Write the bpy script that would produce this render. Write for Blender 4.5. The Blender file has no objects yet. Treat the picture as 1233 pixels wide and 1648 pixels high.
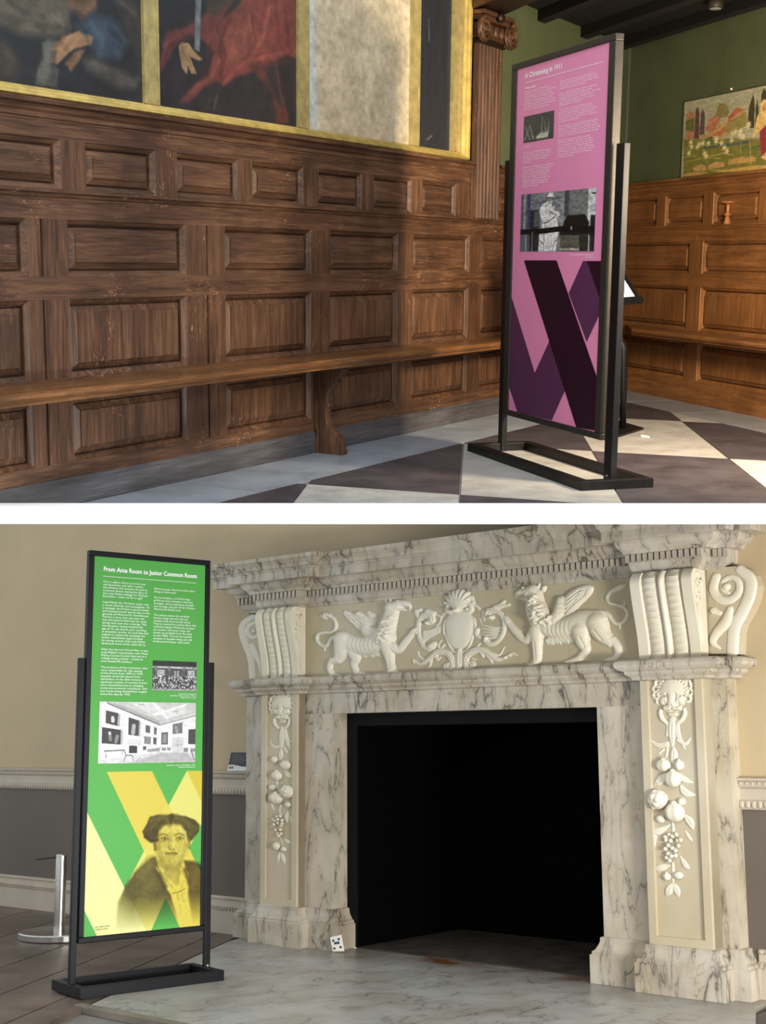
import bpy, bmesh, math, random
import numpy as np
from mathutils import Matrix, Vector

random.seed(4); np.random.seed(4)
S = bpy.context.scene
COL = S.collection

# ------------------------------------------------------------------ camera, world, lights, exposure
cam_data = bpy.data.cameras.new('camera')
cam = bpy.data.objects.new('camera', cam_data); COL.objects.link(cam)
cam_data.sensor_fit = 'HORIZONTAL'; cam_data.sensor_width = 36.0
cam_data.lens = 64.23; cam_data.clip_end = 60
cam.matrix_world = Matrix(((0.99995, -0.009966, -0.000919, 0), (0.000919, 0.182814, -0.983147, 0), (0.009966, 0.983097, 0.182814, 1.0), (0, 0, 0, 1)))
S.camera = cam
S.view_settings.view_transform = 'Standard'; S.view_settings.look = 'None'
S.view_settings.gamma = 1.0; S.view_settings.exposure = 0.0; S.view_settings.use_curve_mapping = False

W = bpy.data.worlds.new('daylight'); S.world = W; W.use_nodes = True
W.node_tree.nodes['Background'].inputs[0].default_value = (0.86, 0.93, 1.0, 1)
W.node_tree.nodes['Background'].inputs[1].default_value = 1.0

def area(name, loc, target, size, power, color, sy=None):
    d = bpy.data.lights.new(name, 'AREA'); d.energy = power; d.color = color; d.size = size
    if sy: d.shape = 'RECTANGLE'; d.size_y = sy
    o = bpy.data.objects.new(name, d); COL.objects.link(o)
    o.location = loc; o.rotation_euler = (Vector(target) - Vector(loc)).to_track_quat('-Z', 'Y').to_euler()
    return o

# ------------------------------------------------------------------ frames (rigid placements of the two rooms)
class Frame:
    """u runs along the wall to the right, n out of the wall towards the room, z up."""
    def __init__(s, rows, k=1.0): s.M = Matrix(rows); s.k = k
    def v(s, u, n, z): return Vector((u*s.k, -n*s.k, z*s.k))
    def world(s, u, n, z): return s.M @ s.v(u, n, z)
WORLD = Frame(Matrix.Identity(4))
LEFT = Frame(((0.50056, -0.8657, 0, -0.25397), (0.8657, 0.50056, 0, 7.31381), (0, 0, 1, 0), (0, 0, 0, 1)))
RIGHT = Frame(((0.29415, 0.95576, 0, 2.24955), (-0.95576, 0.29415, 0, 9.76485), (0, 0, 1, 0), (0, 0, 0, 1)))
STAND1 = Frame(((0.32587, 0.94541, 0, 1.06466), (-0.94541, 0.32587, 0, 5.90283), (0, 0, 1, 0), (0, 0, 0, 1)))
# the lower room is 15% larger than the upper one: its unit is 1.15 m
FIRE = Frame(((0.75511, 0.65541, -0.01597, -0.15396), (-0.61148, 0.71287, 0.34338, 7.04689), (0.23644, -0.24952, 0.93906, -2.80399), (0, 0, 0, 1)), 1.15)
STAND2 = Frame(((0.78617, -0.61781, -0.01597, -1.43328), (0.58462, 0.73506, 0.34338, 5.83151), (-0.2004, -0.27929, 0.93906, -2.38134), (0, 0, 0, 1)), 1.15)

# upper room: cool high window light, weak raking light from the left, a warm lamp on the right-hand wall
area('window_light_upper', (1.7, 2.6, 4.4), (0.3, 7.0, 0.3), 1.8, 210, (0.80, 0.89, 1.0))
area('raking_light_upper', (-1.25, 2.4, 1.7), (1.6, 8.2, 0.8), 0.9, 42, (1.0, 0.88, 0.74))
area('warm_lamp_upper', (1.95, 5.6, 1.45), (2.4, 9.0, 0.7), 0.5, 210, (1.0, 0.82, 0.58))
# lower room: tall window out of frame to the right, warm lamp on the right-hand end
area('window_light_lower', FIRE.world(5.2, 1.9, 0.5), FIRE.world(-0.6, 0.1, 1.2), 1.0, 250, (0.97, 0.98, 1.0), 0.45)
area('warm_lamp_lower', FIRE.world(3.3, 0.5, 1.15), FIRE.world(2.6, -0.2, 1.0), 0.3, 2.0, (1.0, 0.76, 0.44))

# ------------------------------------------------------------------ colour and materials
def lin(c):
    c = np.asarray(c, float)/255.0
    return np.where(c <= 0.04045, c/12.92, ((c+0.055)/1.055)**2.4)
def rgba(c): return tuple(lin(c)) + (1.0,)

class Mat:
    def __init__(s, name, rough=0.5, metal=0.0, spec=0.5):
        s.m = bpy.data.materials.new(name); s.m.use_nodes = True; s.t = s.m.node_tree
        s.b = s.t.nodes['Principled BSDF']
        s.b.inputs['Roughness'].default_value = rough; s.b.inputs['Metallic'].default_value = metal
        s.b.inputs['Specular IOR Level'].default_value = spec
    def n(s, typ, **kw):
        o = s.t.nodes.new(typ)
        for k, v in kw.items():
            if k in o.inputs: o.inputs[k].default_value = v
            else: setattr(o, k, v)
        return o
    def l(s, a, b): s.t.links.new(a, b)
    def coords(s, scale, rot=(0, 0, 0)):
        tc = s.n('ShaderNodeTexCoord'); mp = s.n('ShaderNodeMapping')
        mp.inputs['Scale'].default_value = scale; mp.inputs['Rotation'].default_value = rot
        s.l(tc.outputs['Object'], mp.inputs['Vector']); return mp.outputs['Vector']
    def noise(s, vec, scale=1.0, detail=6, rough=0.6, dist=0.0):
        o = s.n('ShaderNodeTexNoise'); o.inputs['Scale'].default_value = scale; o.inputs['Detail'].default_value = detail
        o.inputs['Roughness'].default_value = rough; o.inputs['Distortion'].default_value = dist
        s.l(vec, o.inputs['Vector']); return o.outputs['Fac']
    def ramp(s, fac, stops):
        r = s.n('ShaderNodeValToRGB'); e = r.color_ramp.elements
        while len(e) < len(stops): e.new(0.5)
        for i, (p, c) in enumerate(stops): e[i].position = p; e[i].color = c if len(c) == 4 else rgba(c)
        s.l(fac, r.inputs['Fac']); return r.outputs['Color']
    def mix(s, fac, a, b, mode='MIX'):
        o = s.n('ShaderNodeMix', data_type='RGBA', blend_type=mode)
        for sock, v in ((o.inputs[0], fac), (o.inputs[6], a), (o.inputs[7], b)):
            if hasattr(v, 'type'): s.l(v, sock)
            else: sock.default_value = v
        return o.outputs[2]
    def math(s, op, a, b=0.0):
        o = s.n('ShaderNodeMath', operation=op)
        for sock, v in ((o.inputs[0], a), (o.inputs[1], b)):
            if hasattr(v, 'type'): s.l(v, sock)
            else: sock.default_value = v
        return o.outputs[0]
    def col(s, v):
        if hasattr(v, 'type'): s.l(v, s.b.inputs['Base Color'])
        else: s.b.inputs['Base Color'].default_value = v
    def bump(s, h, strength, dist=0.002):
        o = s.n('ShaderNodeBump'); o.inputs['Strength'].default_value = strength; o.inputs['Distance'].default_value = dist
        s.l(h, o.inputs['Height']); s.l(o.outputs['Normal'], s.b.inputs['Normal'])

BLK = (0, 0, 0, 1); WHT = (1, 1, 1, 1)

def plain(name, c, rough=0.5, metal=0.0, var=0.06, scale=8.0, spec=0.5):
    M = Mat(name, rough, metal, spec); c = np.array(c, float)
    f = M.noise(M.coords((scale,)*3), 1.0, 4)
    M.col(M.ramp(f, [(0.3, rgba(np.clip(c*(1-var), 0, 255))), (0.7, rgba(np.clip(c*(1+var), 0, 255)))])); return M.m

def oak(name, dark, mid, light, along, fleck=0.5, rough=0.5):
    M = Mat(name, rough, 0.0, 0.35)
    def sc(a, b): return {'x': (a, b, b), 'z': (b, b, a)}[along]
    g = M.noise(M.coords(sc(7, 150)), 1.0, 5, 0.6, 0.3)
    mid_g = M.noise(M.coords(sc(1.6, 26)), 1.0, 5, 0.6, 0.6)
    big = M.noise(M.coords((2.2, 2.2, 2.2)), 1.0, 3)
    c = M.ramp(mid_g, [(0.26, dark), (0.50, mid), (0.78, light)])
    c = M.mix(0.32, c, M.ramp(g, [(0.36, dark), (0.50, mid), (0.64, light)]))
    c = M.mix(M.ramp(big, [(0.40, BLK), (0.66, (0.55,)*3 + (1,))]), c, rgba(dark))
    fl = M.noise(M.coords({'x': (30, 60, 70), 'z': (70, 60, 30)}[along], (0.0, 0.5, 0.0)), 1.0, 3, 0.5, 1.4)
    msk = M.noise(M.coords((3, 3, 3)), 1.0, 2)
    fk = M.math('MULTIPLY', M.ramp(fl, [(0.60, BLK), (0.66, WHT)]), M.ramp(msk, [(0.55, BLK), (0.68, (fleck*0.8,)*3 + (1,))]))
    c = M.mix(fk, c, rgba(np.clip(np.array(light)*1.25, 0, 255)))
    M.col(c); M.bump(g, 0.15, 0.001); return M.m

def marble(name, base, warm, vein, amount=0.8, scale=4.0, slant=0.6, rough=0.32, thin=0.018, haze=0.25):
    """Veins run along one slanted direction (SLANT about the wall's normal), thin and broken."""
    M = Mat(name, rough, 0.0, 0.5)
    v = M.coords((scale, scale, scale*0.28), (0.0, slant, 0.0))
    iso = M.coords((scale*0.5,)*3)
    cloud = M.noise(iso, 1.0, 4)
    c = M.ramp(cloud, [(0.35, base), (0.65, warm)])
    n1 = M.noise(v, 1.0, 6, 0.55, 0.5); d1 = M.math('ABSOLUTE', M.math('SUBTRACT', n1, 0.5))
    n2 = M.noise(v, 2.3, 5, 0.55, 0.8); d2 = M.math('ABSOLUTE', M.math('SUBTRACT', n2, 0.47))
    m = M.noise(iso, 2.0, 3)
    k1 = M.math('MULTIPLY', M.ramp(d1, [(0.0, WHT), (thin, BLK)]), M.math('MULTIPLY', M.ramp(m, [(0.30, (0.25,)*3 + (1,)), (0.55, WHT)]), amount))
    k2 = M.math('MULTIPLY', M.ramp(d2, [(0.0, WHT), (thin*0.8, BLK)]), M.math('MULTIPLY', M.ramp(m, [(0.45, BLK), (0.62, WHT)]), amount*0.8))
    hz = M.math('MULTIPLY', M.ramp(d1, [(0.0, WHT), (0.10, BLK)]), amount*haze)
    c = M.mix(M.math('MAXIMUM', M.math('MAXIMUM', k1, k2), hz), c, rgba(vein))
    M.col(c); return M.m

def stone(name, c, var=0.16, rough=0.55, scale=5.0, spec=0.5):
    M = Mat(name, rough, 0.0, spec); c = np.array(c, float)
    f = M.noise(M.coords((scale,)*3), 1.0, 8, 0.65, 0.3)
    col = M.ramp(f, [(0.28, rgba(np.clip(c*(1-var), 0, 255))), (0.72, rgba(np.clip(c*(1+var), 0, 255)))])
    sp = M.noise(M.coords((60,)*3), 1.0, 2)
    col = M.mix(M.ramp(sp, [(0.62, BLK), (0.72, (0.35,)*3 + (1,))]), col, rgba(np.clip(c*1.5+15, 0, 255)))
    oi = M.n('ShaderNodeObjectInfo')
    hs = M.n('ShaderNodeHueSaturation'); M.l(col, hs.inputs['Color'])
    M.l(M.math('ADD', M.math('MULTIPLY', oi.outputs['Random'], 0.22), 0.89), hs.inputs['Value'])
    M.col(hs.outputs['Color']); M.bump(f, 0.3, 0.004); return M.m

def painted(name, rough=0.6, bump=0.0, spec=0.5):
    """Flat print or painted canvas: colours stored on the mesh as a picture."""
    M = Mat(name, rough, 0.0, spec); a = M.n('ShaderNodeVertexColor'); a.layer_name = 'paint'
    M.col(a.outputs['Color'])
    if bump: M.bump(M.noise(M.coords((160,)*3), 1.0, 4), bump, 0.002)
    return M.m

OD, OM, OL = (36, 23, 15), (86, 58, 40), (134, 96, 66)
oak_v = oak('oak_upright', OD, OM, OL, 'z', 0.85)
oak_h = oak('oak_level', OD, OM, OL, 'x', 0.85)
oak_seat = oak('oak_seat_polished', (64, 40, 22), (112, 74, 42), (156, 110, 68), 'x', 0.3, 0.28)
oak_lamplit_v = oak('oak_lamplit_upright', (88, 56, 28), (142, 96, 54), (176, 124, 74), 'z', 0.5)  # same oak, lighter and yellower: warm lamplight put into the colour
oak_lamplit_h = oak('oak_lamplit_level', (88, 56, 28), (142, 96, 54), (176, 124, 74), 'x', 0.5)
dark_wood = oak('ceiling_oak', (16, 10, 7), (34, 21, 14), (58, 36, 25), 'x', 0.1)
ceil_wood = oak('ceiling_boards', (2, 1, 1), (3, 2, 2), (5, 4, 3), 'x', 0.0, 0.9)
skirt_m = oak('skirting_grey_oak', (52, 50, 50), (80, 78, 78), (108, 106, 106), 'x', 0.1, 0.3)
green_paint = plain('green_wall_paint', (88, 97, 68), 0.6, 0, 0.07, 3)
gilt = plain('gilding', (196, 168, 92), 0.36, 0.5, 0.12, 14)
gilt_flat = plain('flat_gilding', (162, 146, 94), 0.45, 0.3, 0.12, 20)
black_metal = plain('black_steel', (17, 15, 15), 0.45, 0.0, 0.15, 30, 0.3)
grey_metal = plain('bronze_grey_frame', (52, 47, 41), 0.5, 0.2, 0.1, 30, 0.3)
navy_metal = plain('navy_black_steel', (8, 9, 14), 0.42, 0.0, 0.12, 30, 0.3)
steel = plain('brushed_steel', (190, 186, 178), 0.22, 1.0, 0.05, 40)
tile_dark = stone('black_marble_tile', (64, 60, 63), 0.28, 0.42, 4)
tile_light = stone('pale_limestone_tile', (166, 164, 156), 0.12, 0.42, 6)
strip_stone = stone('blue_grey_border_stone', (140, 146, 152), 0.12, 0.35, 4)
grout = plain('floor_bed', (120, 116, 108), 0.8)
floor_wood = stone('worn_brown_boards', (92, 78, 68), 0.28, 0.42, 3)
white_trim = plain('white_gap_bar', (252, 252, 252), 0.7, 0, 0.0)
cream_wall = plain('cream_wall_paint', (176, 156, 121), 0.62, 0, 0.03, 1.5)
dado_wall = plain('grey_brown_dado_paint', (92, 82, 72), 0.6, 0, 0.04, 2)
off_white = plain('off_white_moulding', (178, 165, 146), 0.5, 0, 0.03, 6)
VEIN = (74, 68, 62)
marble_vein = marble('veined_marble', rgba((188, 179, 163)), rgba((166, 152, 128)), (66, 59, 52), 0.95, 6.0, 0.9, thin=0.024, haze=0.26)
marble_left = marble('veined_marble_falling', rgba((189, 178, 160)), rgba((171, 158, 134)), VEIN, 0.9, 7.0, -0.55, haze=0.22)
marble_right = marble('veined_marble_rising', rgba((187, 176, 155)), rgba((166, 153, 126)), VEIN, 0.9, 7.0, 0.6, haze=0.22)
frieze_m = marble('frieze_ground_marble', rgba((181, 169, 140)), rgba((168, 153, 119)), (120, 104, 78), 0.12, 3.0, 0.3, 0.4)
marble_plain = marble('statuary_marble', rgba((189, 177, 153)), rgba((175, 160, 129)), (140, 122, 96), 0.12, 3.0, 0.3, 0.48)
marble_carved = marble('carved_statuary_marble', rgba((218, 211, 193)), rgba((205, 195, 170)), (140, 124, 98), 0.08, 3.0, 0.3, 0.5)
hearth_m = marble('hearth_marble', rgba((178, 177, 172)), rgba((158, 152, 140)), (84, 80, 74), 0.8, 5.0, 0.3, 0.35, thin=0.014, haze=0.2)
def stain_hearth():
    """Soot and rust washed out of the fire opening on to the slab."""
    t = hearth_m.node_tree; N = t.nodes; b = N['Principled BSDF']; src = b.inputs['Base Color'].links[0].from_socket
    tc = N.new('ShaderNodeTexCoord'); sx = N.new('ShaderNodeSeparateXYZ'); t.links.new(tc.outputs['Object'], sx.inputs[0])
    r = N.new('ShaderNodeMapRange'); r.inputs[1].default_value = 0.42; r.inputs[2].default_value = 0.82; t.links.new(sx.outputs['Y'], r.inputs[0])
    no = N.new('ShaderNodeTexNoise'); no.inputs['Scale'].default_value = 3.0; no.inputs['Detail'].default_value = 6; t.links.new(tc.outputs['Object'], no.inputs['Vector'])
    mu = N.new('ShaderNodeMath'); mu.operation = 'MULTIPLY'; t.links.new(r.outputs[0], mu.inputs[0]); t.links.new(no.outputs['Fac'], mu.inputs[1])
    mx = N.new('ShaderNodeMix'); mx.data_type = 'RGBA'; t.links.new(mu.outputs[0], mx.inputs[0]); t.links.new(src, mx.inputs[6]); mx.inputs[7].default_value = rgba((84, 64, 40))
    cr = N.new('ShaderNodeValToRGB'); cr.color_ramp.elements[0].position = 0.50; cr.color_ramp.elements[1].position = 0.62; t.links.new(mu.outputs[0], cr.inputs['Fac'])
    m2 = N.new('ShaderNodeMix'); m2.data_type = 'RGBA'; t.links.new(cr.outputs['Color'], m2.inputs[0]); t.links.new(mx.outputs[2], m2.inputs[6]); m2.inputs[7].default_value = rgba((104, 62, 28))
    t.links.new(m2.outputs[2], b.inputs['Base Color'])
stain_hearth()
hearth_m.node_tree.nodes['Mapping'].inputs['Scale'].default_value = (4.2, 2.6, 4)
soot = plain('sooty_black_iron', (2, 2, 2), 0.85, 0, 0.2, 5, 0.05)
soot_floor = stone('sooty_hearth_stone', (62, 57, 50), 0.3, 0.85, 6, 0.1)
border_m = stone('brown_border_stone', (120, 110, 98), 0.15, 0.5, 5)
text_m = plain('white_ink', (250, 246, 246), 0.6, 0, 0.0)
dark_ink = plain('dark_ink', (40, 40, 44), 0.6, 0, 0.0)
gold = plain('polished_brass', (226, 190, 60), 0.2, 0.9, 0.1)

# ------------------------------------------------------------------ geometry helpers
class G:
    def __init__(s): s.v = []; s.f = []
    def add(s, vs, fs):
        o = len(s.v); s.v += [tuple(map(float, p)) for p in vs]; s.f += [tuple(i+o for i in f) for f in fs]; return s
    def box(s, u0, u1, n0, n1, z0, z1):
        vs = [(u, n, z) for z in (z0, z1) for n in (n0, n1) for u in (u0, u1)]
        return s.add(vs, [(0, 1, 3, 2), (4, 6, 7, 5), (0, 4, 5, 1), (2, 3, 7, 6), (0, 2, 6, 4), (1, 5, 7, 3)])
    def quad(s, a, b, c, d): return s.add([a, b, c, d], [(0, 1, 2, 3)])
    def loft(s, rings, closed=True, caps=True):
        m = len(rings[0]); vs = [p for r in rings for p in r]; fs = []
        for i in range(len(rings)-1):
            for j in range(m if closed else m-1):
                k = (j+1) % m; fs.append((i*m+j, i*m+k, (i+1)*m+k, (i+1)*m+j))
        if caps: fs += [tuple(range(m))[::-1], tuple(range((len(rings)-1)*m, len(rings)*m))]
        return s.add(vs, fs)
    def prism_uz(s, poly, n0, n1): return s.loft([[(a, n0, b) for a, b in poly], [(a, n1, b) for a, b in poly]])
    def prism_nz(s, poly, u0, u1): return s.loft([[(u0, a, b) for a, b in poly], [(u1, a, b) for a, b in poly]])
    def prism_un(s, poly, z0, z1): return s.loft([[(a, b, z0) for a, b in poly], [(a, b, z1) for a, b in poly]])
    def lathe(s, cu, cn, prof, seg=24, axis='z'):
        rings = []
        for r, z in prof:
            ring = []
            for i in range(seg):
                a = 2*math.pi*i/seg
                if axis == 'z': ring.append((cu+r*math.cos(a), cn+r*math.sin(a), z))
                else: ring.append((cu+r*math.cos(a), z, cn+r*math.sin(a)))
            rings.append(ring)
        return s.loft(rings)
    def tube(s, pts, rad, seg=8):
        pts = [Vector(p) for p in pts]; rings = []
        for i, p in enumerate(pts):
            t = (pts[min(i+1, len(pts)-1)] - pts[max(i-1, 0)]).normalized()
            a = Vector((0, 0, 1)) if abs(t.z) < 0.9 else Vector((0, 1, 0))
            x = t.cross(a).normalized(); y = t.cross(x)
            r = rad[i] if hasattr(rad, '__len__') else rad
            rings.append([tuple(p + r*(math.cos(q)*x + math.sin(q)*y)) for q in [2*math.pi*j/seg for j in range(seg)]])
        return s.loft(rings)
    def ellipsoid(s, c, r, seg=14, rings=9, rib=0, ribd=0.0):
        vs = []; fs = []
        for i in range(rings+1):
            th = math.pi*i/rings
            for j in range(seg):
                ph = 2*math.pi*j/seg; k = 1 + (ribd*math.cos(rib*ph) if rib else 0)
                vs.append((c[0]+r[0]*k*math.sin(th)*math.cos(ph), c[1]+r[1]*k*math.sin(th)*math.sin(ph), c[2]+r[2]*math.cos(th)))
        for i in range(rings):
            for j in range(seg):
                k = (j+1) % seg; fs.append((i*seg+j, i*seg+k, (i+1)*seg+k, (i+1)*seg+j))
        return s.add(vs, fs)
    def sweep(s, path, prof, kx=None, ky=1.0):
        """Moulding: PROF [(out, z)] carried along the plan PATH [(u, n)] with mitred corners; the room is on the left-hand side of travel reversed."""
        rings = []
        P = [Vector((a, b)) for a, b in path]
        for i, p in enumerate(P):
            def nrm(a, b):
                d = (b-a).normalized(); return Vector((-d.y, d.x)) if True else None
            if i == 0: m = nrm(P[0], P[1]); w = m
            elif i == len(P)-1: w = nrm(P[-2], P[-1])
            else:
                a, b = nrm(P[i-1], p), nrm(p, P[i+1]); w = (a+b)/max(0.3, 1+a.dot(b))
            fx = kx[i] if kx else 1.0
            rings.append([(p.x + w.x*o*fx, p.y + w.y*o*ky, z) for o, z in prof])
        return s.loft(rings, closed=False, caps=False)

BASE = {}
def mesh_of(geo, fr, base, name):
    me = bpy.data.meshes.new(name); k = fr.k; b = base
    me.from_pydata([((u-b[0])*k, -(n-b[1])*k, (z-b[2])*k) for u, n, z in geo.v], [], geo.f)
    bm = bmesh.new(); bm.from_mesh(me); bmesh.ops.recalc_face_normals(bm, faces=bm.faces); bm.to_mesh(me); bm.free()
    return me
def place(o, parent, fr, base):
    COL.objects.link(o)
    if parent is None: o.matrix_world = fr.M @ Matrix.Translation(fr.v(*base)); BASE[o.name] = (fr, base)
    else: o.parent = parent; BASE[o.name] = BASE[parent.name]
    return o
def ob(name, geo, mat, parent=None, fr=WORLD, base=(0, 0, 0), smooth=False, bevel=0.0, label=None, kind=None):
    if parent is not None: fr, base = BASE[parent.name]
    o = bpy.data.objects.new(name, mesh_of(geo, fr, base, name)); o.data.materials.append(mat)
    if smooth: o.data.shade_smooth()
    place(o, parent, fr, base)
    if bevel:
        m = o.modifiers.new('bevel', 'BEVEL'); m.width = bevel; m.segments = 2; m.limit_method = 'ANGLE'
    if label: o['label'] = label
    if kind: o['kind'] = kind
    return o
def thing(name, label, cat, fr, base=(0, 0, 0), group=None):
    o = bpy.data.objects.new(name, None); o.empty_display_size = 0.1
    place(o, None, fr, base); o['label'] = label; o['category'] = cat
    if group: o['group'] = group
    return o
def structure(name, geo, mat, fr=WORLD, smooth=False):
    return ob(name, geo, mat, None, fr, smooth=smooth, kind='structure')
def tag(o, label, cat, group=None):
    o['label'] = label; o['category'] = cat
    if group: o['group'] = group
    return o
def share(name, src, parent, off):
    """A further copy of a piece, sharing its mesh, shifted by OFF in frame units."""
    o = src.copy(); o.name = name; COL.objects.link(o); o.parent = parent
    o.location = BASE[parent.name][0].v(*off); BASE[o.name] = BASE[parent.name]; return o

# ------------------------------------------------------------------ flat pictures: a small painter whose canvas becomes mesh colours
class Paint:
    def __init__(s, w, h, bg, aspect=None):
        s.w, s.h = w, h; s.a = np.zeros((h, w, 3)); s.a[:] = bg
        s.x, s.y = np.meshgrid((np.arange(w)+0.5)/w, (np.arange(h)+0.5)/h)
        s.asp = (aspect or w/h)
    def _sd(s, poly):
        px = s.x*s.asp; py = s.y; P = [(a*s.asp, b) for a, b in poly]
        d = np.full(px.shape, 9.0); ins = np.zeros(px.shape, bool)
        for i in range(len(P)):
            (x0, y0), (x1, y1) = P[i], P[(i+1) % len(P)]
            ex, ey = x1-x0, y1-y0; L = ex*ex+ey*ey+1e-12
            t = np.clip(((px-x0)*ex+(py-y0)*ey)/L, 0, 1)
            d = np.minimum(d, np.hypot(px-x0-t*ex, py-y0-t*ey))
            c = (y0 > py) != (y1 > py)
            ins ^= c & (px < (x1-x0)*(py-y0)/(y1-y0+1e-12)+x0)
        return np.where(ins, -d, d)
    def put(s, al, c, mul=False):
        al = np.clip(al, 0, 1)[..., None]; c = np.array(c, float)
        s.a = s.a*(1-al) + (s.a*(c/255.0) if mul else c)*al
    def poly(s, p, c, soft=0.008, al=1.0, mul=False):
        s.put(al*np.clip(0.5-s._sd(p)/soft, 0, 1), c, mul); return s
    def stroke(s, p, r, c, soft=0.006, al=1.0, mul=False):
        px = s.x*s.asp; d = np.full(px.shape, 9.0); P = [(a*s.asp, b) for a, b in p]
        rr = r if hasattr(r, '__len__') else [r]*len(P)
        for i in range(max(1, len(P)-1)):
            (x0, y0) = P[i]; (x1, y1) = P[min(i+1, len(P)-1)]; r0, r1 = rr[i], rr[min(i+1, len(P)-1)]
            ex, ey = x1-x0, y1-y0; L = ex*ex+ey*ey+1e-12
            t = np.clip(((px-x0)*ex+(s.y-y0)*ey)/L, 0, 1)
            d = np.minimum(d, np.hypot(px-x0-t*ex, s.y-y0-t*ey)-(r0+(r1-r0)*t))
        s.put(al*np.clip(0.5-d/soft, 0, 1), c, mul); return s
    def dot(s, c, r, col, soft=0.01, al=1.0, mul=False, ry=None):
        d = np.hypot((s.x-c[0])*s.asp/r, (s.y-c[1])/(ry or r))-1
        s.put(al*np.clip(0.5-d*r/soft, 0, 1), col, mul); return s
    def grain(s, amp, cells=24, seed=0):
        rng = np.random.RandomState(seed)
        for c, a in ((cells, amp), (cells*3, amp*0.6)):
            g = rng.rand(c+2, c+2); fx = s.x*c; fy = s.y*c; i = fx.astype(int); j = fy.astype(int); u = fx-i; v = fy-j
            n = g[j, i]*(1-u)*(1-v)+g[j, i+1]*u*(1-v)+g[j+1, i]*(1-u)*v+g[j+1, i+1]*u*v
            s.a *= (1+(n-0.5)*2*a)[..., None]
        return s
    def mesh(s, name, corners, mat, parent, label=None):
        """CORNERS: (u, n, z) at top-left, top-right, bottom-right, bottom-left."""
        fr, base = BASE[parent.name]; w, h = s.w, s.h
        tl, tr, br, bl = [np.array(c, float) for c in corners]
        X, Y = np.meshgrid(np.linspace(0, 1, w+1), np.linspace(0, 1, h+1))
        X, Y = X[..., None], Y[..., None]
        p = (tl*(1-X)+tr*X)*(1-Y)+(bl*(1-X)+br*X)*Y - np.array(base)
        p = p.reshape(-1, 3)*np.array([fr.k, -fr.k, fr.k])
        i = (np.arange(h)[:, None]*(w+1)+np.arange(w)[None, :]).ravel()
        q = np.stack([i, i+w+1, i+w+2, i+1], 1)
        me = grid_mesh(name, p, q)
        at = me.color_attributes.new('paint', 'FLOAT_COLOR', 'CORNER')
        c = np.ones((w*h, 4, 4)); c[:, :, :3] = lin(np.clip(s.a, 0, 255)).reshape(-1, 1, 3)
        at.data.foreach_set('color', c.ravel())
        me.materials.append(mat)
        o = bpy.data.objects.new(name, me); place(o, parent, fr, base)
        if label: o['label'] = label
        return o
def grid_mesh(name, p, q):
    me = bpy.data.meshes.new(name)
    me.vertices.add(len(p)); me.vertices.foreach_set('co', np.ascontiguousarray(p, float).ravel())
    me.loops.add(q.size); me.loops.foreach_set('vertex_index', np.ascontiguousarray(q).ravel())
    me.polygons.add(len(q)); me.polygons.foreach_set('loop_start', np.arange(len(q))*4)
    me.update(calc_edges=True); me.validate(); return me

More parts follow.
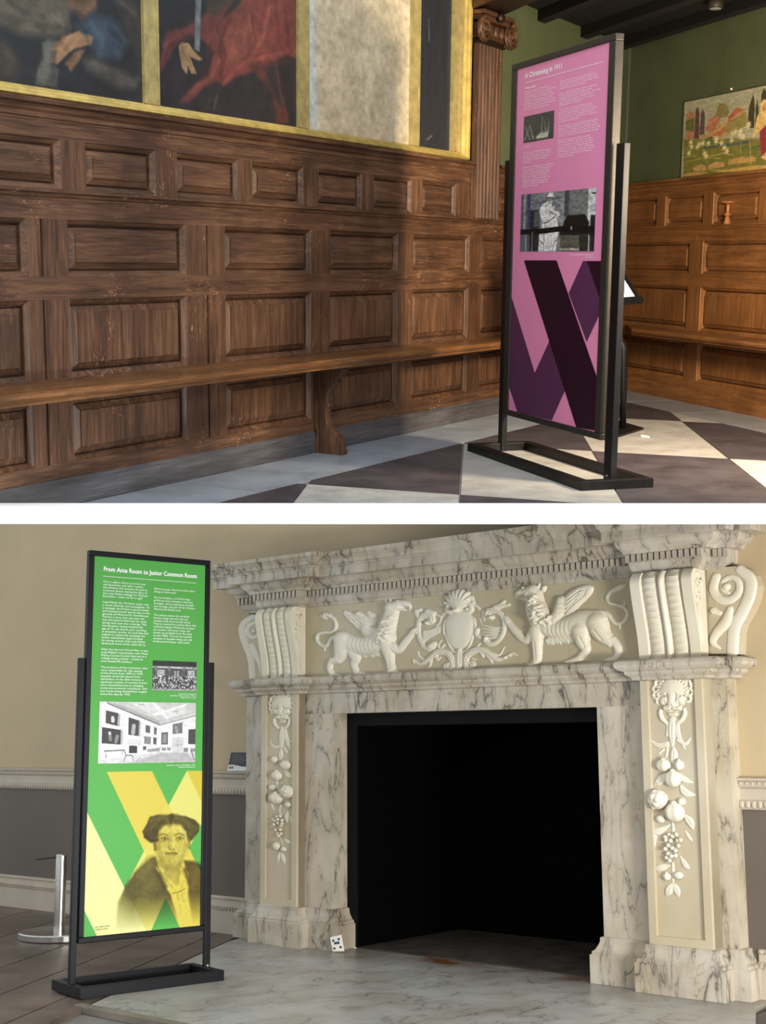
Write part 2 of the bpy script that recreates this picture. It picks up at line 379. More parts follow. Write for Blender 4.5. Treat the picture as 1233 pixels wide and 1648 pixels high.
# ------------------------------------------------------------------ carved relief: one continuous skin raised from the slab by tapering strokes
def smooth(pts, n=4):
    """A curve through the points of a stroke, radius and all."""
    if len(pts) < 3: return list(pts)
    P = [np.array(p, float) for p in pts]; P = [2*P[0]-P[1]] + P + [2*P[-1]-P[-2]]; out = []
    for i in range(1, len(P)-2):
        a, b, c, d = P[i-1:i+3]
        for k in range(n):
            t = k/n; q = 0.5*(2*b+(c-a)*t+(2*a-5*b+4*c-d)*t*t+(3*b-a-3*c+d)*t**3); q[2] = max(q[2], 0.0008); out.append(tuple(q))
    return out+[tuple(P[-2])]
def relief(name, strokes, mat, parent, n0, res=0.003, grooves=(), label=None, depth=None, tex=None):
    """STROKES: (points [(u, z, radius)], height factor, sharp). The carved height is a half-round of each stroke, blended."""
    fr, base = BASE[parent.name]
    allp = [p for s_ in strokes for p in s_[0]]
    u0 = min(p[0]-p[2] for p in allp)-res*2; u1 = max(p[0]+p[2] for p in allp)+res*2
    z0 = min(p[1]-p[2] for p in allp)-res*2; z1 = max(p[1]+p[2] for p in allp)+res*2
    U, Z = np.meshgrid(np.arange(u0, u1, res), np.arange(z0, z1, res))
    H = np.full(U.shape, -0.02)
    for pts, hk, mode in strokes:
        pts = smooth(pts) if len(pts) > 1 else [pts[0], (pts[0][0]+1e-5, pts[0][1], pts[0][2])]
        h = np.full(U.shape, -0.02)
        for (xa, za, ra), (xb, zb, rb) in zip(pts[:-1], pts[1:]):
            m = max(ra, rb)+res
            i0, i1 = np.searchsorted(U[0], [min(xa, xb)-m, max(xa, xb)+m]); j0, j1 = np.searchsorted(Z[:, 0], [min(za, zb)-m, max(za, zb)+m])
            if i1 <= i0 or j1 <= j0: continue
            uu = U[j0:j1, i0:i1]; zz = Z[j0:j1, i0:i1]
            ex, ez = xb-xa, zb-za; L = ex*ex+ez*ez+1e-14
            t = np.clip(((uu-xa)*ex+(zz-za)*ez)/L, 0, 1)
            d = np.hypot(uu-xa-t*ex, zz-za-t*ez); r = ra+(rb-ra)*t
            hh = hk*r*np.sqrt(np.clip(1-(d/r)**2, 0, 1)); hh[d >= r] = -0.02
            h[j0:j1, i0:i1] = np.maximum(h[j0:j1, i0:i1], hh)
        if mode == 'add': H = np.where(h > 0, np.maximum(H, 0)+h, H)
        elif mode == 'top': H = np.maximum(H, h)
        else:
            k = mode if isinstance(mode, float) else 0.006
            on = (h > 0) & (H > 0)
            H = np.maximum(H, h) + np.where(on, np.maximum(k-np.abs(H-h), 0)**2/(4*k), 0)
    for pts, dep in grooves:
        for (xa, za, ra), (xb, zb, rb) in zip(pts[:-1], pts[1:]):
            ex, ez = xb-xa, zb-za; L = ex*ex+ez*ez+1e-14
            t = np.clip(((U-xa)*ex+(Z-za)*ez)/L, 0, 1)
            d = np.hypot(U-xa-t*ex, Z-za-t*ez); r = ra+(rb-ra)*t
            H = np.where(H > 0, np.maximum(H-dep*np.exp(-(d/r)**2), 0.0006), H)
    if tex is not None: H = np.where(H > 0, H+tex(U, Z), H)
    on = H > 0
    cell = on[:-1, :-1] | on[1:, :-1] | on[:-1, 1:] | on[1:, 1:]
    J, I = np.nonzero(cell); w = U.shape[1]
    q = np.stack([J*w+I, (J+1)*w+I, (J+1)*w+I+1, J*w+I+1], 1)
    used, inv = np.unique(q, return_inverse=True)
    h = np.where(on, H, -0.003).ravel()[used]
    p = np.stack([U.ravel()[used]-base[0], n0+h-base[1], Z.ravel()[used]-base[2]], 1)*np.array([fr.k, -fr.k, fr.k])
    me = grid_mesh(name, p, inv.reshape(-1, 4)); me.shade_smooth(); me.materials.append(mat)
    o = bpy.data.objects.new(name, me); place(o, parent, fr, base)
    if label: o['label'] = label
    return o

def writing(name, body, parent, at, size, mat, bold=0.0, spacing=1.0, align='LEFT', label=None, fit=None):
    """Printed lettering as a flat mesh; FIT sets the width of the widest line."""
    fr, base = BASE[parent.name]
    c = bpy.data.curves.new(name, 'FONT'); c.body = body; c.size = size*fr.k; c.space_line = spacing; c.align_x = align
    c.offset = bold*fr.k; c.resolution_u = 2
    tmp = bpy.data.objects.new(name, c); COL.objects.link(tmp)
    me = bpy.data.meshes.new_from_object(tmp.evaluated_get(bpy.context.evaluated_depsgraph_get()))
    bpy.data.objects.remove(tmp); me.name = name; me.materials.clear(); me.materials.append(mat)
    co = np.empty(len(me.vertices)*3); me.vertices.foreach_get('co', co); co = co.reshape(-1, 3)
    w = co[:, 0].max()-co[:, 0].min(); kx = fit*fr.k/w if fit else 1.0
    o_ = fr.v(at[0]-base[0], at[1]-base[1], at[2]-base[2])
    out = np.stack([co[:, 0]*kx+o_.x, np.full(len(co), o_.y), co[:, 1]+o_.z], 1)
    me.vertices.foreach_set('co', out.ravel()); me.update()
    o = bpy.data.objects.new(name, me); place(o, parent, fr, base)
    if label: o['label'] = label
    return o

# ================================================================== UPPER ROOM: setting
g = G().box(-3.3, 4.24, -0.12, 0.0, -0.03, 3.0)
wall_left = structure('wall_left', g, green_paint, LEFT)
g = G().box(-1.42, 2.4, -0.12, 0.0, -0.03, 3.0)
wall_right = structure('wall_right', g, green_paint, RIGHT)

def clip(poly, a, b, c):
    """Keeps the side a*x + b*y >= c."""
    out = []
    for i in range(len(poly)):
        p, q = poly[i], poly[(i+1) % len(poly)]
        dp, dq = a*p[0]+b*p[1]-c, a*q[0]+b*q[1]-c
        if dp >= 0: out.append(p)
        if (dp >= 0) != (dq >= 0):
            t = dp/(dp-dq); out.append((p[0]+t*(q[0]-p[0]), p[1]+t*(q[1]-p[1])))
    return out
def shrink(poly, d):
    c = (sum(p[0] for p in poly)/len(poly), sum(p[1] for p in poly)/len(poly)); out = []
    m = len(poly)
    for i in range(m):
        a, b, e = Vector(poly[i-1]), Vector(poly[i]), Vector(poly[(i+1) % m])
        d1 = (b-a); d2 = (e-b)
        if d1.length < 1e-6 or d2.length < 1e-6: out.append(tuple(b)); continue
        n1 = Vector((-d1.y, d1.x)).normalized(); n2 = Vector((-d2.y, d2.x)).normalized()
        if n1.dot(Vector(c)-b) < 0: n1 = -n1
        if n2.dot(Vector(c)-b) < 0: n2 = -n2
        w = (n1+n2)/max(0.4, 1+n1.dot(n2)); out.append((b.x+w.x*d, b.y+w.y*d))
    return out

dL, nL = (0.50056, 0.8657), (0.8657, -0.50056); pL = (-0.25397, 7.31381)
uRt, nRt = (0.29415, -0.95576), (-0.95576, -0.29415); pR = (2.24955, 9.76485)
def lw(u, n): return (pL[0]+dL[0]*u+nL[0]*n, pL[1]+dL[1]*u+nL[1]*n)
cL = nL[0]*pL[0]+nL[1]*pL[1]; cR = nRt[0]*pR[0]+nRt[1]*pR[1]
Y0 = 5.42
room = [(-3.2, Y0), (6, Y0), (6, 12), (-3.2, 12)]
inside = clip(clip(room, nL[0], nL[1], cL-0.02), nRt[0], nRt[1], cR-0.02)
floor = structure('floor', G().prism_un([(x, y) for x, y in inside], -0.035, -0.006), grout)
floor_fr = WORLD
# WORLD frame: n is -y, so plan points are given as (x, -y)
def plan(poly): return [(x, -y) for x, y in poly]
floor.data = mesh_of(G().prism_un(plan(inside), -0.035, -0.006), WORLD, (0, 0, 0), 'floor'); floor.data.materials.append(grout)
c0 = lw(-1.01, 1.265); e1 = (0.129, 0.70); e2 = (1.484, -0.731)
def vec(e): return (dL[0]*e[0]+nL[0]*e[1], dL[1]*e[0]+nL[1]*e[1])
E1, E2 = vec(e1), vec(e2)
SW = 0.515
for i in range(-4, 6):
    for j in range(-5, 5):
        P = [(c0[0]+E1[0]*(i+a)+E2[0]*(j+b), c0[1]+E1[1]*(i+a)+E2[1]*(j+b)) for a, b in ((0, 0), (1, 0), (1, 1), (0, 1))]
        P = clip(P, nL[0], nL[1], cL+SW)
        if P: P = clip(P, nRt[0], nRt[1], cR+0.475)
        if P: P = clip(P, 0, 1, Y0)
        if P: P = clip(P, -1, 0, -4.2)
        if len(P) < 3: continue
        ar = abs(sum(P[k][0]*P[(k+1) % len(P)][1]-P[(k+1) % len(P)][0]*P[k][1] for k in range(len(P))))/2
        if ar < 0.01: continue
        ob('tile', G().prism_un(plan(shrink(P, 0.004)), -0.006, 0.0), tile_light if (i+j) % 2 == 0 else tile_dark, floor)
# border stones along both walls
cuts = [-3.2, -1.42, -0.15, 1.1, 2.6, 3.9]
for a, b in zip(cuts[:-1], cuts[1:]):
    P = [lw(a, 0.0), lw(b, 0.0), lw(b, SW), lw(a, SW)]
    P = clip(clip(P, nRt[0], nRt[1], cR+0.475), 0, 1, Y0)
    if len(P) > 2: ob('border_stone', G().prism_un(plan(shrink(P, 0.004)), -0.006, 0.0), strip_stone, floor)
cuts = [-1.5, -0.2, 0.55, 1.5, 2.4]
for a, b in zip(cuts[:-1], cuts[1:]):
    f_ = lambda u, n: (pR[0]+uRt[0]*u+nRt[0]*n, pR[1]+uRt[1]*u+nRt[1]*n)
    P = [f_(a, 0.0), f_(b, 0.0), f_(b, 0.475), f_(a, 0.475)]
    P = clip(P, nL[0], nL[1], cL+0.01)
    ob('border_stone', G().prism_un(plan(shrink(P, 0.004)), -0.006, 0.0), strip_stone, floor)

# white bar put in for the blank gap between the two views
bar = G().box(-2.6, 2.6, 4.98-0.05, 4.98+0.02, 0.0283, 0.0955)
trim_1 = structure('trim_1', G(), white_trim)
trim_1.data = mesh_of(G().box(-2.6, 2.6, -5.05, -4.99, 0.0268, 0.0947), WORLD, (0, 0, 0), 'trim_1'); trim_1.data.materials.append(white_trim)
trim_1.rotation_euler = (0, -0.00997, 0)
trim_1.location = (0, 0, 0)

# ceiling of the recess and the beam that carries it
bs = lw(1.50, 0.0)
cpoly = clip(clip(clip([(-3.2, 3), (6, 3), (6, 12), (-3.2, 12)], nL[0], nL[1], cL), nRt[0], nRt[1], cR), 0.95576, 0.29415, 0.95576*bs[0]+0.29415*bs[1])
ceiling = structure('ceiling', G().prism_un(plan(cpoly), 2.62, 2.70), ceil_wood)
bs = lw(1.50, 0.0); bw = 0.36
def beam_pt(t, s): return (bs[0]+dL[0]*s+uRt[0]*t, bs[1]+dL[1]*s+uRt[1]*t)
def beam(s0, s1, z0, z1): return G().prism_un(plan([beam_pt(0.0, s0), beam_pt(3.4, s0), beam_pt(3.4, s1), beam_pt(0.0, s1)]), z0, z1)
ob('beam', beam(0.0, bw, 2.47, 2.62), dark_wood, ceiling)
ob('beam_moulding', beam(-0.03, 0.0, 2.46, 2.50), oak_h, ceiling)
ob('beam_moulding', beam(-0.045, 0.0, 2.52, 2.56), oak_h, ceiling)
ob('beam_moulding', beam(-0.06, 0.0, 2.58, 2.619), oak_h, ceiling)
for s0 in (1.0, 1.75, 2.4):
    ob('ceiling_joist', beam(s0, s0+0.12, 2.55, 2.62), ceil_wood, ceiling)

# ------------------------------------------------------------------ oak panelling
def raised_panel(u0, u1, z0, z1, face, m=0.020, bev=0.034):
    """Opening U0-U1, Z0-Z1 in the framing: a moulded edge drops to the groove, then the panel rises again to its field."""
    def ring(d, n): return [(u0+d, n, z0+d), (u1-d, n, z0+d), (u1-d, n, z1-d), (u0+d, n, z1-d)]
    b = min(bev, (z1-z0)*0.22, (u1-u0)*0.2)
    return G().loft([ring(0, face), ring(0.003, face-0.005), ring(m*0.7, face-0.012), ring(m, face-0.018), ring(m+0.001, face-0.040), ring(m+0.008, face-0.040), ring(m+0.009, face-0.026), ring(m+b, face-0.014), ring(m+b+0.001, face-0.008)], caps=False).add(ring(m+b+0.001, face-0.008), [(0, 1, 2, 3)])
def framing(wall, u0, u1, z0, z1, cols, tiers, face, mv, mh, gaps=()):
    """Stiles and rails with openings COLS x TIERS, each opening filled by a raised panel."""
    zs = [z0] + [z for t in tiers for z in t] + [z1]
    for a, b in zip(zs[0::2], zs[1::2]):
        ob('rail', G().box(u0, u1, 0.0, face, a, b), mh, wall)
    us = [u0] + [u for c in cols for u in c] + [u1]
    for (a, b) in tiers:
        for l, r in zip(us[0::2], us[1::2]):
            if r-l < 0.005: continue
            cut = [q for q in gaps if l < q < r]
            for x, y in zip([l]+[q+0.006 for q in cut], [q-0.006 for q in cut]+[r]):
                ob('stile', G().box(x, y, 0.0, face, a, b), mv, wall)
        for (l, r) in cols: ob('panel', raised_panel(l, r, a, b, face), mv if (b-a) > 0.24 and (r-l) < 0.5 else mh if (b-a) < 0.24 else mv, wall)

F = 0.046
colsL = [(-3.02, -2.29), (-2.07, -1.325), (-1.035, -0.31), (-0.13, 0.58), (0.757, 1.47), (1.65, 2.36), (2.53, 3.24), (3.41, 4.12)]
framing(wall_left, -3.25, 4.24, 0.09, 1.21, colsL, [(0.175, 0.43), (0.515, 0.825), (0.915, 1.135)], F, oak_v, oak_h, gaps=(-2.215, -1.17))
upL = [(-2.55, -2.09), (-1.95, -1.515), (-1.37, -0.92), (-0.81, -0.375), (-0.236, 0.189), (0.315, 0.74), (0.868, 1.288), (1.88, 2.30), (2.43, 2.85), (2.98, 3.4), (3.53, 3.95)]
framing(wall_left, -3.25, 4.24, 1.245, 1.505, upL, [(1.25, 1.44)], F-0.004, oak_v, oak_h)
ledge = [(0.0, 1.205), (0.048, 1.207), (0.049, 1.215), (0.056, 1.221), (0.060, 1.232), (0.070, 1.236), (0.070, 1.246), (0.0, 1.246)]
ob('ledge', G().sweep([(-3.25, 0.0), (4.24, 0.0)], ledge), oak_h, wall_left)
corn = [(0.0, 1.500), (0.045, 1.502), (0.046, 1.510), (0.052, 1.514), (0.052, 1.530), (0.064, 1.540), (0.070, 1.556), (0.090, 1.562), (0.092, 1.578), (0.0, 1.580)]
ob('cornice', G().sweep([(-3.25, 0.0), (1.462, 0.0)], corn), oak_h, wall_left)
ob('cornice', G().sweep([(1.808, 0.0), (4.24, 0.0)], corn), oak_h, wall_left)
skirt = [(0.0, 0.115), (0.048, 0.112), (0.050, 0.100), (0.054, 0.094), (0.055, 0.080), (0.056, 0.074), (0.058, 0.060), (0.060, 0.0)]
structure('baseboard_left', G().sweep([(-3.25, 0.0), (4.2, 0.0)], skirt), skirt_m, LEFT)
structure('baseboard_right', G().sweep([(-1.30, 0.0), (2.4, 0.0)], skirt), oak_lamplit_h, RIGHT)
colsR = [(-1.20, -0.135), (0.045, 1.12), (1.3, 2.3)]
framing(wall_right, -1.28, 2.4, 0.09, 1.21, colsR, [(0.16, 0.43), (0.515, 0.82), (0.91, 1.135)], F, oak_lamplit_v, oak_lamplit_h)
upR = [(-1.27, -0.655), (-0.525, 0.02), (0.15, 0.72), (0.85, 1.4), (1.55, 2.1)]
framing(wall_right, -1.28, 2.4, 1.245, 1.505, upR, [(1.25, 1.465)], F-0.004, oak_lamplit_v, oak_lamplit_h)
ob('ledge', G().sweep([(-1.28, 0.0), (2.4, 0.0)], ledge), oak_lamplit_h, wall_right)
ob('cornice', G().sweep([(-1.28, 0.0), (2.4, 0.0)], corn), oak_lamplit_h, wall_right)

# ------------------------------------------------------------------ benches
def nosed(n1, z1, th):
    return [(0.048, z1), (n1-0.015, z1), (n1-0.004, z1-0.006), (n1, z1-0.018), (n1-0.006, z1-0.030), (n1-0.02, z1-0.034), (n1-0.022, z1-th), (0.048, z1-th)]
bench = thing('bench', 'long dark oak wall bench below the gilt-framed paintings, on a scrolled bracket', 'bench', LEFT, (-0.4, 0.15, 0), 'wall benches')
def seat(n1, a, b, ka=0.0, kb=0.0):
    sec = nosed(n1, 0.507, 0.048)
    return G().loft([[(a+ka*n, n, z) for n, z in sec], [(b+kb*n, n, z) for n, z in sec]])
ob('seat_board', seat(0.31, -3.2, -0.425), oak_seat, bench)
ob('seat_board', seat(0.31, -0.421, 4.16, 0.0, -2.27), oak_seat, bench)
prof = [(0.0, 0.459), (0.215, 0.459), (0.222, 0.44), (0.21, 0.415), (0.185, 0.395), (0.178, 0.38), (0.186, 0.372), (0.178, 0.36), (0.15, 0.345), (0.128, 0.315), (0.122, 0.275), (0.135, 0.262), (0.138, 0.245), (0.122, 0.235), (0.118, 0.20), (0.125, 0.165), (0.145, 0.135), (0.18, 0.115), (0.186, 0.10), (0.205, 0.088), (0.214, 0.06), (0.216, 0.03), (0.222, 0.026), (0.222, 0.0), (0.061, 0.0), (0.061, 0.12), (0.048, 0.12), (0.048, 0.459)]
ob('bracket', G().prism_nz(prof[1:], -0.285, -0.235), oak_v, bench, bevel=0.004)
bench_r = thing('bench', 'lamplit brown oak bench along the right-hand wall under the tapestry', 'bench', RIGHT, (0.2, 0.15, 0.459), 'wall benches')
ob('seat_board', seat(0.30, -1.18, 2.35, 2.37), oak_lamplit_h, bench_r)
prof_r = [(0.048, 0.459), (0.20, 0.459), (0.12, 0.3), (0.11, 0.2), (0.19, 0.08), (0.2, 0.0), (0.061, 0.0), (0.061, 0.12), (0.048, 0.12)]
ob('bracket', G().prism_nz(prof_r, 2.0, 2.05), oak_lamplit_v, bench_r)

# ------------------------------------------------------------------ the gilt polyptych over the bench
pic = thing('framed_painting', 'huge gilt-framed painting in several panels hanging above the oak panelling', 'painting', LEFT, (-0.7, 0.0, 1.58))
def frame_moulding(u0, u1, z0, z1, w):
    pr = [(0.0, 0.0), (0.0, 0.055), (0.006, 0.066), (0.018, 0.062), (0.022, 0.048), (0.032, 0.044), (0.036, 0.030), (w-0.004, 0.026), (w, 0.016)]
    rings = []
    for d, n in pr: rings.append([(u0+d, n, z0+d), (u1-d, n, z0+d), (u1-d, n, z1-d), (u0+d, n, z1-d)])
    return G().loft(rings, caps=False)
FT = 2.565
ob('frame', frame_moulding(-3.05, 1.42, 1.583, FT, 0.046), gilt, pic)
ob('backing_board', G().box(-3.04, 1.41, 0.0, 0.012, 1.59, FT-0.005), plain('picture_back', (60, 48, 36)), pic)
for a, b in ((-1.555, -1.463), (-0.392, -0.302), (0.745, 0.842), (1.244, 1.376)):
    ob('dividing_bar', G().box(a, b, 0.012, 0.024, 1.628, FT-0.045).box(a-0.003, a+0.008, 0.012, 0.029, 1.628, FT-0.045).box(b-0.008, b+0.003, 0.012, 0.029, 1.628, FT-0.045), gilt_flat, pic)
canvas_m = painted('old_canvas', 0.45, 0.15)
def canvas(u0, u1, P, label): P.mesh('canvas', ((u0, 0.014, FT-0.045), (u1, 0.014, FT-0.045), (u1, 0.014, 1.628), (u0, 0.014, 1.628)), canvas_m, pic, label)
C0 = [([(0.254,0.726),(0.646,0.626),(0.706,0.723),(0.673,0.773),(0.527,0.797),(0.385,0.765)],(96,88,72),0.04),([(0.193,0.666),(0.813,0.409),(0.709,0.61),(0.698,0.733),(0.567,0.696),(0.32,0.709)],(104,96,80),0.05),([(0.453,0.83),(0.495,0.87),(0.515,0.941),(0.476,0.99),(0.31,0.972)],(66,58,46),0.05),([(0.722,0.71),(0.781,0.644),(0.9,0.66),(0.942,0.732),(0.896,0.824),(0.801,0.834),(0.778,0.768)],(66,84,100),0.05),([(0.693,0.623),(0.714,0.438),(0.821,0.406),(0.811,0.619),(0.748,0.683),(0.716,0.651)],(120,88,66),0.03),([(0.885,0.565),(0.939,0.497),(1.017,0.623),(0.986,0.815),(0.934,0.734)],(56,52,48),0.05),([(0.594,0.816),(0.621,0.793),(0.652,0.795),(0.651,0.838),(0.626,0.895),(0.653,0.915),(0.644,0.986),(0.565,0.991),(0.574,0.922),(0.596,0.875)],(98,96,86),0.02),([(0.751,0.853),(0.785,0.828),(0.984,0.89),(0.965,0.94),(0.893,0.952),(0.758,0.895)],(84,82,74),0.04),([(0.632,0.834),(0.673,0.773),(0.738,0.733),(0.795,0.746),(0.786,0.779),(0.711,0.817),(0.647,0.892),(0.622,0.887),(0.651,0.842)],(176,132,92),0.012),([(0.677,0.885),(0.719,0.824),(0.761,0.807),(0.734,0.865),(0.697,0.911),(0.691,0.895)],(132,98,72),0.015)]
P = Paint(300, 190, (36, 40, 42), 1.55/0.892)
for poly, c, soft in C0: P.poly(poly, c, soft)
for st, r, c in [([(0.473,0.67),(0.573,0.736),(0.69,0.735)],0.008,(60,56,48)),([(0.704,0.784),(0.646,0.874)],0.004,(120,86,60)),([(0.681,0.763),(0.64,0.832)],0.004,(120,86,60)),([(0.902,0.561),(0.972,0.607)],0.006,(96,88,76)),([(0.53,0.705),(0.603,0.763)],0.006,(70,66,56)),([(0.457,0.707),(0.544,0.727),(0.643,0.72)],0.012,(112,104,86)),([(0.502,0.663),(0.605,0.687),(0.674,0.713)],0.01,(116,106,90)),([(0.788,0.695),(0.829,0.739),(0.819,0.812)],0.014,(84,104,118)),([(0.865,0.695),(0.907,0.74)],0.012,(40,54,66)),([(0.747,0.713),(0.77,0.761)],0.012,(44,58,70)),([(0.617,0.82),(0.61,0.906),(0.596,0.977)],0.01,(116,114,102)),([(0.639,0.849),(0.631,0.971)],0.01,(70,68,62)),([(0.792,0.862),(0.894,0.897),(0.965,0.921)],0.01,(104,100,90)),([(0.705,0.766),(0.68,0.802),(0.648,0.873)],0.004,(196,150,106)),([(0.729,0.77),(0.703,0.814)],0.004,(200,156,112)),([(0.758,0.755),(0.782,0.767)],0.005,(190,146,104)),([(0.744,0.819),(0.714,0.869),(0.701,0.902)],0.004,(156,114,80)),([(0.708,0.636),(0.765,0.639),(0.799,0.605)],0.01,(150,112,84)),([(0.724,0.658),(0.756,0.672)],0.008,(86,62,48)),([(0.452,0.863),(0.486,0.905)],0.012,(80,70,56))]: P.stroke(st, r, c, 0.035, 0.8)
P.a *= 0.72
P.grain(0.16, 30, 1).grain(0.10, 8, 2); canvas(-3.0, -1.555, P, 'canvas of a seated bearded figure, hands in blue-brown drapery')
P = Paint(260, 220, (38, 39, 42), 1.071/0.892)
for poly, c, soft in [([(0.021,0.812),(0.06,0.655),(0.171,0.616),(0.287,0.553),(0.38,0.477),(0.648,0.214),(0.466,0.491),(0.356,0.659),(0.285,0.647),(0.211,0.638),(0.121,0.711),(0.056,0.806),(0.008,0.862)],(112,58,52),0.025),([(0.285,0.641),(0.4,0.562),(0.555,0.445),(0.742,0.132),(1.034,0.067),(1.023,0.52),(1.002,0.638),(0.907,0.636),(0.736,0.724),(0.528,0.8),(0.447,0.85),(0.395,0.833),(0.31,0.874),(0.204,0.961),(0.143,0.969),(0.247,0.867),(0.332,0.812),(0.376,0.701)],(120,60,53),0.025),([(0.643,0.722),(0.942,0.647),(0.906,0.765),(0.94,0.99),(0.831,1.001),(0.807,0.842),(0.689,0.778)],(88,48,44),0.03),([(0.379,0.536),(0.511,0.423),(0.558,0.233),(0.342,0.28),(0.337,0.514)],(70,58,50),0.04),([(0.399,0.622),(0.646,0.459),(0.714,0.571),(0.506,0.757)],(134,74,62),0.05),([(0.736,0.724),(0.982,0.641),(0.991,0.918),(0.856,0.901)],(50,44,46),0.03),([(0.268,0.238),(0.31,0.229),(0.283,0.712),(0.246,0.706)],(112,118,120),0.008),([(0.141,0.71),(0.162,0.684),(0.21,0.682),(0.234,0.708),(0.299,0.745),(0.274,0.754),(0.217,0.745),(0.26,0.821),(0.223,0.823),(0.2,0.786),(0.191,0.831),(0.159,0.8)],(178,140,98),0.008)]: P.poly(poly, c, soft)
for st, r, c in [([(0.4,0.577),(0.463,0.702),(0.418,0.8)],0.006,(84,36,36)),([(0.646,0.459),(0.69,0.637)],0.006,(90,38,38)),([(0.835,0.362),(0.858,0.579)],0.008,(96,42,40)),([(0.439,0.842),(0.597,0.713),(0.882,0.623)],0.006,(160,84,70)),([(0.356,0.659),(0.311,0.814)],0.006,(88,38,38)),([(0.394,0.909),(0.372,0.972)],0.006,(110,90,64)),([(0.043,0.723),(0.151,0.649)],0.005,(150,76,66)),([(0.787,0.402),(0.738,0.567),(0.643,0.675)],0.014,(150,82,70)),([(0.908,0.411),(0.932,0.567)],0.01,(92,46,44)),([(0.488,0.517),(0.42,0.649),(0.427,0.768)],0.01,(92,46,42)),([(0.577,0.471),(0.517,0.633),(0.542,0.737)],0.008,(146,78,66)),([(0.205,0.917),(0.353,0.824),(0.419,0.724)],0.008,(146,80,68)),([(0.032,0.824),(0.082,0.717),(0.211,0.653)],0.007,(84,42,40)),([(0.833,0.695),(0.871,0.834),(0.92,0.959)],0.008,(110,58,54)),([(0.161,0.704),(0.192,0.758)],0.0035,(146,108,74)),([(0.194,0.691),(0.234,0.731)],0.0035,(196,156,112)),([(0.209,0.741),(0.22,0.803)],0.003,(140,104,72)),([(0.184,0.762),(0.195,0.813)],0.003,(196,158,114)),([(0.28,0.481),(0.267,0.703)],0.003,(150,156,156)),([(0.76,0.784),(0.735,0.915)],0.012,(54,52,52)),([(0.351,0.899),(0.328,1.022)],0.014,(52,48,44))]: P.stroke(st, r, c, 0.022, 0.8)
P.a *= 0.72
P.grain(0.14, 30, 3).grain(0.10, 8, 4); canvas(-1.463, -0.392, P, 'canvas of a red-robed figure holding a sword')
P = Paint(120, 110, (178, 163, 134), 1.047/0.892)
P.poly([(0, 0), (0.05, 0), (0.09, 1), (0, 1)], (176, 180, 172), 0.08); P.grain(0.10, 40, 5).grain(0.07, 9, 6); canvas(-0.302, 0.745, P, 'bare cream canvas')
P = Paint(50, 100, (34, 36, 42), 0.4/0.892); P.stroke([(0.3, 0.2), (0.31, 0.34)], 0.004, (90, 94, 98)); P.stroke([(0.3, 0.95), (0.45, 0.92)], 0.006, (80, 82, 86)); P.grain(0.1, 20, 7)
canvas(0.842, 1.244, P, 'blue-black canvas')

# ------------------------------------------------------------------ fluted pilaster with its scrolled capital
pil = thing('fluted_pilaster', 'dark oak fluted pilaster with a scrolled capital right of the gilt frame', 'pilaster', LEFT, (1.63, 0.0, 1.247))
pu0, pu1, pn = 1.47, 1.80, 0.085
sec = [(pu0, 0.047), (pu0, pn)]
nf = 7; wf = (pu1-pu0)/nf
for i in range(nf):
    a = pu0+i*wf
    for q in range(7):
        t = math.pi*q/6; sec.append((a+wf*0.5-math.cos(t)*wf*0.36, pn-math.sin(t)*0.016))
sec += [(pu1, pn), (pu1, 0.047)]
ob('fluted_shaft', G().prism_un(sec, 1.247, 2.27), oak_v, pil)
ob('neck_band', G().box(pu0-0.012, pu1+0.012, 0.047, pn+0.012, 2.27, 2.285).box(pu0-0.005, pu1+0.005, 0.047, pn+0.006, 2.285, 2.305), dark_wood, pil)
ob('capital', G().box(pu0-0.02, pu1+0.02, 0.002, pn+0.02, 2.30, 2.39).box(pu0-0.05, pu1+0.05, 0.002, pn+0.055, 2.43, 2.455).box(pu0-0.03, pu1+0.03, 0.002, pn+0.035, 2.40, 2.43), oak_h, pil, bevel=0.004)
def volute(cu, cz, r, n, sgn):
    pts = []; rad = []
    for i in range(60):
        t = i/59.0; a = 2*math.pi*2.4*t; q = r*(1-0.86*t)
        pts.append((cu+sgn*q*math.sin(a), n, cz+q*math.cos(a))); rad.append(0.22*r*(1-0.6*t))
    return G().tube(pts, rad, 8).lathe(cu, cz, [(0.0, n-0.02), (r*1.05, n-0.02), (r*1.05, n-0.005), (0.0, n-0.005)], 24, 'n').ellipsoid((cu, n, cz), (r*0.2,)*3)
for cu, sg in ((pu0-0.01, -1), (pu1+0.03, 1)):
    ob('volute', volute(cu, 2.345, 0.072, pn+0.045, sg), oak_h, pil, smooth=True)
for i in range(3):
    ob('egg_ornament', G().ellipsoid((pu0+0.085+i*0.08, pn+0.026, 2.35), (0.026, 0.02, 0.036)), oak_h, pil, smooth=True)
ob('rosette', G().ellipsoid((1.635, pn+0.06, 2.43), (0.035, 0.02, 0.03), rib=6, ribd=0.2), dark_wood, pil, smooth=True)

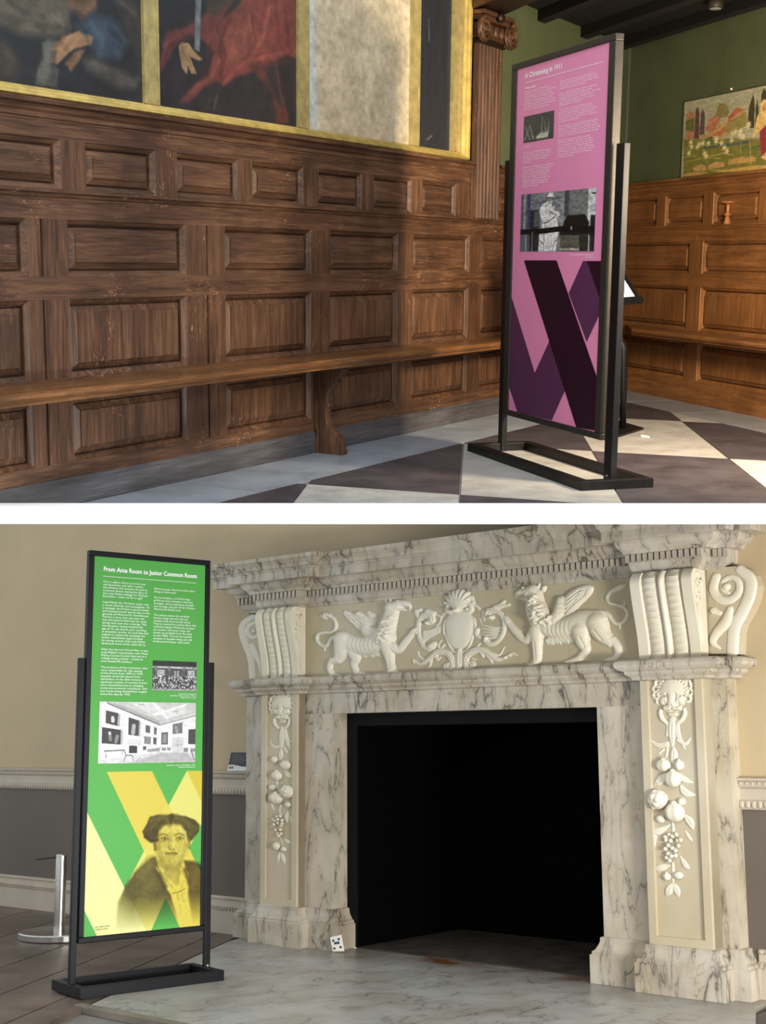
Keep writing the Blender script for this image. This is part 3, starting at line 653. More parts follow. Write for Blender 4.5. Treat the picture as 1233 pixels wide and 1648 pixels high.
# ------------------------------------------------------------------ tapestry picture, candlestick, hook
tap = thing('tapestry_picture', 'pale tapestry picture of lilies, cypresses and a haloed figure on the green wall', 'picture', RIGHT, (0.4, 0.0, 1.582))
ob('backing_board', G().box(-0.362, 1.2, 0.002, 0.018, 1.584, 2.112), plain('tapestry_edge', (120, 108, 80)), tap)
P = Paint(240, 170, (176, 176, 146), 1.54/0.52)
for poly, c, soft in [([(0.008,0.481),(1.028,0.714),(1.042,1.086),(0.026,1.016)],(128,126,56),0.03),([(0.03,0.498),(0.023,0.173),(0.062,0.125),(0.096,0.158),(0.108,0.504)],(190,132,94),0.012),([(0.021,0.245),(0.098,0.229),(0.1,0.407),(0.025,0.365)],(106,112,54),0.012),([(0.201,0.432),(0.219,0.297),(0.279,0.244),(0.318,0.277),(0.32,0.335),(0.271,0.449)],(188,126,90),0.012),([(0.279,0.244),(0.305,0.102),(0.365,0.12),(0.394,0.219),(0.386,0.295),(0.326,0.291)],(142,132,80),0.012),([(0.116,0.506),(0.256,0.445),(0.307,0.389),(0.401,0.311),(0.449,0.201),(0.499,0.215),(0.538,0.303),(0.543,0.448),(0.422,0.485),(0.336,0.556)],(198,156,100),0.012),([(0.386,0.295),(0.449,0.201),(0.514,0.231),(0.444,0.278),(0.389,0.375)],(186,108,70),0.012),([(0.332,0.441),(0.417,0.338),(0.529,0.268),(0.547,0.449),(0.393,0.501)],(154,144,84),0.012),([(0.257,0.492),(0.361,0.425),(0.392,0.455),(0.327,0.519)],(188,116,76),0.012),([(0.103,0.503),(0.104,0.16),(0.121,0.083),(0.14,0.17),(0.148,0.513)],(96,74,72),0.006),([(0.15,0.467),(0.154,0.186),(0.171,0.132),(0.189,0.207),(0.194,0.465)],(104,80,76),0.006),([(0.547,0.471),(0.549,0.23),(0.578,0.063),(0.593,0.188),(0.6,0.485)],(72,68,38),0.006),([(0.605,0.53),(0.602,0.245),(0.612,0.144),(0.626,0.252),(0.633,0.536)],(80,74,42),0.006),([(0.641,0.278),(0.641,0.094),(0.658,0.024),(0.681,0.085),(0.695,0.293)],(70,66,42),0.006),([(0.74,0.605),(0.741,0.285),(0.755,0.141),(0.787,0.298),(0.799,0.619)],(72,68,38),0.006),([(0.807,0.664),(0.895,0.454),(1.017,0.446),(1.028,0.714)],(170,140,90),0.012),([(0.204,0.526),(0.265,0.505),(0.269,0.598),(0.206,0.585)],(90,110,54),0.012),([(0.192,0.628),(0.578,0.628),(0.579,0.667),(0.193,0.658)],(84,100,92),0.01),([(0.502,0.683),(1.03,0.776),(1.032,0.838),(0.504,0.739)],(104,118,54),0.02),([(0.104,0.884),(0.175,0.849),(0.224,0.881),(0.226,0.94),(0.114,0.934)],(200,164,98),0.012),([(0.24,0.884),(0.3,0.842),(0.376,0.862),(0.378,0.92),(0.241,0.931)],(204,166,100),0.012),([(0.406,0.844),(0.507,0.818),(0.62,0.84),(0.636,0.898),(0.408,0.902)],(196,158,92),0.012),([(0.024,0.955),(0.171,0.943),(0.235,0.965),(0.173,1.002),(0.026,0.992)],(196,156,80),0.01),([(0.234,0.941),(0.41,0.959),(0.582,0.944),(1.038,0.982),(1.04,1.044),(0.584,1.011),(0.366,0.986)],(206,170,92),0.012),([(0.026,0.994),(0.29,0.997),(0.654,1.006),(1.04,1.044),(1.045,1.169),(0.027,1.028)],(84,84,66),0.012),([(0.584,0.601),(0.622,0.338),(0.648,0.291),(0.702,0.306),(0.739,0.391),(0.747,0.607),(0.649,0.519),(0.611,0.586)],(230,196,122),0.008),([(0.643,0.539),(0.695,0.465),(0.743,0.52),(0.764,0.889),(0.668,0.85),(0.652,0.694)],(156,58,64),0.008),([(0.665,0.86),(0.713,0.772),(0.77,0.891),(0.704,0.9)],(226,200,146),0.01)]: P.poly(poly, c, soft)
for st, r, c in [([(0.665,0.247),(0.665,0.248)],0.085,(238,206,128)),([(0.668,0.259),(0.669,0.264)],0.045,(206,158,104)),([(0.563,0.519),(0.577,0.721),(0.592,0.923)],0.006,(206,196,130)),([(0.081,0.665),(0.089,0.905)],0.005,(120,116,70)),([(0.356,0.698),(0.381,0.886)],0.005,(120,120,70)),([(0.499,0.593),(0.511,0.853)],0.005,(190,180,120)),([(0.212,0.762),(0.23,0.929)],0.005,(120,118,70)),([(0.027,0.798),(0.204,0.772),(0.345,0.81)],0.006,(176,176,70)),([(0.236,0.766),(0.357,0.744),(0.448,0.784)],0.006,(190,180,100)),([(0.025,0.738),(0.123,0.733)],0.006,(170,170,80)),([(0.676,0.504),(0.676,0.699),(0.692,0.843)],0.006,(120,40,48)),([(0.616,0.358),(0.602,0.529)],0.005,(190,150,80)),([(0.328,0.348),(0.488,0.301)],0.004,(220,180,120)),([(0.271,0.46),(0.389,0.387)],0.004,(220,180,120)),([(0.221,0.332),(0.296,0.294)],0.004,(210,150,110))]: P.stroke(st, r, c, 0.006)
for (x, y) in [(0.076,0.544),(0.087,0.606),(0.345,0.615),(0.37,0.678),(0.394,0.723),(0.202,0.713),(0.219,0.751),(0.495,0.503),(0.49,0.546),(0.519,0.576),(0.452,0.504),(0.43,0.51),(0.556,0.43),(0.55,0.45),(0.297,0.547),(0.299,0.582),(0.136,0.617),(0.154,0.585),(0.186,0.58),(0.233,0.591),(0.065,0.685),(0.426,0.599)]:
    for a in range(7):
        t = a*0.9+x*7; P.stroke([(x, y), (x+0.022*math.cos(t), y+0.05*math.sin(t))], [0.010, 0.004], (236, 224, 170), 0.006)
P.grain(0.10, 50, 8); P.mesh('woven_face', ((-0.358, 0.019, 2.108), (1.196, 0.019, 2.108), (1.196, 0.019, 1.588), (-0.358, 0.019, 1.588)), painted('woven_cloth', 0.8, 0.3), tap)
cs = thing('candlestick', 'turned wooden candlestick standing on the ledge of the right-hand panelling', 'candlestick', RIGHT, (0.36, 0.05, 1.246))
turned = oak('turned_wood', (120, 72, 38), (168, 108, 62), (200, 142, 92), 'z', 0.1, 0.3)
ob('base', G().lathe(0.36, 0.052, [(0.0, 1.246), (0.026, 1.246), (0.026, 1.252), (0.021, 1.268), (0.016, 1.285), (0.014, 1.300)], 20), turned, cs, smooth=True)
ob('stem', G().lathe(0.36, 0.052, [(0.014, 1.300), (0.024, 1.306), (0.024, 1.313), (0.012, 1.319), (0.010, 1.34), (0.011, 1.36), (0.013, 1.375)], 20), turned, cs, smooth=True)
ob('drip_tray', G().lathe(0.36, 0.052, [(0.013, 1.375), (0.03, 1.384), (0.05, 1.388), (0.051, 1.394), (0.012, 1.396), (0.0, 1.396)], 24), turned, cs, smooth=True)
hk = ob('picture_hook', G().lathe(0.24, 2.137, [(0.0, 0.0), (0.009, 0.0), (0.009, 0.004), (0.004, 0.012), (0.0, 0.013)], 12, 'n'), plain('white_plastic', (220, 220, 210)), None, RIGHT, (0.24, 0, 2.137), smooth=True)
tag(hk, 'tiny white picture hook on green wall above the tapestry', 'hook')
sl = thing('ceiling_spotlight', 'small grey spotlight fixed under the dark ceiling', 'lamp', WORLD, (2.06, -9.0, 2.62))
ob('lamp_body', G().lathe(2.06, -9.0, [(0.0, 2.555), (0.045, 2.555), (0.05, 2.56), (0.05, 2.60), (0.03, 2.62), (0.0, 2.62)], 20), grey_metal, sl, smooth=True)
ob('lens', G().lathe(2.06, -9.0, [(0.0, 2.552), (0.036, 2.552), (0.036, 2.556), (0.0, 2.556)], 20), plain('lamp_lens', (160, 160, 150), 0.2), sl)

# ------------------------------------------------------------------ reading lectern behind the pink banner, scrap of paper
lec = thing('lectern', 'black tilted reading lectern with a printed sheet, half behind the pink banner', 'lectern', WORLD, (1.45, -8.15, 0))
B_, T_, L_ = Vector((1.503, 8.0, 0.764)), Vector((1.357, 8.3, 1.05)), Vector((1.269, 7.9, 0.75))
up = (T_-B_).normalized(); lf = (L_-B_); lf = (lf-up*lf.dot(up)).normalized(); no = up.cross(lf).normalized()
if no.y > 0: no = -no
hgt = (T_-B_).length*1.12; wid = 0.46
def brd(a, b, c): p = B_+lf*a+up*b+no*c; return (p.x, -p.y, p.z)
def slab(a0, a1, b0, b1, c0_, c1): return G().add([brd(a, b, c) for c in (c0_, c1) for b in (b0, b1) for a in (a0, a1)], [(0, 1, 3, 2), (4, 6, 7, 5), (0, 4, 5, 1), (2, 3, 7, 6), (0, 2, 6, 4), (1, 5, 7, 3)])
ob('board', slab(0, wid, 0, hgt, -0.015, 0.0), black_metal, lec, bevel=0.003)
ob('raised_edge', slab(0, wid, 0, 0.035, 0, 0.012), black_metal, lec)
ob('printed_sheet', slab(0.035, wid-0.03, 0.05, hgt*0.72, 0.0, 0.002), plain('paper_sheet', (196, 214, 244), 0.5, 0, 0.01), lec)
for k in range(9):
    ob('line_of_print', slab(0.06, 0.06+(0.3, 0.26, 0.29, 0.2, 0.3, 0.27, 0.3, 0.24, 0.28)[k], hgt*(0.16+0.06*k), hgt*(0.16+0.06*k)+0.006, 0.002, 0.0026), plain('grey_print', (120, 134, 160)), lec)
pc = B_+lf*wid*0.5+up*hgt*0.4-no*0.015
ob('post', G().tube([(1.44, -8.15, 0.01), (1.43, -8.15, 0.5), (pc.x, -pc.y, pc.z)], 0.02, 10), black_metal, lec, smooth=True)
ob('base_plate', G().prism_un([(1.57, -8.17), (1.475, -8.55), (1.15, -8.35), (1.36, -7.80)], 0.0, 0.012), black_metal, lec)
pp = ob('paper_scrap', G().prism_un([(1.49, -7.83), (1.535, -7.80), (1.54, -7.86), (1.50, -7.90)], 0.0003, 0.004), plain('scrap_white', (235, 235, 230)), None, WORLD, (1.51, -7.84, 0))
tag(pp, 'tiny white paper scrap on the floor tile right of the pink banner', 'paper')

# ------------------------------------------------------------------ banner stands
def banner_stand(label, fr, pu, pz, posts, posttop, base, bn, sheet, frame_m, post_m, inset, bar=0.042, pd=0.03, basew=0.05):
    t = thing('banner_stand', label, 'banner stand', fr, ((base[0]+base[1])/2, 0, 0), 'printed banner stands')
    fw = inset
    for nm, bx in (('frame_rail', (pu[0], pu[1], pz[1]-fw[1], pz[1])), ('frame_rail', (pu[0], pu[1], pz[0], pz[0]+fw[1])), ('frame_stile', (pu[0], pu[0]+fw[0], pz[0]+fw[1], pz[1]-fw[1])), ('frame_stile', (pu[1]-fw[0], pu[1], pz[0]+fw[1], pz[1]-fw[1]))):
        ob(nm, G().box(bx[0], bx[1], -pd, 0.008, bx[2], bx[3]), frame_m, t, bevel=0.004)
    for (a, b) in posts:
        p = ob('post', G().box(a, b, -pd*0.9, 0.0, 0.0, posttop), post_m, t, bevel=0.003)
    for z in (bar*0.3, bar*0.95):
        ob('bolt', G().lathe(posts[1][0]+0.5*(posts[1][1]-posts[1][0]), z+0.008, [(0.0, 0.0), (0.007, 0.0), (0.006, 0.004), (0.0, 0.005)], 10, 'n'), steel, t)
    n0, n1 = bn
    ob('base_bar', G().box(base[0], base[1], n1-basew, n1, 0.0, bar), post_m, t, bevel=0.002)
    ob('base_bar', G().box(base[0], base[1], n0, n0+basew, 0.0, bar), post_m, t, bevel=0.002)
    ob('base_bar', G().box(base[0], base[0]+basew, n0+basew, n1-basew, 0.0, bar), post_m, t, bevel=0.002)
    ob('base_bar', G().box(base[1]-basew, base[1], n0+basew, n1-basew, 0.0, bar), post_m, t, bevel=0.002)
    iu = (pu[0]+fw[0]-0.002, pu[1]-fw[0]+0.002); iz = (pz[0]+fw[1]-0.002, pz[1]-fw[1]+0.002)
    sh = ob('printed_panel', G().box(iu[0], iu[1], -pd+0.005, 0.0, iz[0], iz[1]), sheet, t)
    return t, sh, iu, iz
def pict(P, t, u0, u1, z0, z1, mat, label, n=0.0012, name='photograph'):
    return P.mesh(name, ((u0, n, z1), (u1, n, z1), (u1, n, z0), (u0, n, z0)), mat, t, label)
print_m = painted('satin_print', 0.45, 0.0, 0.35)
photo_m = painted('printed_photograph', 0.35, 0.0, 0.5)

pink = plain('pink_print', (232, 142, 184), 0.45, 0, 0.01, 2, 0.35)
t1, sh, iu, iz = banner_stand('pink banner stand reading A Christening in 1911, black legs on the chequered floor', STAND1,
    (-1.315, -0.235), (0.20, 1.957), ((-1.385, -1.335), (-0.205, -0.135)), 1.495, (-1.395, -0.085), (-0.19, 0.17), pink, grey_metal, black_metal, (0.058, 0.03), 0.042, 0.034, 0.05)
dark_plum = plain('dark_plum_print', (40, 8, 30), 0.45, 0, 0.01, 2, 0.35); plum = plain('plum_print', (88, 46, 80), 0.45, 0, 0.01, 2, 0.35)
PK = {'d1':[(-1.1178,0.9945),(-0.7492,0.9963),(-0.2876,0.4704),(-0.2854,0.2375),(-0.4833,0.2296)],'pl':[(-1.2692,0.812),(-0.9532,0.445),(-0.7941,0.6192),(-0.6088,0.3954),(-0.7463,0.2329),(-1.1473,0.2298),(-1.2549,0.3462)],'pr':[(-0.4765,0.9949),(-0.4401,0.9951),(-0.291,0.8191),(-0.2905,0.7672),(-0.4113,0.6309),(-0.6105,0.8458)],'d2':[(-0.4401,0.9951),(-0.2928,0.9959),(-0.291,0.8191)]}
for nm, key, m in (('plum_band', 'pl', plum), ('plum_band', 'pr', plum), ('dark_band', 'd2', dark_plum), ('dark_band', 'd1', dark_plum)):
    n_ = {'pl': 0.0010, 'pr': 0.0010, 'd2': 0.0014, 'd1': 0.0018}[key]
    g = G(); g.v = [(min(max(u, iu[0]), iu[1]), n_, max(z, iz[0])) for u, z in PK[key]]; g.f = [tuple(range(len(g.v)))]
    ob(nm, g, m, t1)
b1 = lambda u: iu[0]+(iu[1]-iu[0])*u
writing('heading_lettering', 'A Christening in 1911', t1, (b1(0.10), 0.0015, 1.874), 0.034, text_m, bold=0.0010, fit=0.405)
ob('rule_line', G().box(b1(0.10), b1(0.93), 0.0, 0.0012, 1.851, 1.853), text_m, t1)
writing('subheading', 'What a day!', t1, (b1(0.10), 0.0015, 1.822), 0.0125, text_m, bold=0.0005, fit=0.125)
TX = 0.01145
writing('text_column', "It\u2019s the evening of Saturday 11\nFebruary, 1911, and you\u2019re watching\nfireworks from the steps of the\nmansion. There\u2019s the Niagara Falls,\ncherry trees sweeping, and a Fire\nFly. There\u2019s a picture of the Earl and\nCountess, with the words \u2018Long live\nthe heir\u2019, illuminating the sky.", t1, (b1(0.10), 0.0015, 1.806), TX*1.06, text_m, fit=0.345)
writing('text_column', "You\u2019re one of 5,000 invited guests\nfor the christening of Peter, future\n8th Earl; not much, it\u2019s I has been\nmore like a coronation than a\nchristening.\n\nAt noon, the Chapel was crowded to\nwhite blossom. The family gathered\naround a baptismal bowl of water\nafter hearing the Fitzwilliam arms.\nPeter was wrapped in a family\nheirloom, a scarf given to the first\nWilliam Fitzwilliam on the field\nof battle in 1066 by William the\nConqueror himself.", t1, (b1(0.10), 0.0015, 1.513), TX, text_m, fit=0.345)
writing('text_column', "After the service, you all went to\nthe Whistlejacket Room, where the\nCountess cut a slice 4 feet high cake,\ntopped by stone cherubs.\n\nLater, you and 4,000 others headed\nto the Stable Block, where 200\nwaiters from Lyons of London, served\n17,000 sandwiches, 10,000 meat\npies, 30,000 cakes and buns, and\n3,500 gallons of beer!\n\nThe estate around 10,000 local\npeople have gathered in the Park\nfor the celebrations, enjoying bands,\na procession, and a football match.\nAn ox has been roasted, so they can\neat beef sandwiches.\n\nThe family are overjoyed because the\nfuture of the Earldom is secure. The\nEarl\u2019s four daughters could not inherit\nthe title and estate, but may his son will\nensure it stays in the immediate family.\n\nPeter will go on to become the\n8th Earl in 1943. His time as Earl\nwas tragically cut short as he died\nin an air crash in 1948, along with\nKathleen Kennedy, sister of future\nUS President, John Kennedy. But for\nnow you\u2019ll remember the happier\nevents of today.", t1, (b1(0.50), 0.0015, 1.812), TX*0.93, text_m, fit=0.415)
P = Paint(70, 46, (52, 56, 60), 0.36/0.13)
for x0, x1, y0, r in ((0.05, 0.22, 0.4, 0.02), (0.2, 0.05, 0.42, 0.02), (0.2, 0.34, 0.36, 0.03), (0.62, 0.60, 0.2, 0.03), (0.84, 0.82, 0.3, 0.025), (0.7, 0.78, 0.35, 0.02)):
    P.stroke([(x0, y0), (x1, 0.9)], [r*0.6, r*2], (176, 176, 160), 0.12, 0.8)
P.poly([(0.42, 0.85), (0.6, 0.72), (0.85, 0.72), (0.8, 0.95), (0.45, 0.95)], (190, 188, 170), 0.1); P.poly([(0, 0.94), (1, 0.94), (1, 1), (0, 1)], (40, 42, 44), 0.05); P.grain(0.3, 40, 9)
pict(P, t1, b1(0.098), b1(0.447), 1.566, 1.692, photo_m, 'black and white photograph of fireworks')
writing('caption', 'Christening fireworks, 1911\nArchive photograph', t1, (b1(0.10), 0.0015, 1.549), 0.009, text_m)
P = Paint(120, 96, (128, 130, 134), 0.79/0.28)
for poly, c, soft in [([(0.0,0.0),(0.142,0.005),(0.142,1.0),(0.0,1.0)],(96,100,112),0.02),([(0.04,0.006),(0.079,0.004),(0.074,0.601),(0.04,0.599)],(150,152,150),0.02),([(0.096,0.006),(0.142,0.005),(0.136,0.605),(0.096,0.602)],(62,72,100),0.02),([(0.136,0.282),(0.272,0.281),(0.272,1.0),(0.136,1.0)],(44,46,50),0.04),([(0.198,0.318),(0.266,0.31),(0.266,0.583),(0.198,0.579)],(90,92,94),0.03),([(0.556,0.004),(0.612,-0.003),(0.601,0.601),(0.556,0.599)],(150,152,154),0.03),([(0.612,-0.003),(0.907,-0.005),(0.907,0.458),(0.612,0.437)],(120,122,122),0.05),([(0.612,-0.003),(0.669,-0.002),(0.669,0.414),(0.612,0.437)],(76,78,80),0.04),([(0.907,-0.005),(1.0,0.0),(1.0,0.464),(0.941,0.46),(0.935,0.591),(0.907,0.59)],(205,208,206),0.015),([(0.947,0.066),(1.0,0.069),(1.0,0.098),(0.947,0.092)],(60,62,62),0.01),([(0.947,0.421),(1.0,0.425),(1.0,1.0),(0.947,1.0)],(40,40,38),0.02),([(0.601,0.546),(0.646,0.412),(0.873,0.402),(0.93,0.538),(0.918,0.643),(0.601,0.629)],(26,26,26),0.03),([(0.556,0.626),(1.0,0.608),(1.0,0.752),(0.556,0.737)],(30,30,30),0.03),([(0.567,0.738),(0.918,0.749),(0.907,1.0),(0.567,1.0)],(96,94,82),0.04),([(0.805,0.745),(0.93,0.749),(0.93,1.0),(0.828,1.0)],(46,46,40),0.04),([(0.346,0.175),(0.374,0.128),(0.42,0.134),(0.442,0.242),(0.488,0.26),(0.465,0.314),(0.544,0.335),(0.556,0.405),(0.51,0.443),(0.533,0.57),(0.544,0.626),(0.51,1.0),(0.266,1.0),(0.283,0.699),(0.317,0.529),(0.266,0.295),(0.295,0.226)],(228,228,224),0.015),([(0.374,0.057),(0.408,0.005),(0.448,0.011),(0.465,0.062),(0.454,0.102),(0.42,0.084),(0.374,0.1)],(236,236,232),0.01),([(0.38,0.101),(0.448,0.095),(0.437,0.199),(0.385,0.193)],(176,172,164),0.015),([(0.374,0.079),(0.454,0.086),(0.454,0.114),(0.374,0.107)],(70,70,70),0.01)]: P.poly(poly, c, soft)
for st, r, c in [([(0.0,0.657),(0.283,0.656),(0.556,0.626),(1.0,0.647)],0.045,(16,16,16)),([(0.363,0.099),(0.357,0.616)],0.006,(90,92,96)),([(0.346,0.701),(0.346,1.0)],0.006,(90,92,96)),([(0.142,0.188),(0.578,0.103)],0.008,(70,78,100)),([(0.193,0.201),(0.187,0.607)],0.006,(50,50,52)),([(0.329,0.515),(0.397,0.505),(0.499,0.401)],0.01,(70,70,70)),([(0.709,0.62),(0.71,0.62)],0.03,(170,170,164)),([(0.085,0.72),(0.085,1.0)],0.02,(170,172,172)),([(0.176,0.665),(0.176,1.0)],0.012,(150,150,150)),([(0.93,0.736),(0.93,1.0)],0.012,(180,176,160)),([(0.283,0.813),(0.34,0.872),(0.346,0.986)],0.008,(110,110,110)),([(0.465,1.0),(0.488,0.846),(0.556,0.765)],0.01,(110,110,104)),([(0.567,0.965),(0.816,0.964)],0.014,(190,186,170)),([(0.42,0.338),(0.465,0.37)],0.02,(150,150,150)),([(0.51,0.36),(0.533,0.431)],0.02,(190,190,186))]: P.stroke(st, r, c, 0.012)
P.grain(0.22, 40, 10)
pict(P, t1, b1(0.092), b1(0.915), 1.038, 1.317, photo_m, 'black and white photograph of a white-gowned woman holding flowers')
writing('caption', 'The family photographed after the christening, 1911\nPrivate collection', t1, (b1(0.915), 0.0015, 1.020), 0.0115, text_m, align='RIGHT')

# ================================================================== LOWER ROOM: setting
WN = -0.10
def topz(u): return 1.92+(2.5-u)*0.115
OL0, OL1 = -0.70, 1.98           # the chimney breast behind the fireplace is left open for the hearth
g = G().prism_uz([(-4.6, 0.74), (OL0, 0.74), (OL0, topz(OL0)), (-4.6, topz(-4.6))], WN-0.12, WN)
g.prism_uz([(OL0, 1.25), (OL1, 1.25), (OL1, topz(OL1)), (OL0, topz(OL0))], WN-0.12, WN)
g.prism_uz([(OL1, 0.74), (3.6, 0.74), (3.6, topz(3.6)), (OL1, topz(OL1))], WN-0.12, WN)
wall_back = structure('wall_back', g, cream_wall, FIRE)
ob('dado', G().box(-4.6, -0.70, WN-0.12, WN, -0.05, 0.74).box(1.98, 3.6, WN-0.12, WN, -0.05, 0.74), dado_wall, wall_back)
rail = [(0.0, 0.722), (0.012, 0.724), (0.016, 0.732), (0.020, 0.758), (0.012, 0.762), (0.010, 0.772), (0.010, 0.806), (0.022, 0.812), (0.026, 0.822), (0.024, 0.834), (0.038, 0.838), (0.040, 0.848), (0.0, 0.850)]
def rail_piece(name, u0, u1):
    r = structure(name, G().sweep([(u0, WN), (u1, WN)], rail), off_white, FIRE)
    g = G(); g2 = G(); n = int((u1-u0)/0.026)
    for i in range(n):
        a = u0+0.026*(i+0.5); g.ellipsoid((a, WN+0.018, 0.744), (0.010, 0.008, 0.016), 6, 4)
        g2.ellipsoid((a, WN+0.024, 0.826), (0.006, 0.006, 0.008), 5, 4)
    ob('leaf_ornament', g, off_white, r, kind='stuff'); ob('bead_ornament', g2, off_white, r, kind='stuff'); return r
trim_2 = rail_piece('trim_2', -4.6, -0.76); trim_3 = rail_piece('trim_3', 2.04, 3.6)
bb = [(0.0, 0.186), (0.010, 0.184), (0.014, 0.172), (0.008, 0.166), (0.010, 0.140), (0.020, 0.136), (0.024, 0.120), (0.020, 0.112), (0.022, 0.0), (0.022, -0.04)]
def base_piece(name, u0, u1):
    r = structure(name, G().sweep([(u0, WN), (u1, WN)], bb), off_white, FIRE)
    g = G(); n = int((u1-u0)/0.022)
    for i in range(n):
        a = u0+0.022*(i+0.5)
        g.ellipsoid((a, WN+0.013, 0.176), (0.006, 0.005, 0.007), 5, 4); g.tube([(a-0.006, WN+0.020, 0.114), (a+0.006, WN+0.026, 0.134)], 0.005, 5)
    ob('rope_ornament', g, off_white, r, kind='stuff'); return r
base_piece('baseboard_back', -4.6, -0.80); base_piece('baseboard_back', 2.09, 3.6)

# added unseen panel: keeps the lower window light out of the upper room
lamp_screen = structure('ceiling', G().box(1.75, 5.0, -5.0, -1.0, -0.07, -0.03), cream_wall)

# boards run away from the viewer, beside the hearth
floor_2 = structure('floor', G().prism_un([(-4.6, WN+0.002), (3.6, WN+0.002), (3.9, 2.6), (-4.6, 2.6)], -0.06, -0.03), grout, FIRE)
bd = Vector((0.489, 0.872)); bp = Vector((0.872, -0.489))
offs = [-4.2, -3.7, -3.25, -2.85, -2.32, -1.95, -1.48, -1.16, -0.865, -0.71]
def hearth_clip(P): return P
for a, b in zip(offs[:-1], offs[1:]):
    q = [bp*a + bd*s_ for s_ in (-3.5, 5.5)] + [bp*b + bd*s_ for s_ in (5.5, -3.5)]
    P = [(v.x, v.y) for v in q]
    P = clip(clip(clip(clip(P, 0, 1, WN), 0, -1, -2.6), 1, 0, -4.6), -1, 0, -3.9)
    if len(P) > 2: ob('plank', G().prism_un(shrink(P, 0.004), -0.03, -0.006), floor_wood, floor_2)
for a, b in ((1.86, 2.3), (2.3, 2.75), (2.75, 3.3)):
    P = [(a, WN), (b, WN), (b+0.75, 1.62), (a+0.75, 1.62)]
    ob('plank', G().prism_un(shrink([(max(x, 2.145), y) if y < 0.2 else (max(x, 2.90), y) for x, y in P], 0.003), -0.03, -0.006), floor_wood, floor_2)
ob('plank', G().prism_un([(0.7, 1.69), (3.9, 1.69), (3.9, 2.6), (0.2, 2.6)], -0.03, -0.006), floor_wood, floor_2)
hearth = thing('hearth', 'broad grey-white veined marble hearth slab in front of the carved fireplace', 'hearth', FIRE, (0.9, 0.7, 0))
ob('slab', G().prism_un([(-0.80, -0.096), (-0.716, 0.137), (0.125, 1.637), (2.90, 1.637), (2.14, 0.06), (2.14, -0.096)], -0.028, -0.001), hearth_m, hearth)
ob('border_stone', G().prism_un([(0.060, 1.640), (2.96, 1.640), (2.96, 1.688), (0.075, 1.688)], -0.028, -0.002), border_m, hearth)

# ================================================================== the carved marble fireplace
fire = thing('fireplace', 'great carved white marble fireplace with griffin frieze and black opening', 'fireplace', FIRE, (0.7, 0, 0))
sL, pL0, pL1, jL = -0.76, -0.565, -0.305, -0.115
jR, pR0, pR1, sR = 1.44, 1.69, 1.975, 2.045
SN, PN = -0.02, 0.06
pathL = [(sL, WN), (sL, SN), (pL0, SN), (pL0, PN), (pL1, PN), (pL1, 0), (jL, 0), (jL, -0.11)]
pathR = [(jR, -0.11), (jR, 0), (pR0, 0), (pR0, PN), (pR1, PN), (pR1, SN), (sR, SN), (sR, WN)]
full = pathL[:6] + pathR[2:]
plinth = [(0.055, 0.0), (0.055, 0.115), (0.046, 0.119), (0.047, 0.128), (0.034, 0.136), (0.020, 0.158), (0.015, 0.172), (0.015, 0.186), (0.0, 0.190)]
for p in (pathL, pathR): ob('plinth', G().sweep(p, plinth, ky=0.55), marble_vein, fire)
def shaft(u0, u1, mat):
    b = 0.036; g = G().box(u0, u1, WN, PN-0.013, 0.188, 1.246)
    g.box(u0, u0+b, WN, PN, 0.188, 1.246).box(u1-b, u1, WN, PN, 0.188, 1.246).box(u0+b, u1-b, WN, PN, 0.188, 0.222)
    return ob('pilaster', g, mat, fire, bevel=0.0015)
shaft(pL0, pL1, marble_plain); shaft(pR0, pR1, marble_plain)
ob('outer_strip', G().box(sL, pL0+0.01, WN, SN, 0.188, 1.246), marble_left, fire)
ob('outer_strip', G().box(pR1-0.01, sR, WN, SN, 0.188, 1.246), marble_right, fire)
ob('outer_block', G().box(sL+0.004, pL0+0.02, WN, SN-0.03, 1.246, 1.70), marble_plain, fire)
ob('outer_block', G().box(pR1-0.02, sR-0.004, WN, SN-0.03, 1.246, 1.70), marble_plain, fire)
ob('jamb', G().box(pL1-0.01, jL, WN-0.06, 0.0, 0.188, 1.143), marble_left, fire)
ob('jamb', G().box(jR, pR0+0.01, WN-0.06, 0.0, 0.188, 1.143), marble_left, fire)
ob('lintel', G().box(pL1-0.01, pR0+0.01, WN-0.06, 0.0, 1.143, 1.246), marble_vein, fire)
shelf = [(0.0, 1.243), (0.028, 1.248), (0.032, 1.258), (0.05, 1.268), (0.056, 1.272), (0.056, 1.282), (0.075, 1.288), (0.092, 1.298), (0.098, 1.311), (0.092, 1.324), (0.075, 1.331), (0.0, 1.333)]
ob('shelf_moulding', G().sweep(full, shelf, ky=0.5), marble_vein, fire)
ob('frieze_panel', G().box(pL1-0.01, pR0+0.01, WN, 0.0, 1.33, 1.70), frieze_m, fire)
kx = [1, 1, 1, 1, 1, 1, 0.6, 0.6, 1, 1, 1, 1]
bed = [(0.0, 1.690), (0.010, 1.691), (0.014, 1.700), (0.028, 1.712), (0.034, 1.728), (0.036, 1.738), (0.036, 1.772), (0.064, 1.774), (0.070, 1.786), (0.096, 1.802), (0.110, 1.818), (0.110, 1.828)]
ob('bed_moulding', G().sweep(full, bed, kx, 0.5), marble_vein, fire)
cor = [(0.110, 1.828), (0.178, 1.830), (0.180, 1.834), (0.180, 1.872), (0.188, 1.875), (0.190, 1.882), (0.204, 1.888), (0.214, 1.904), (0.232, 1.920), (0.246, 1.928), (0.248, 1.946), (0.0, 1.950)]
ob('mantel_cornice', G().sweep(full, cor, kx, 0.5), marble_vein, fire)
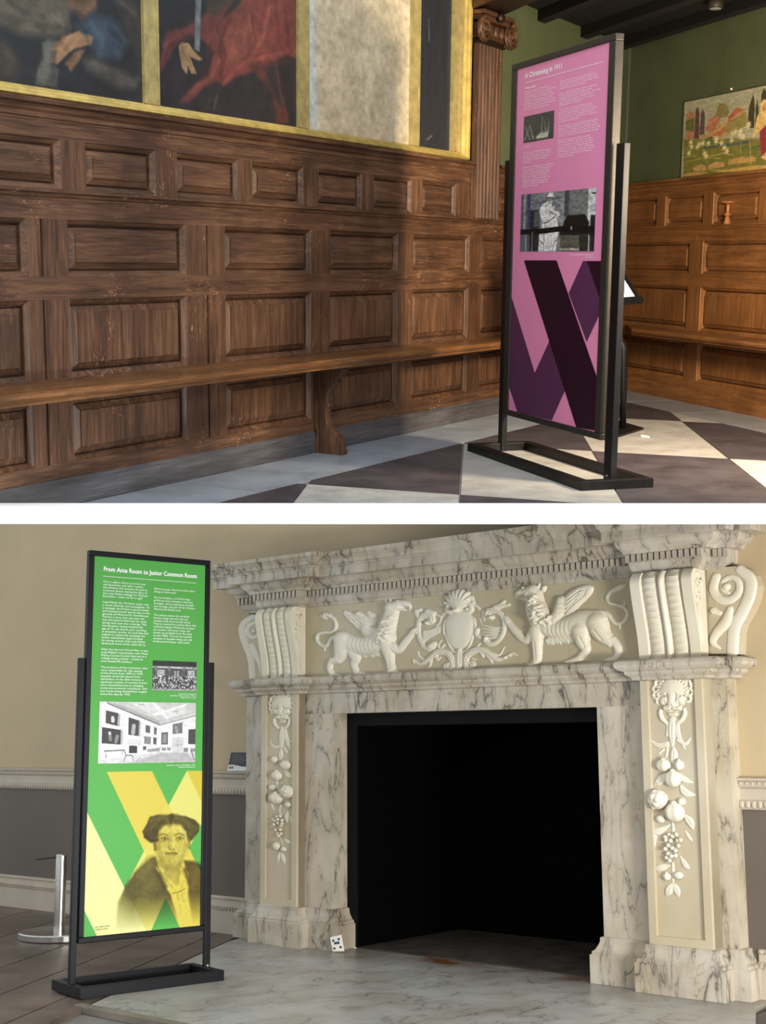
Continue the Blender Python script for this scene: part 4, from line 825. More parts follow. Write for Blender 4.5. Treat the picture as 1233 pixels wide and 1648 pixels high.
# dentils, each a block of its own
DZ0, DZ1, DP = 1.738, 1.772, 0.0285
proto = None
def dentil(u, n):
    global proto
    if proto is None:
        proto = ob('dentil', G().box(u-0.0086, u+0.0086, n+0.017, n+0.033, DZ0, DZ1), marble_vein, fire); proto['at'] = (u, n); return
    share('dentil', proto, fire, (u-proto['at'][0], n-proto['at'][1], 0))
for a, b, n in ((sL-0.04, pL0-0.05, SN), (pL0-0.03, pL1+0.03, PN), (pL1+0.06, pR0-0.045, 0.0), (pR0-0.02, pR1+0.03, PN), (pR1+0.06, sR+0.035, SN)):
    k = max(1, round((b-a)/DP))
    for i in range(k+1): dentil(a+(b-a)*i/k, n)

# scrolled consoles over the pilasters
def console(u0, u1):
    nu, nz = 64, 90; z0, z1 = 1.333, 1.692
    U = np.linspace(0, 1, nu); Zt = np.linspace(0, 1, nz)
    prof = np.zeros(nu)
    inn = (U > 0.17) & (U < 0.83); prof[inn] = -0.016
    def hump(c, w, h): return np.where(abs(U-c) < w, h*np.sqrt(np.clip(1-((U-c)/w)**2, 0, 1)), 0)
    band = hump(0.315, 0.115, 0.020)+hump(0.685, 0.115, 0.020); bead = hump(0.5, 0.055, 0.022)
    base = PN-0.004+0.060*(3*Zt**2-2*Zt**3)
    base = base-0.030*np.clip((Zt-0.86)/0.14, 0, 1)**2
    H = base[:, None]+prof[None, :]+bead[None, :]+band[None, :]*(1-0.20*np.abs(np.sin(Zt*np.pi*13))[:, None]-0.10*np.abs(np.sin((Zt*np.pi*39)[:, None]+U[None, :]*9)))
    g = G(); vs = []; fs = []
    for j in range(nz):
        for i in range(nu): vs.append((u0+(u1-u0)*U[i], H[j, i], z0+(z1-z0)*Zt[j]))
    for j in range(nz-1):
        for i in range(nu-1): fs.append((j*nu+i, j*nu+i+1, (j+1)*nu+i+1, (j+1)*nu+i))
    m = len(vs)
    for j in range(nz): vs += [(u0, -0.01, vs[j*nu][2]), (u1, -0.01, vs[j*nu][2])]
    for j in range(nz-1):
        fs += [(m+2*j, j*nu, (j+1)*nu, m+2*j+2), (j*nu+nu-1, m+2*j+1, m+2*j+3, (j+1)*nu+nu-1)]
    c = ob('console', g.add(vs, fs), marble_carved, fire)
    sp = []; rad = []
    for i in range(50):
        t = i/49; a = 2*math.pi*2.0*t+1.2; q = 0.052*(1-0.85*t)
        sp.append((u1+0.001, 0.058+0.62*q*math.cos(a), 1.612+1.25*q*math.sin(a))); rad.append(0.0075*(1-0.5*t))
    s_ = ob('side_scroll', G().tube(sp, rad, 6).tube([(u1+0.001, 0.075, 1.55), (u1+0.001, 0.055, 1.47), (u1+0.001, 0.035, 1.36)], [0.005, 0.009, 0.005], 6), marble_carved, c, smooth=True)
    return c
console(pL0, pL1); console(pR0, pR1)
# carving data is isotropic in the picture of the frieze: stretch back along u
def carve(name, spec, n0, parent=None, res=0.0026, label=None, tex=None, gain=1.0, flute=0):
    """Strokes are given in (u / stretch, z); the finished skin is stretched back along u."""
    parent = parent or fire; au, st = spec[0], [(p, h*gain, m) for p, h, m in spec[1]]; gr = [(p, d*gain) for p, d in spec[2]] if len(spec) > 2 else ()
    if flute:          # chiselled lines along the leaf: one midrib, or two flutes
        gr = list(gr)
        for p, h, m in st:
            if len(p) < 3: continue
            q = smooth(p)
            for off in ((0.0,) if flute == 1 else (-0.36, 0.36)):
                line = []
                for i in range(len(q)):
                    a, b = q[max(i-1, 0)], q[min(i+1, len(q)-1)]; d = math.hypot(b[0]-a[0], b[1]-a[1])+1e-9
                    line.append((q[i][0]-(b[1]-a[1])/d*off*q[i][2], q[i][1]+(b[0]-a[0])/d*off*q[i][2], max(0.13*q[i][2], 0.0009)))
                gr.append((line[1:-1], 0.30*h*sum(v[2] for v in q)/len(q)))
    fr, base = BASE[parent.name]
    hold = BASE[parent.name]; BASE[parent.name] = (fr, (base[0]/au, base[1], base[2]))
    o = relief(name, st, marble_carved, parent, n0, res, gr, label, tex=tex)
    BASE[parent.name] = hold; BASE[o.name] = hold
    co = np.empty(len(o.data.vertices)*3); o.data.vertices.foreach_get('co', co); co = co.reshape(-1, 3); co[:, 0] *= au
    o.data.vertices.foreach_set('co', co.ravel()); o.data.update(); return o
def ear(poly, spec):
    e = ob('scroll_ear', G().prism_uz(poly, WN, SN), marble_plain, fire, bevel=0.002)
    carve('scroll_carving', spec, SN-0.0005, e)
ear([(-0.64,1.68),(-0.722,1.684),(-0.769,1.676),(-0.81,1.65),(-0.831,1.612),(-0.824,1.558),(-0.79,1.507),(-0.757,1.449),(-0.744,1.395),(-0.742,1.337),(-0.636,1.335)], (1.5,[([(-0.4813,1.669,0.0152),(-0.526,1.638,0.0184),(-0.534,1.594,0.0192),(-0.5133,1.522,0.0192),(-0.4873,1.447,0.0184),(-0.478,1.346,0.0176)],0.3,0.003),([(-0.4633,1.638,0.0112),(-0.4967,1.623,0.012),(-0.504,1.587,0.012),(-0.48,1.556,0.0112),(-0.4533,1.566,0.008)],0.5,0.003),([(-0.4727,1.592,0.012)],0.9,0.003),([(-0.48,1.52,0.012),(-0.464,1.478,0.0144),(-0.44,1.412,0.012),(-0.432,1.355,0.0064)],0.6,0.003)])); ear([(1.971,1.701),(2.122,1.697),(2.155,1.683),(2.178,1.656),(2.191,1.613),(2.181,1.569),(2.156,1.516),(2.119,1.464),(2.105,1.429),(2.095,1.341),(1.953,1.347)], (1.111,[([(1.9134,1.681,0.018),(1.9503,1.638,0.0225),(1.9458,1.579,0.0225),(1.9134,1.509,0.0225),(1.8792,1.448,0.0225),(1.8666,1.353,0.0225)],0.3,0.003),([(1.818,1.66,0.0189),(1.8036,1.61,0.0189),(1.827,1.568,0.018),(1.872,1.563,0.0171),(1.9044,1.592,0.0153),(1.9044,1.633,0.0135),(1.8765,1.654,0.0117),(1.8459,1.641,0.0108),(1.8423,1.606,0.0099),(1.8639,1.591,0.0081)],0.5,0.003),([(1.8585,1.617,0.0162)],1.0,0.003),([(1.8018,1.522,0.0162),(1.8243,1.511,0.0117)],0.7,0.003),([(1.8675,1.524,0.0135),(1.8495,1.473,0.0225),(1.8117,1.434,0.0189),(1.7919,1.394,0.0144),(1.818,1.367,0.0063)],0.6,0.003),([(1.8396,1.459,0.0063),(1.8252,1.424,0.0054)],0.9,0.003)]))

# frieze carving
carve('griffin', (1.345,[([(-0.0275,1.508,0.0421),(0.0283,1.481,0.0435),(0.0877,1.47,0.0464),(0.1457,1.484,0.0508),(0.1822,1.504,0.0508)],0.62,0.008),([(0.1747,1.497,0.0464),(0.1971,1.568,0.0392),(0.2149,1.632,0.0334)],0.75,0.008),([(0.2149,1.65,0.0319),(0.2469,1.658,0.0261)],0.95,0.006),([(0.2476,1.667,0.0189),(0.2788,1.664,0.0174),(0.2974,1.648,0.0094),(0.2945,1.632,0.0036)],1.0,0.004),([(0.2469,1.645,0.0109),(0.2751,1.634,0.0065)],0.9,0.003),([(0.1971,1.667,0.0087),(0.1799,1.694,0.0036)],1.4,0.003),([(0.2104,1.676,0.0102),(0.2045,1.7,0.0036)],1.4,0.003),([(0.2476,1.679,0.0087)],2.2,'top'),([(0.1889,1.474,0.0363),(0.1993,1.423,0.0261),(0.206,1.379,0.0196),(0.2119,1.35,0.0196)],0.95,0.006),([(0.2097,1.339,0.0189),(0.2379,1.33,0.0138)],1.0,0.004),([(0.2164,1.326,0.0073)],1.9,'top'),([(0.2327,1.326,0.0073)],1.9,'top'),([(0.2469,1.325,0.0065)],1.9,'top'),([(0.2142,1.458,0.029),(0.2439,1.44,0.0174),(0.2736,1.474,0.0174),(0.3093,1.516,0.0145)],0.8,0.005),([(0.316,1.524,0.016),(0.3287,1.535,0.0116)],1.0,0.004),([(0.3197,1.535,0.0073)],2.0,'top'),([(0.3309,1.518,0.0065)],2.0,'top'),([(-0.0297,1.512,0.0435),(-0.0327,1.459,0.0377),(-0.0506,1.412,0.0232)],0.8,0.007),([(-0.0506,1.412,0.0203),(-0.0885,1.401,0.016),(-0.0959,1.366,0.0145),(-0.0848,1.343,0.0145)],0.95,0.005),([(-0.0885,1.414,0.0102),(-0.0937,1.405,0.0087)],1.2,0.004),([(-0.0848,1.334,0.0145),(-0.0543,1.326,0.0109)],1.0,0.004),([(-0.0773,1.329,0.0065)],1.9,'top'),([(-0.0632,1.325,0.0065)],1.9,'top'),([(-0.0506,1.325,0.0058)],1.9,'top'),([(0.0171,1.456,0.0319),(0.0357,1.414,0.0247),(0.026,1.382,0.0174),(0.0372,1.348,0.016)],0.6,0.005),([(0.0431,1.337,0.0145),(0.0758,1.33,0.0116)],0.9,0.004),([(0.0654,1.328,0.0065)],1.6,'top'),([(0.0796,1.326,0.0065)],1.6,'top'),([(0.0929,1.325,0.0058)],1.6,'top'),([(-0.0468,1.528,0.0131),(-0.0848,1.519,0.0123),(-0.1093,1.485,0.0109),(-0.1405,1.489,0.0094),(-0.1621,1.513,0.0094),(-0.1606,1.544,0.0094),(-0.1309,1.554,0.0087),(-0.0848,1.552,0.0087),(-0.0647,1.578,0.0087),(-0.0721,1.614,0.0087),(-0.0959,1.637,0.0094)],0.9,0.004),([(-0.0959,1.637,0.0116),(-0.1197,1.647,0.0116),(-0.1272,1.632,0.0087)],1.1,0.004),([(-0.1234,1.477,0.0073),(-0.1249,1.462,0.0044)],0.9,0.003),([(-0.1428,1.641,0.0065),(-0.1153,1.624,0.0058)],1.1,0.003),([(0.1532,1.52,0.0319),(0.1026,1.543,0.0334),(0.0848,1.588,0.0261),(0.0513,1.628,0.0218)],0.85,0.006),([(0.0625,1.575,0.0261),(0.0216,1.616,0.0247),(-0.0164,1.645,0.0131)],0.6,0.005),([(0.1026,1.568,0.0247),(0.1212,1.604,0.0218),(0.0996,1.635,0.0116)],0.45,0.004),([(0.0513,1.621,0.0116),(0.0178,1.631,0.0087),(-0.0089,1.637,0.0051)],0.9,0.003),([(0.0617,1.599,0.0116),(0.0342,1.606,0.0087),(0.0126,1.608,0.0051)],0.9,0.003),([(0.0721,1.577,0.0116),(0.0506,1.581,0.0087),(0.0335,1.58,0.0051)],0.9,0.003),([(0.0818,1.556,0.0116),(0.0669,1.556,0.0087),(0.0543,1.551,0.0051)],0.9,0.003),([(0.0922,1.534,0.0116),(0.0825,1.531,0.0087),(0.0744,1.523,0.0051)],0.9,0.003),([(0.2097,1.605,0.0051),(0.2201,1.593,0.0073),(0.2037,1.581,0.0073),(0.2186,1.567,0.0036)],0.75,'add'),([(0.1837,1.509,0.0051),(0.1725,1.498,0.0073),(0.1889,1.484,0.0073),(0.174,1.471,0.0036)],0.75,'add'),([(0.2149,1.551,0.0051),(0.2261,1.539,0.0073),(0.2089,1.527,0.0073),(0.2238,1.513,0.0036)],0.75,'add'),([(0.1933,1.604,0.0051),(0.2045,1.591,0.0073),(0.1881,1.579,0.0073),(0.203,1.565,0.0036)],0.75,'add'),([(0.1993,1.562,0.0051),(0.2104,1.55,0.0073),(0.1941,1.538,0.0073),(0.2089,1.523,0.0036)],0.75,'add'),([(0.177,1.549,0.0051),(0.1658,1.539,0.0073),(0.1822,1.524,0.0073),(0.1673,1.512,0.0036)],0.75,'add'),([(0.1874,1.515,0.0051),(0.1762,1.505,0.0073),(0.1926,1.49,0.0073),(0.1777,1.478,0.0036)],0.75,'add'),([(0.1718,1.545,0.0051),(0.1606,1.535,0.0073),(0.177,1.52,0.0073),(0.1621,1.508,0.0036)],0.75,'add'),([(0.1822,1.598,0.0051),(0.1933,1.586,0.0073),(0.1762,1.574,0.0073),(0.1911,1.56,0.0036)],0.75,'add'),([(0.2104,1.571,0.0051),(0.2208,1.559,0.0073),(0.2045,1.547,0.0073),(0.2194,1.532,0.0036)],0.75,'add'),([(0.2119,1.536,0.0051),(0.2231,1.524,0.0073),(0.206,1.512,0.0073),(0.2208,1.497,0.0036)],0.75,'add'),([(0.1948,1.535,0.0051),(0.1837,1.525,0.0073),(0.2,1.51,0.0073),(0.1852,1.498,0.0036)],0.75,'add'),([(0.1666,1.515,0.0051),(0.1554,1.505,0.0073),(0.1718,1.49,0.0073),(0.1569,1.478,0.0036)],0.75,'add'),([(0.1866,1.57,0.0051),(0.1978,1.557,0.0073),(0.1814,1.545,0.0073),(0.1963,1.531,0.0036)],0.75,'add'),([(0.2067,1.527,0.0051),(0.2179,1.515,0.0073),(0.2008,1.503,0.0073),(0.2156,1.488,0.0036)],0.75,'add'),([(0.1926,1.567,0.0051),(0.2037,1.555,0.0073),(0.1874,1.543,0.0073),(0.2015,1.529,0.0036)],0.75,'add'),([(0.1926,1.563,0.0051),(0.1814,1.553,0.0073),(0.1985,1.538,0.0073),(0.1837,1.526,0.0036)],0.75,'add'),([(0.1941,1.509,0.0051),(0.1829,1.499,0.0073),(0.1993,1.485,0.0073),(0.1844,1.472,0.0036)],0.75,'add'),([(0.2104,1.515,0.0051),(0.1993,1.505,0.0073),(0.2156,1.49,0.0073),(0.2008,1.478,0.0036)],0.75,'add'),([(0.1837,1.54,0.0051),(0.1725,1.53,0.0073),(0.1889,1.515,0.0073),(0.174,1.503,0.0036)],0.75,'add'),([(0.1777,1.538,0.0051),(0.1889,1.526,0.0073),(0.1718,1.514,0.0073),(0.1866,1.5,0.0036)],0.75,'add'),([(0.1844,1.601,0.0051),(0.1956,1.588,0.0073),(0.1785,1.576,0.0073),(0.1933,1.562,0.0036)],0.75,'add'),([(0.2268,1.626,0.0051),(0.2379,1.613,0.0073),(0.2208,1.601,0.0073),(0.2357,1.587,0.0036)],0.75,'add'),([(0.1621,1.513,0.0051),(0.1733,1.501,0.0073),(0.1562,1.489,0.0073),(0.171,1.474,0.0036)],0.75,'add'),([(0.2075,1.528,0.0051),(0.1963,1.518,0.0073),(0.2134,1.503,0.0073),(0.1985,1.491,0.0036)],0.75,'add'),([(0.2075,1.552,0.0051),(0.2186,1.54,0.0073),(0.2023,1.528,0.0073),(0.2164,1.513,0.0036)],0.75,'add'),([(0.058,1.439,0.0102),(0.0625,1.424,0.0044)],0.8,0.004),([(0.0699,1.434,0.0102),(0.0744,1.42,0.0044)],0.8,0.004),([(0.0818,1.437,0.0102),(0.0863,1.416,0.0044)],0.8,0.004),([(0.0937,1.432,0.0102),(0.0974,1.422,0.0044)],0.8,0.004),([(0.1048,1.436,0.0102),(0.1093,1.418,0.0044)],0.8,0.004),([(0.1167,1.431,0.0102),(0.1212,1.414,0.0044)],0.8,0.004),([(0.1286,1.434,0.0102),(0.1324,1.419,0.0044)],0.8,0.004),([(0.1398,1.429,0.0102),(0.1443,1.416,0.0044)],0.8,0.004),([(0.1517,1.433,0.0102),(0.1554,1.412,0.0044)],0.8,0.004)],[([(0.029,1.515,0.0036),(0.0253,1.478,0.0043),(0.0313,1.444,0.0029)],0.0018),([(0.0498,1.513,0.0036),(0.0461,1.476,0.0043),(0.0521,1.443,0.0029)],0.0018),([(0.0699,1.512,0.0036),(0.067,1.475,0.0043),(0.0729,1.442,0.0029)],0.0018),([(0.0907,1.51,0.0036),(0.0878,1.474,0.0043),(0.0937,1.44,0.0029)],0.0018),([(0.1116,1.509,0.0036),(0.1078,1.472,0.0043),(0.1137,1.439,0.0029)],0.0018),([(0.1315,1.507,0.0036),(0.1286,1.471,0.0043),(0.1338,1.438,0.0029)],0.0018),([(-0.0089,1.633,0.0036),(0.029,1.6,0.0043),(0.0661,1.564,0.0036)],0.004),([(0.0037,1.638,0.0036),(0.0453,1.606,0.0043),(0.081,1.573,0.0036)],0.004),([(0.0156,1.643,0.0036),(0.0617,1.612,0.0043),(0.0951,1.582,0.0036)],0.004),([(0.0275,1.648,0.0036),(0.078,1.618,0.0043),(0.11,1.591,0.0036)],0.004),([(0.2067,1.422,0.0036),(0.2081,1.357,0.0036)],0.003),([(-0.035,1.437,0.0043),(-0.0469,1.415,0.0043)],0.003),([(0.2609,1.65,0.0043),(0.2929,1.643,0.0043)],0.012),([(-0.0691,1.331,0.0022),(-0.0706,1.32,0.0022)],0.004)]), 0.0, label='carved griffin facing right with raised foreleg', gain=1.1)
carve('griffin', (1.227,[([(0.9484,1.525,0.0451),(1.0079,1.492,0.0429),(1.0674,1.499,0.0462),(1.1269,1.52,0.0462),(1.1815,1.521,0.0418)],0.62,0.008),([(0.9264,1.651,0.0341),(0.9281,1.6,0.0429),(0.9436,1.554,0.0506)],0.75,0.008),([(0.9183,1.669,0.0319),(0.8906,1.666,0.0253)],0.95,0.006),([(0.8963,1.674,0.0187),(0.8621,1.666,0.0176),(0.8433,1.656,0.0088),(0.8433,1.643,0.0033)],1.0,0.004),([(0.8922,1.635,0.011),(0.8588,1.642,0.0055)],0.9,0.003),([(0.9444,1.687,0.0099),(0.9541,1.71,0.0033)],1.4,0.003),([(0.9664,1.679,0.0121),(0.9631,1.668,0.0099)],1.1,0.003),([(0.8792,1.686,0.0094)],2.1,'top'),([(0.9313,1.492,0.033),(0.9305,1.425,0.0231),(0.9305,1.369,0.0187),(0.9248,1.349,0.0187)],0.95,0.006),([(0.9216,1.341,0.0154),(0.8996,1.335,0.0121)],1.0,0.004),([(0.8881,1.34,0.0066)],1.9,'top'),([(0.9004,1.332,0.0066)],1.9,'top'),([(0.915,1.33,0.0066)],1.9,'top'),([(0.9134,1.471,0.0275),(0.88,1.448,0.0187),(0.8352,1.493,0.0176),(0.805,1.533,0.0143)],0.8,0.005),([(0.8018,1.539,0.0143),(0.7912,1.56,0.0099)],1.0,0.004),([(0.7904,1.545,0.0066)],1.9,'top'),([(0.7993,1.556,0.0061)],1.9,'top'),([(1.1204,1.479,0.0407),(1.1269,1.424,0.0286),(1.1383,1.39,0.0187),(1.1139,1.359,0.0165)],0.85,0.007),([(1.1114,1.353,0.0165),(1.0845,1.346,0.0143),(1.0576,1.342,0.0099)],1.0,0.004),([(1.0527,1.339,0.0066)],1.8,'top'),([(1.0658,1.335,0.0066)],1.8,'top'),([(1.0821,1.334,0.0066)],1.8,'top'),([(1.1888,1.507,0.0462),(1.2059,1.457,0.0363),(1.2401,1.416,0.022)],0.8,0.007),([(1.2483,1.427,0.0176),(1.2687,1.393,0.0176),(1.2695,1.363,0.0154),(1.2556,1.345,0.0143)],0.85,0.005),([(1.2507,1.343,0.0132),(1.2255,1.342,0.0099)],0.95,0.004),([(1.2173,1.341,0.0061)],1.8,'top'),([(1.2328,1.339,0.0061)],1.8,'top'),([(1.0087,1.526,0.0275),(1.0316,1.563,0.0275),(1.0438,1.615,0.0231)],0.95,0.006),([(1.0593,1.572,0.0341),(1.0976,1.619,0.0407),(1.1407,1.646,0.0308),(1.1668,1.658,0.0121)],0.5,0.006),([(1.1953,1.55,0.0121),(1.2287,1.543,0.0099),(1.2507,1.509,0.0094),(1.2711,1.494,0.0088),(1.2988,1.504,0.0088),(1.3119,1.535,0.0083),(1.2988,1.563,0.0077),(1.2687,1.577,0.0077),(1.2393,1.588,0.0077),(1.2312,1.61,0.0077),(1.245,1.633,0.0083)],0.9,0.004),([(1.2499,1.635,0.0099),(1.2703,1.644,0.0132),(1.2915,1.653,0.0132),(1.307,1.663,0.0044)],0.9,0.004),([(1.2768,1.489,0.0077),(1.2793,1.473,0.0044)],0.9,0.003),([(1.2996,1.574,0.0055),(1.3004,1.59,0.0033)],0.9,0.003),([(1.0381,1.613,0.0099),(1.0658,1.619,0.0077),(1.0927,1.631,0.0044)],0.8,0.003),([(1.0421,1.597,0.0099),(1.0723,1.604,0.0077),(1.091,1.611,0.0044)],0.8,0.003),([(1.0462,1.581,0.0099),(1.0796,1.589,0.0077),(1.0894,1.591,0.0044)],0.8,0.003),([(1.0503,1.565,0.0099),(1.087,1.574,0.0077),(1.0878,1.571,0.0044)],0.8,0.003),([(1.0536,1.549,0.0099),(1.0935,1.559,0.0077),(1.0861,1.551,0.0044)],0.8,0.003),([(1.0576,1.533,0.0099),(1.1008,1.544,0.0077),(1.0845,1.531,0.0044)],0.8,0.003),([(0.9321,1.575,0.005),(0.9436,1.562,0.0072),(0.9256,1.55,0.0072),(0.9411,1.535,0.0036)],0.75,'add'),([(0.9639,1.596,0.005),(0.9753,1.584,0.0072),(0.9574,1.571,0.0072),(0.9729,1.556,0.0036)],0.75,'add'),([(0.902,1.659,0.005),(0.8898,1.648,0.0072),(0.9077,1.632,0.0072),(0.8914,1.62,0.0036)],0.75,'add'),([(0.9737,1.546,0.005),(0.9851,1.533,0.0072),(0.9672,1.521,0.0072),(0.9819,1.506,0.0036)],0.75,'add'),([(0.9199,1.588,0.005),(0.9077,1.577,0.0072),(0.9256,1.562,0.0072),(0.9093,1.549,0.0036)],0.75,'add'),([(0.9395,1.545,0.005),(0.9509,1.532,0.0072),(0.933,1.52,0.0072),(0.9484,1.505,0.0036)],0.75,'add'),([(0.9696,1.545,0.005),(0.981,1.532,0.0072),(0.9631,1.52,0.0072),(0.9786,1.505,0.0036)],0.75,'add'),([(0.9541,1.612,0.005),(0.9647,1.599,0.0072),(0.9476,1.587,0.0072),(0.9623,1.572,0.0036)],0.75,'add'),([(0.9452,1.582,0.005),(0.933,1.571,0.0072),(0.9501,1.556,0.0072),(0.9346,1.544,0.0036)],0.75,'add'),([(0.9639,1.584,0.005),(0.9753,1.571,0.0072),(0.9574,1.558,0.0072),(0.9721,1.543,0.0036)],0.75,'add'),([(0.9468,1.606,0.005),(0.9346,1.595,0.0072),(0.9517,1.58,0.0072),(0.9362,1.568,0.0036)],0.75,'add'),([(0.9436,1.549,0.005),(0.955,1.537,0.0072),(0.937,1.524,0.0072),(0.9525,1.509,0.0036)],0.75,'add'),([(0.9395,1.597,0.005),(0.9281,1.586,0.0072),(0.9452,1.571,0.0072),(0.9289,1.558,0.0036)],0.75,'add'),([(0.9704,1.564,0.005),(0.9819,1.551,0.0072),(0.9639,1.539,0.0072),(0.9794,1.524,0.0036)],0.75,'add'),([(0.9305,1.654,0.005),(0.9191,1.644,0.0072),(0.9362,1.628,0.0072),(0.9199,1.616,0.0036)],0.75,'add'),([(0.9321,1.65,0.005),(0.9436,1.637,0.0072),(0.9256,1.624,0.0072),(0.9411,1.609,0.0036)],0.75,'add'),([(0.9558,1.614,0.005),(0.9672,1.602,0.0072),(0.9493,1.589,0.0072),(0.9647,1.574,0.0036)],0.75,'add'),([(0.9159,1.574,0.005),(0.9036,1.563,0.0072),(0.9207,1.548,0.0072),(0.9053,1.535,0.0036)],0.75,'add'),([(0.9216,1.549,0.005),(0.933,1.536,0.0072),(0.915,1.524,0.0072),(0.9297,1.509,0.0036)],0.75,'add'),([(0.9281,1.628,0.005),(0.9395,1.615,0.0072),(0.9216,1.603,0.0072),(0.9362,1.588,0.0036)],0.75,'add'),([(0.911,1.638,0.005),(0.9224,1.625,0.0072),(0.9044,1.613,0.0072),(0.9199,1.598,0.0036)],0.75,'add'),([(0.9321,1.561,0.005),(0.9436,1.548,0.0072),(0.9256,1.536,0.0072),(0.9403,1.521,0.0036)],0.75,'add'),([(0.9436,1.644,0.005),(0.9321,1.633,0.0072),(0.9493,1.617,0.0072),(0.933,1.605,0.0036)],0.75,'add'),([(0.9159,1.623,0.005),(0.9273,1.61,0.0072),(0.9093,1.597,0.0072),(0.9248,1.582,0.0036)],0.75,'add'),([(0.9126,1.631,0.005),(0.924,1.618,0.0072),(0.9061,1.606,0.0072),(0.9216,1.591,0.0036)],0.75,'add'),([(0.9175,1.584,0.005),(0.9289,1.571,0.0072),(0.911,1.559,0.0072),(0.9264,1.544,0.0036)],0.75,'add'),([(0.9574,1.547,0.005),(0.9452,1.536,0.0072),(0.9623,1.521,0.0072),(0.9468,1.508,0.0036)],0.75,'add'),([(0.955,1.605,0.005),(0.9427,1.594,0.0072),(0.9599,1.579,0.0072),(0.9436,1.566,0.0036)],0.75,'add'),([(0.9395,1.647,0.005),(0.9273,1.636,0.0072),(0.9444,1.621,0.0072),(0.9289,1.608,0.0036)],0.75,'add'),([(0.9436,1.555,0.005),(0.9313,1.544,0.0072),(0.9484,1.529,0.0072),(0.933,1.516,0.0036)],0.75,'add'),([(0.9867,1.538,0.0046),(0.9786,1.531,0.0066),(0.9908,1.52,0.0066),(0.9794,1.511,0.0033)],0.75,'add'),([(0.9981,1.561,0.0046),(0.99,1.554,0.0066),(1.0022,1.543,0.0066),(0.9908,1.534,0.0033)],0.75,'add'),([(0.9998,1.534,0.0046),(0.9908,1.526,0.0066),(1.003,1.515,0.0066),(0.9916,1.506,0.0033)],0.75,'add'),([(0.9973,1.537,0.0046),(0.9892,1.529,0.0066),(1.0014,1.518,0.0066),(0.99,1.509,0.0033)],0.75,'add'),([(0.9916,1.557,0.0046),(0.999,1.547,0.0066),(0.9867,1.539,0.0066),(0.9973,1.528,0.0033)],0.75,'add'),([(0.9965,1.554,0.0046),(1.0047,1.545,0.0066),(0.9916,1.536,0.0066),(1.0022,1.525,0.0033)],0.75,'add'),([(0.9876,1.557,0.0046),(0.9957,1.548,0.0066),(0.9835,1.539,0.0066),(0.9941,1.528,0.0033)],0.75,'add'),([(0.9664,1.572,0.0046),(0.9737,1.563,0.0066),(0.9615,1.554,0.0066),(0.9721,1.543,0.0033)],0.75,'add'),([(0.9729,1.442,0.0099),(0.977,1.426,0.0039)],0.8,0.004),([(0.9835,1.447,0.0099),(0.9876,1.424,0.0039)],0.8,0.004),([(0.9949,1.443,0.0099),(0.9981,1.422,0.0039)],0.8,0.004),([(1.0055,1.447,0.0099),(1.0096,1.428,0.0039)],0.8,0.004),([(1.0169,1.443,0.0099),(1.0201,1.425,0.0039)],0.8,0.004),([(1.0275,1.448,0.0099),(1.0307,1.423,0.0039)],0.8,0.004),([(1.0381,1.444,0.0099),(1.0421,1.429,0.0039)],0.8,0.004),([(1.0487,1.449,0.0099),(1.0527,1.427,0.0039)],0.8,0.004),([(1.0601,1.445,0.0099),(1.0633,1.424,0.0039)],0.8,0.004),([(1.0707,1.45,0.0099),(1.0739,1.43,0.0039)],0.8,0.004),([(1.0813,1.446,0.0099),(1.0845,1.428,0.0039)],0.8,0.004)],[([(0.9871,1.522,0.0039),(0.9831,1.483,0.0044),(0.9879,1.449,0.0028)],0.0018),([(1.0059,1.521,0.0039),(1.0018,1.482,0.0044),(1.0059,1.448,0.0028)],0.0018),([(1.0246,1.519,0.0039),(1.0197,1.48,0.0044),(1.0246,1.447,0.0028)],0.0018),([(1.0425,1.518,0.0039),(1.0385,1.479,0.0044),(1.0425,1.446,0.0028)],0.0018),([(1.0613,1.516,0.0039),(1.0564,1.478,0.0044),(1.0613,1.444,0.0028)],0.0018),([(1.0792,1.515,0.0039),(1.0752,1.477,0.0044),(1.0792,1.443,0.0028)],0.0018),([(0.8364,1.653,0.0044),(0.8844,1.648,0.0044)],0.012),([(1.0564,1.556,0.0033),(1.0971,1.594,0.0039),(1.1461,1.631,0.0028)],0.0045),([(1.0621,1.575,0.0033),(1.1053,1.612,0.0039),(1.1485,1.639,0.0028)],0.0045),([(1.0678,1.595,0.0033),(1.1134,1.63,0.0039),(1.151,1.646,0.0028)],0.0045),([(1.0735,1.615,0.0033),(1.1216,1.649,0.0039),(1.1534,1.654,0.0028)],0.0045),([(1.0441,1.607,0.0033),(1.0653,1.597,0.0028)],0.004),([(1.0417,1.585,0.0033),(1.0629,1.576,0.0028)],0.004),([(1.0392,1.563,0.0033),(1.0613,1.555,0.0028)],0.004),([(1.0377,1.541,0.0033),(1.0589,1.534,0.0028)],0.004),([(0.9276,1.436,0.0033),(0.9285,1.363,0.0033)],0.003),([(1.1885,1.469,0.0044),(1.2129,1.429,0.0044)],0.004),([(1.1249,1.446,0.0039),(1.1395,1.401,0.0033)],0.004)]), 0.0, label='carved griffin facing left with raised foreleg', gain=1.1)
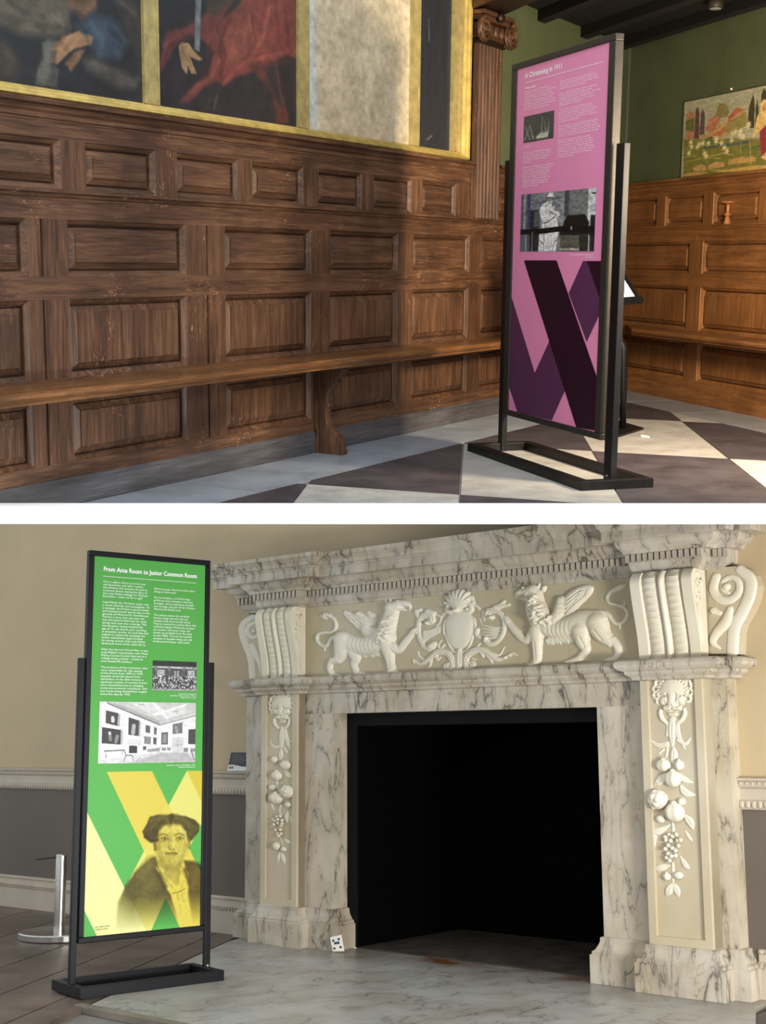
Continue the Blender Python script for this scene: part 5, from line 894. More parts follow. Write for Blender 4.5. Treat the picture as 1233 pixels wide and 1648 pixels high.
sh_ = carve('shield', (1.278,[([(0.5494,1.545,0.0675),(0.5486,1.491,0.0585),(0.5478,1.455,0.0315)],0.28,0.006),([(0.5095,1.591,0.0054),(0.4844,1.568,0.0054)],1.0,'top'),([(0.4844,1.568,0.0054),(0.475,1.537,0.0054)],1.0,'top'),([(0.475,1.537,0.0054),(0.4766,1.505,0.0054)],1.0,'top'),([(0.4766,1.505,0.0054),(0.4883,1.486,0.0054)],1.0,'top'),([(0.4883,1.486,0.0054),(0.497,1.454,0.0054)],1.0,'top'),([(0.497,1.454,0.0054),(0.5165,1.421,0.0054)],1.0,'top'),([(0.5165,1.421,0.0054),(0.547,1.406,0.0054)],1.0,'top'),([(0.547,1.406,0.0054),(0.5783,1.418,0.0054)],1.0,'top'),([(0.5783,1.418,0.0054),(0.5987,1.447,0.0054)],1.0,'top'),([(0.5987,1.447,0.0054),(0.6081,1.478,0.0054)],1.0,'top'),([(0.6081,1.478,0.0054),(0.6143,1.504,0.0054)],1.0,'top'),([(0.6143,1.504,0.0054),(0.6214,1.53,0.0054)],1.0,'top'),([(0.6214,1.53,0.0054),(0.6198,1.562,0.0054)],1.0,'top'),([(0.6198,1.562,0.0054),(0.594,1.586,0.0054)],1.0,'top')]), 0.0, label='blank domed shield in the middle of the frieze')
carve('scallop_shell', (1.278,[([(0.5502,1.608,0.0225),(0.551,1.653,0.0576)],0.42,0.006),([(0.5502,1.603,0.0054),(0.5087,1.638,0.0077),(0.4844,1.651,0.009)],0.95,'add'),([(0.5502,1.603,0.0054),(0.5142,1.654,0.0077),(0.493,1.678,0.009)],0.95,'add'),([(0.5502,1.603,0.0054),(0.5236,1.666,0.0077),(0.5087,1.699,0.009)],0.95,'add'),([(0.5502,1.603,0.0054),(0.5369,1.674,0.0077),(0.529,1.711,0.009)],0.95,'add'),([(0.5502,1.603,0.0054),(0.551,1.676,0.0077),(0.5517,1.714,0.009)],0.95,'add'),([(0.5502,1.603,0.0054),(0.5658,1.671,0.0077),(0.5744,1.707,0.009)],0.95,'add'),([(0.5502,1.603,0.0054),(0.5783,1.661,0.0077),(0.594,1.69,0.009)],0.95,'add'),([(0.5502,1.603,0.0054),(0.587,1.647,0.0077),(0.6089,1.667,0.009)],0.95,'add'),([(0.5502,1.603,0.0054),(0.5917,1.631,0.0077),(0.6159,1.639,0.009)],0.95,'add'),([(0.5236,1.633,0.009),(0.5017,1.637,0.0108),(0.4962,1.612,0.0117),(0.5142,1.6,0.0108),(0.5236,1.61,0.0081)],1.1,0.003),([(0.5752,1.628,0.009),(0.5995,1.633,0.0108),(0.6073,1.607,0.0117),(0.5901,1.595,0.0108),(0.5768,1.608,0.0081)],1.1,0.003),([(0.5103,1.611,0.0081)],2.2,'top'),([(0.5901,1.611,0.009)],2.2,'top'),([(0.6089,1.659,0.0117),(0.6175,1.647,0.0063)],0.8,0.003),([(0.6081,1.641,0.0072),(0.6425,1.609,0.0072)],0.5,0.003)]), 0.0); carve('leaf_scroll', (1.333,[([(0.3855,1.561,0.0135),(0.4035,1.571,0.0162),(0.3967,1.594,0.0153),(0.366,1.597,0.0153),(0.3457,1.578,0.0126),(0.3382,1.532,0.0108),(0.3472,1.486,0.0108),(0.3667,1.448,0.0117),(0.3907,1.435,0.0126)],0.95,0.004),([(0.3997,1.446,0.018),(0.411,1.458,0.0153)],1.0,0.004),([(0.3832,1.561,0.0099)],2.2,'top'),([(0.4042,1.441,0.0072)],2.4,'top'),([(0.408,1.605,0.0162),(0.384,1.618,0.0135)],0.7,0.004),([(0.339,1.597,0.0099),(0.3307,1.621,0.0108),(0.3487,1.628,0.009)],0.9,0.004),([(0.4192,1.599,0.0045),(0.441,1.588,0.0045),(0.4402,1.561,0.0045),(0.423,1.544,0.0045)],0.8,0.003),([(0.4447,1.579,0.0054),(0.4582,1.6,0.0045),(0.489,1.616,0.0045)],0.5,0.003),([(0.3652,1.521,0.0072),(0.396,1.523,0.0072),(0.4402,1.543,0.0027)],0.75,0.003),([(0.3652,1.51,0.0072),(0.396,1.517,0.0072),(0.4402,1.535,0.0027)],0.75,0.003),([(0.3652,1.499,0.0072),(0.396,1.511,0.0072),(0.4402,1.528,0.0027)],0.75,0.003),([(0.3645,1.488,0.0072),(0.396,1.504,0.0072),(0.4402,1.521,0.0027)],0.75,0.003),([(0.3645,1.477,0.0072),(0.396,1.498,0.0072),(0.4395,1.514,0.0027)],0.75,0.003)]), 0.0, flute=2); carve('leaf_scroll', (1.222,[([(0.7298,1.564,0.0135),(0.7094,1.572,0.0153),(0.7167,1.594,0.0153),(0.7478,1.594,0.0144),(0.774,1.572,0.0117),(0.7871,1.534,0.0108),(0.7789,1.486,0.0108),(0.7544,1.453,0.0108),(0.7225,1.441,0.0117),(0.7004,1.458,0.0135)],0.95,0.004),([(0.7315,1.563,0.0117)],2.2,'top'),([(0.7012,1.469,0.0099)],1.8,'top'),([(0.7486,1.607,0.0153),(0.7748,1.614,0.0126),(0.8108,1.615,0.0072)],0.8,0.004),([(0.7756,1.622,0.0099),(0.7887,1.634,0.0081)],0.9,0.003),([(0.6897,1.594,0.0081),(0.6873,1.572,0.0081),(0.6938,1.554,0.0054)],0.6,0.003),([(0.6611,1.512,0.0117),(0.6562,1.49,0.0108),(0.6742,1.475,0.0081)],1.0,0.004),([(0.6709,1.564,0.0036),(0.6799,1.542,0.0036)],0.5,0.003),([(0.7732,1.513,0.0045),(0.7421,1.515,0.0063),(0.6799,1.533,0.0027)],0.65,0.003),([(0.7691,1.498,0.0045),(0.7421,1.503,0.0063),(0.684,1.516,0.0027)],0.65,0.003),([(0.765,1.483,0.0045),(0.7413,1.492,0.0063),(0.6881,1.5,0.0027)],0.65,0.003),([(0.7617,1.469,0.0045),(0.7413,1.481,0.0063),(0.6922,1.484,0.0027)],0.65,0.003),([(0.7576,1.454,0.0045),(0.7413,1.469,0.0063),(0.6963,1.468,0.0027)],0.65,0.003)]), 0.0, flute=2)
carve('acanthus_spray', (1.278,[([(0.5197,1.332,0.0144),(0.5134,1.381,0.0153),(0.4915,1.412,0.0153),(0.4484,1.419,0.0153),(0.4163,1.398,0.0126),(0.3796,1.373,0.0099),(0.3514,1.37,0.0072),(0.3287,1.389,0.0054)],0.95,0.004),([(0.5063,1.332,0.0117),(0.4907,1.333,0.0126),(0.4837,1.351,0.0117),(0.4977,1.362,0.009)],1.0,0.004),([(0.4954,1.346,0.0063)],2.2,'top'),([(0.4351,1.408,0.0108),(0.4437,1.385,0.009),(0.457,1.393,0.0054)],0.9,0.003),([(0.4163,1.396,0.0081),(0.4093,1.364,0.0072),(0.4023,1.347,0.0036)],0.8,0.003),([(0.3843,1.384,0.0054),(0.3569,1.404,0.0054),(0.3522,1.427,0.0045)],0.7,0.003),([(0.4578,1.425,0.0063),(0.4492,1.453,0.0054),(0.4633,1.474,0.0045)],0.8,0.003),([(0.3287,1.387,0.0063),(0.3326,1.373,0.0045)],1.2,0.003),([(0.4625,1.434,0.0054),(0.4766,1.451,0.0063)],0.7,0.003)]), 0.0, flute=2); carve('acanthus_spray', (1.222,[([(0.6104,1.329,0.0144),(0.6038,1.378,0.0153),(0.63,1.409,0.0162),(0.6775,1.418,0.0162),(0.7126,1.398,0.0144),(0.7478,1.37,0.0108),(0.7838,1.375,0.0081),(0.819,1.392,0.0072),(0.8427,1.384,0.004)],0.95,0.004),([(0.6218,1.332,0.0135),(0.6398,1.343,0.0117),(0.6357,1.36,0.0108),(0.6218,1.359,0.009)],1.0,0.004),([(0.6316,1.349,0.0072)],2.3,'top'),([(0.6775,1.409,0.0117),(0.6856,1.389,0.009)],0.9,0.003),([(0.6995,1.408,0.0117),(0.7167,1.376,0.0099),(0.7274,1.354,0.0036)],0.9,0.003),([(0.7306,1.397,0.0072),(0.7617,1.391,0.0063),(0.7846,1.425,0.0036)],0.7,0.003),([(0.7879,1.376,0.0081)],1.8,'top'),([(0.8059,1.389,0.0054),(0.81,1.382,0.0054)],1.5,0.003),([(0.6455,1.424,0.0063),(0.6693,1.445,0.0054)],0.8,0.003),([(0.6316,1.381,0.0054),(0.6537,1.375,0.0036)],0.7,0.003)]), 0.0, flute=2); carve('leaf_bud', (1.353,[([(0.5159,1.339,0.0136),(0.5167,1.379,0.0161),(0.5181,1.424,0.011)],1.0,0.004),([(0.5011,1.358,0.0068),(0.4997,1.398,0.0076)],0.8,0.003),([(0.5329,1.356,0.0068),(0.5314,1.396,0.0076)],0.8,0.003),([(0.5085,1.407,0.0059),(0.513,1.433,0.0034)],1.1,0.003),([(0.5255,1.406,0.0059),(0.5233,1.432,0.0034)],1.1,0.003)]), 0.0, flute=2)
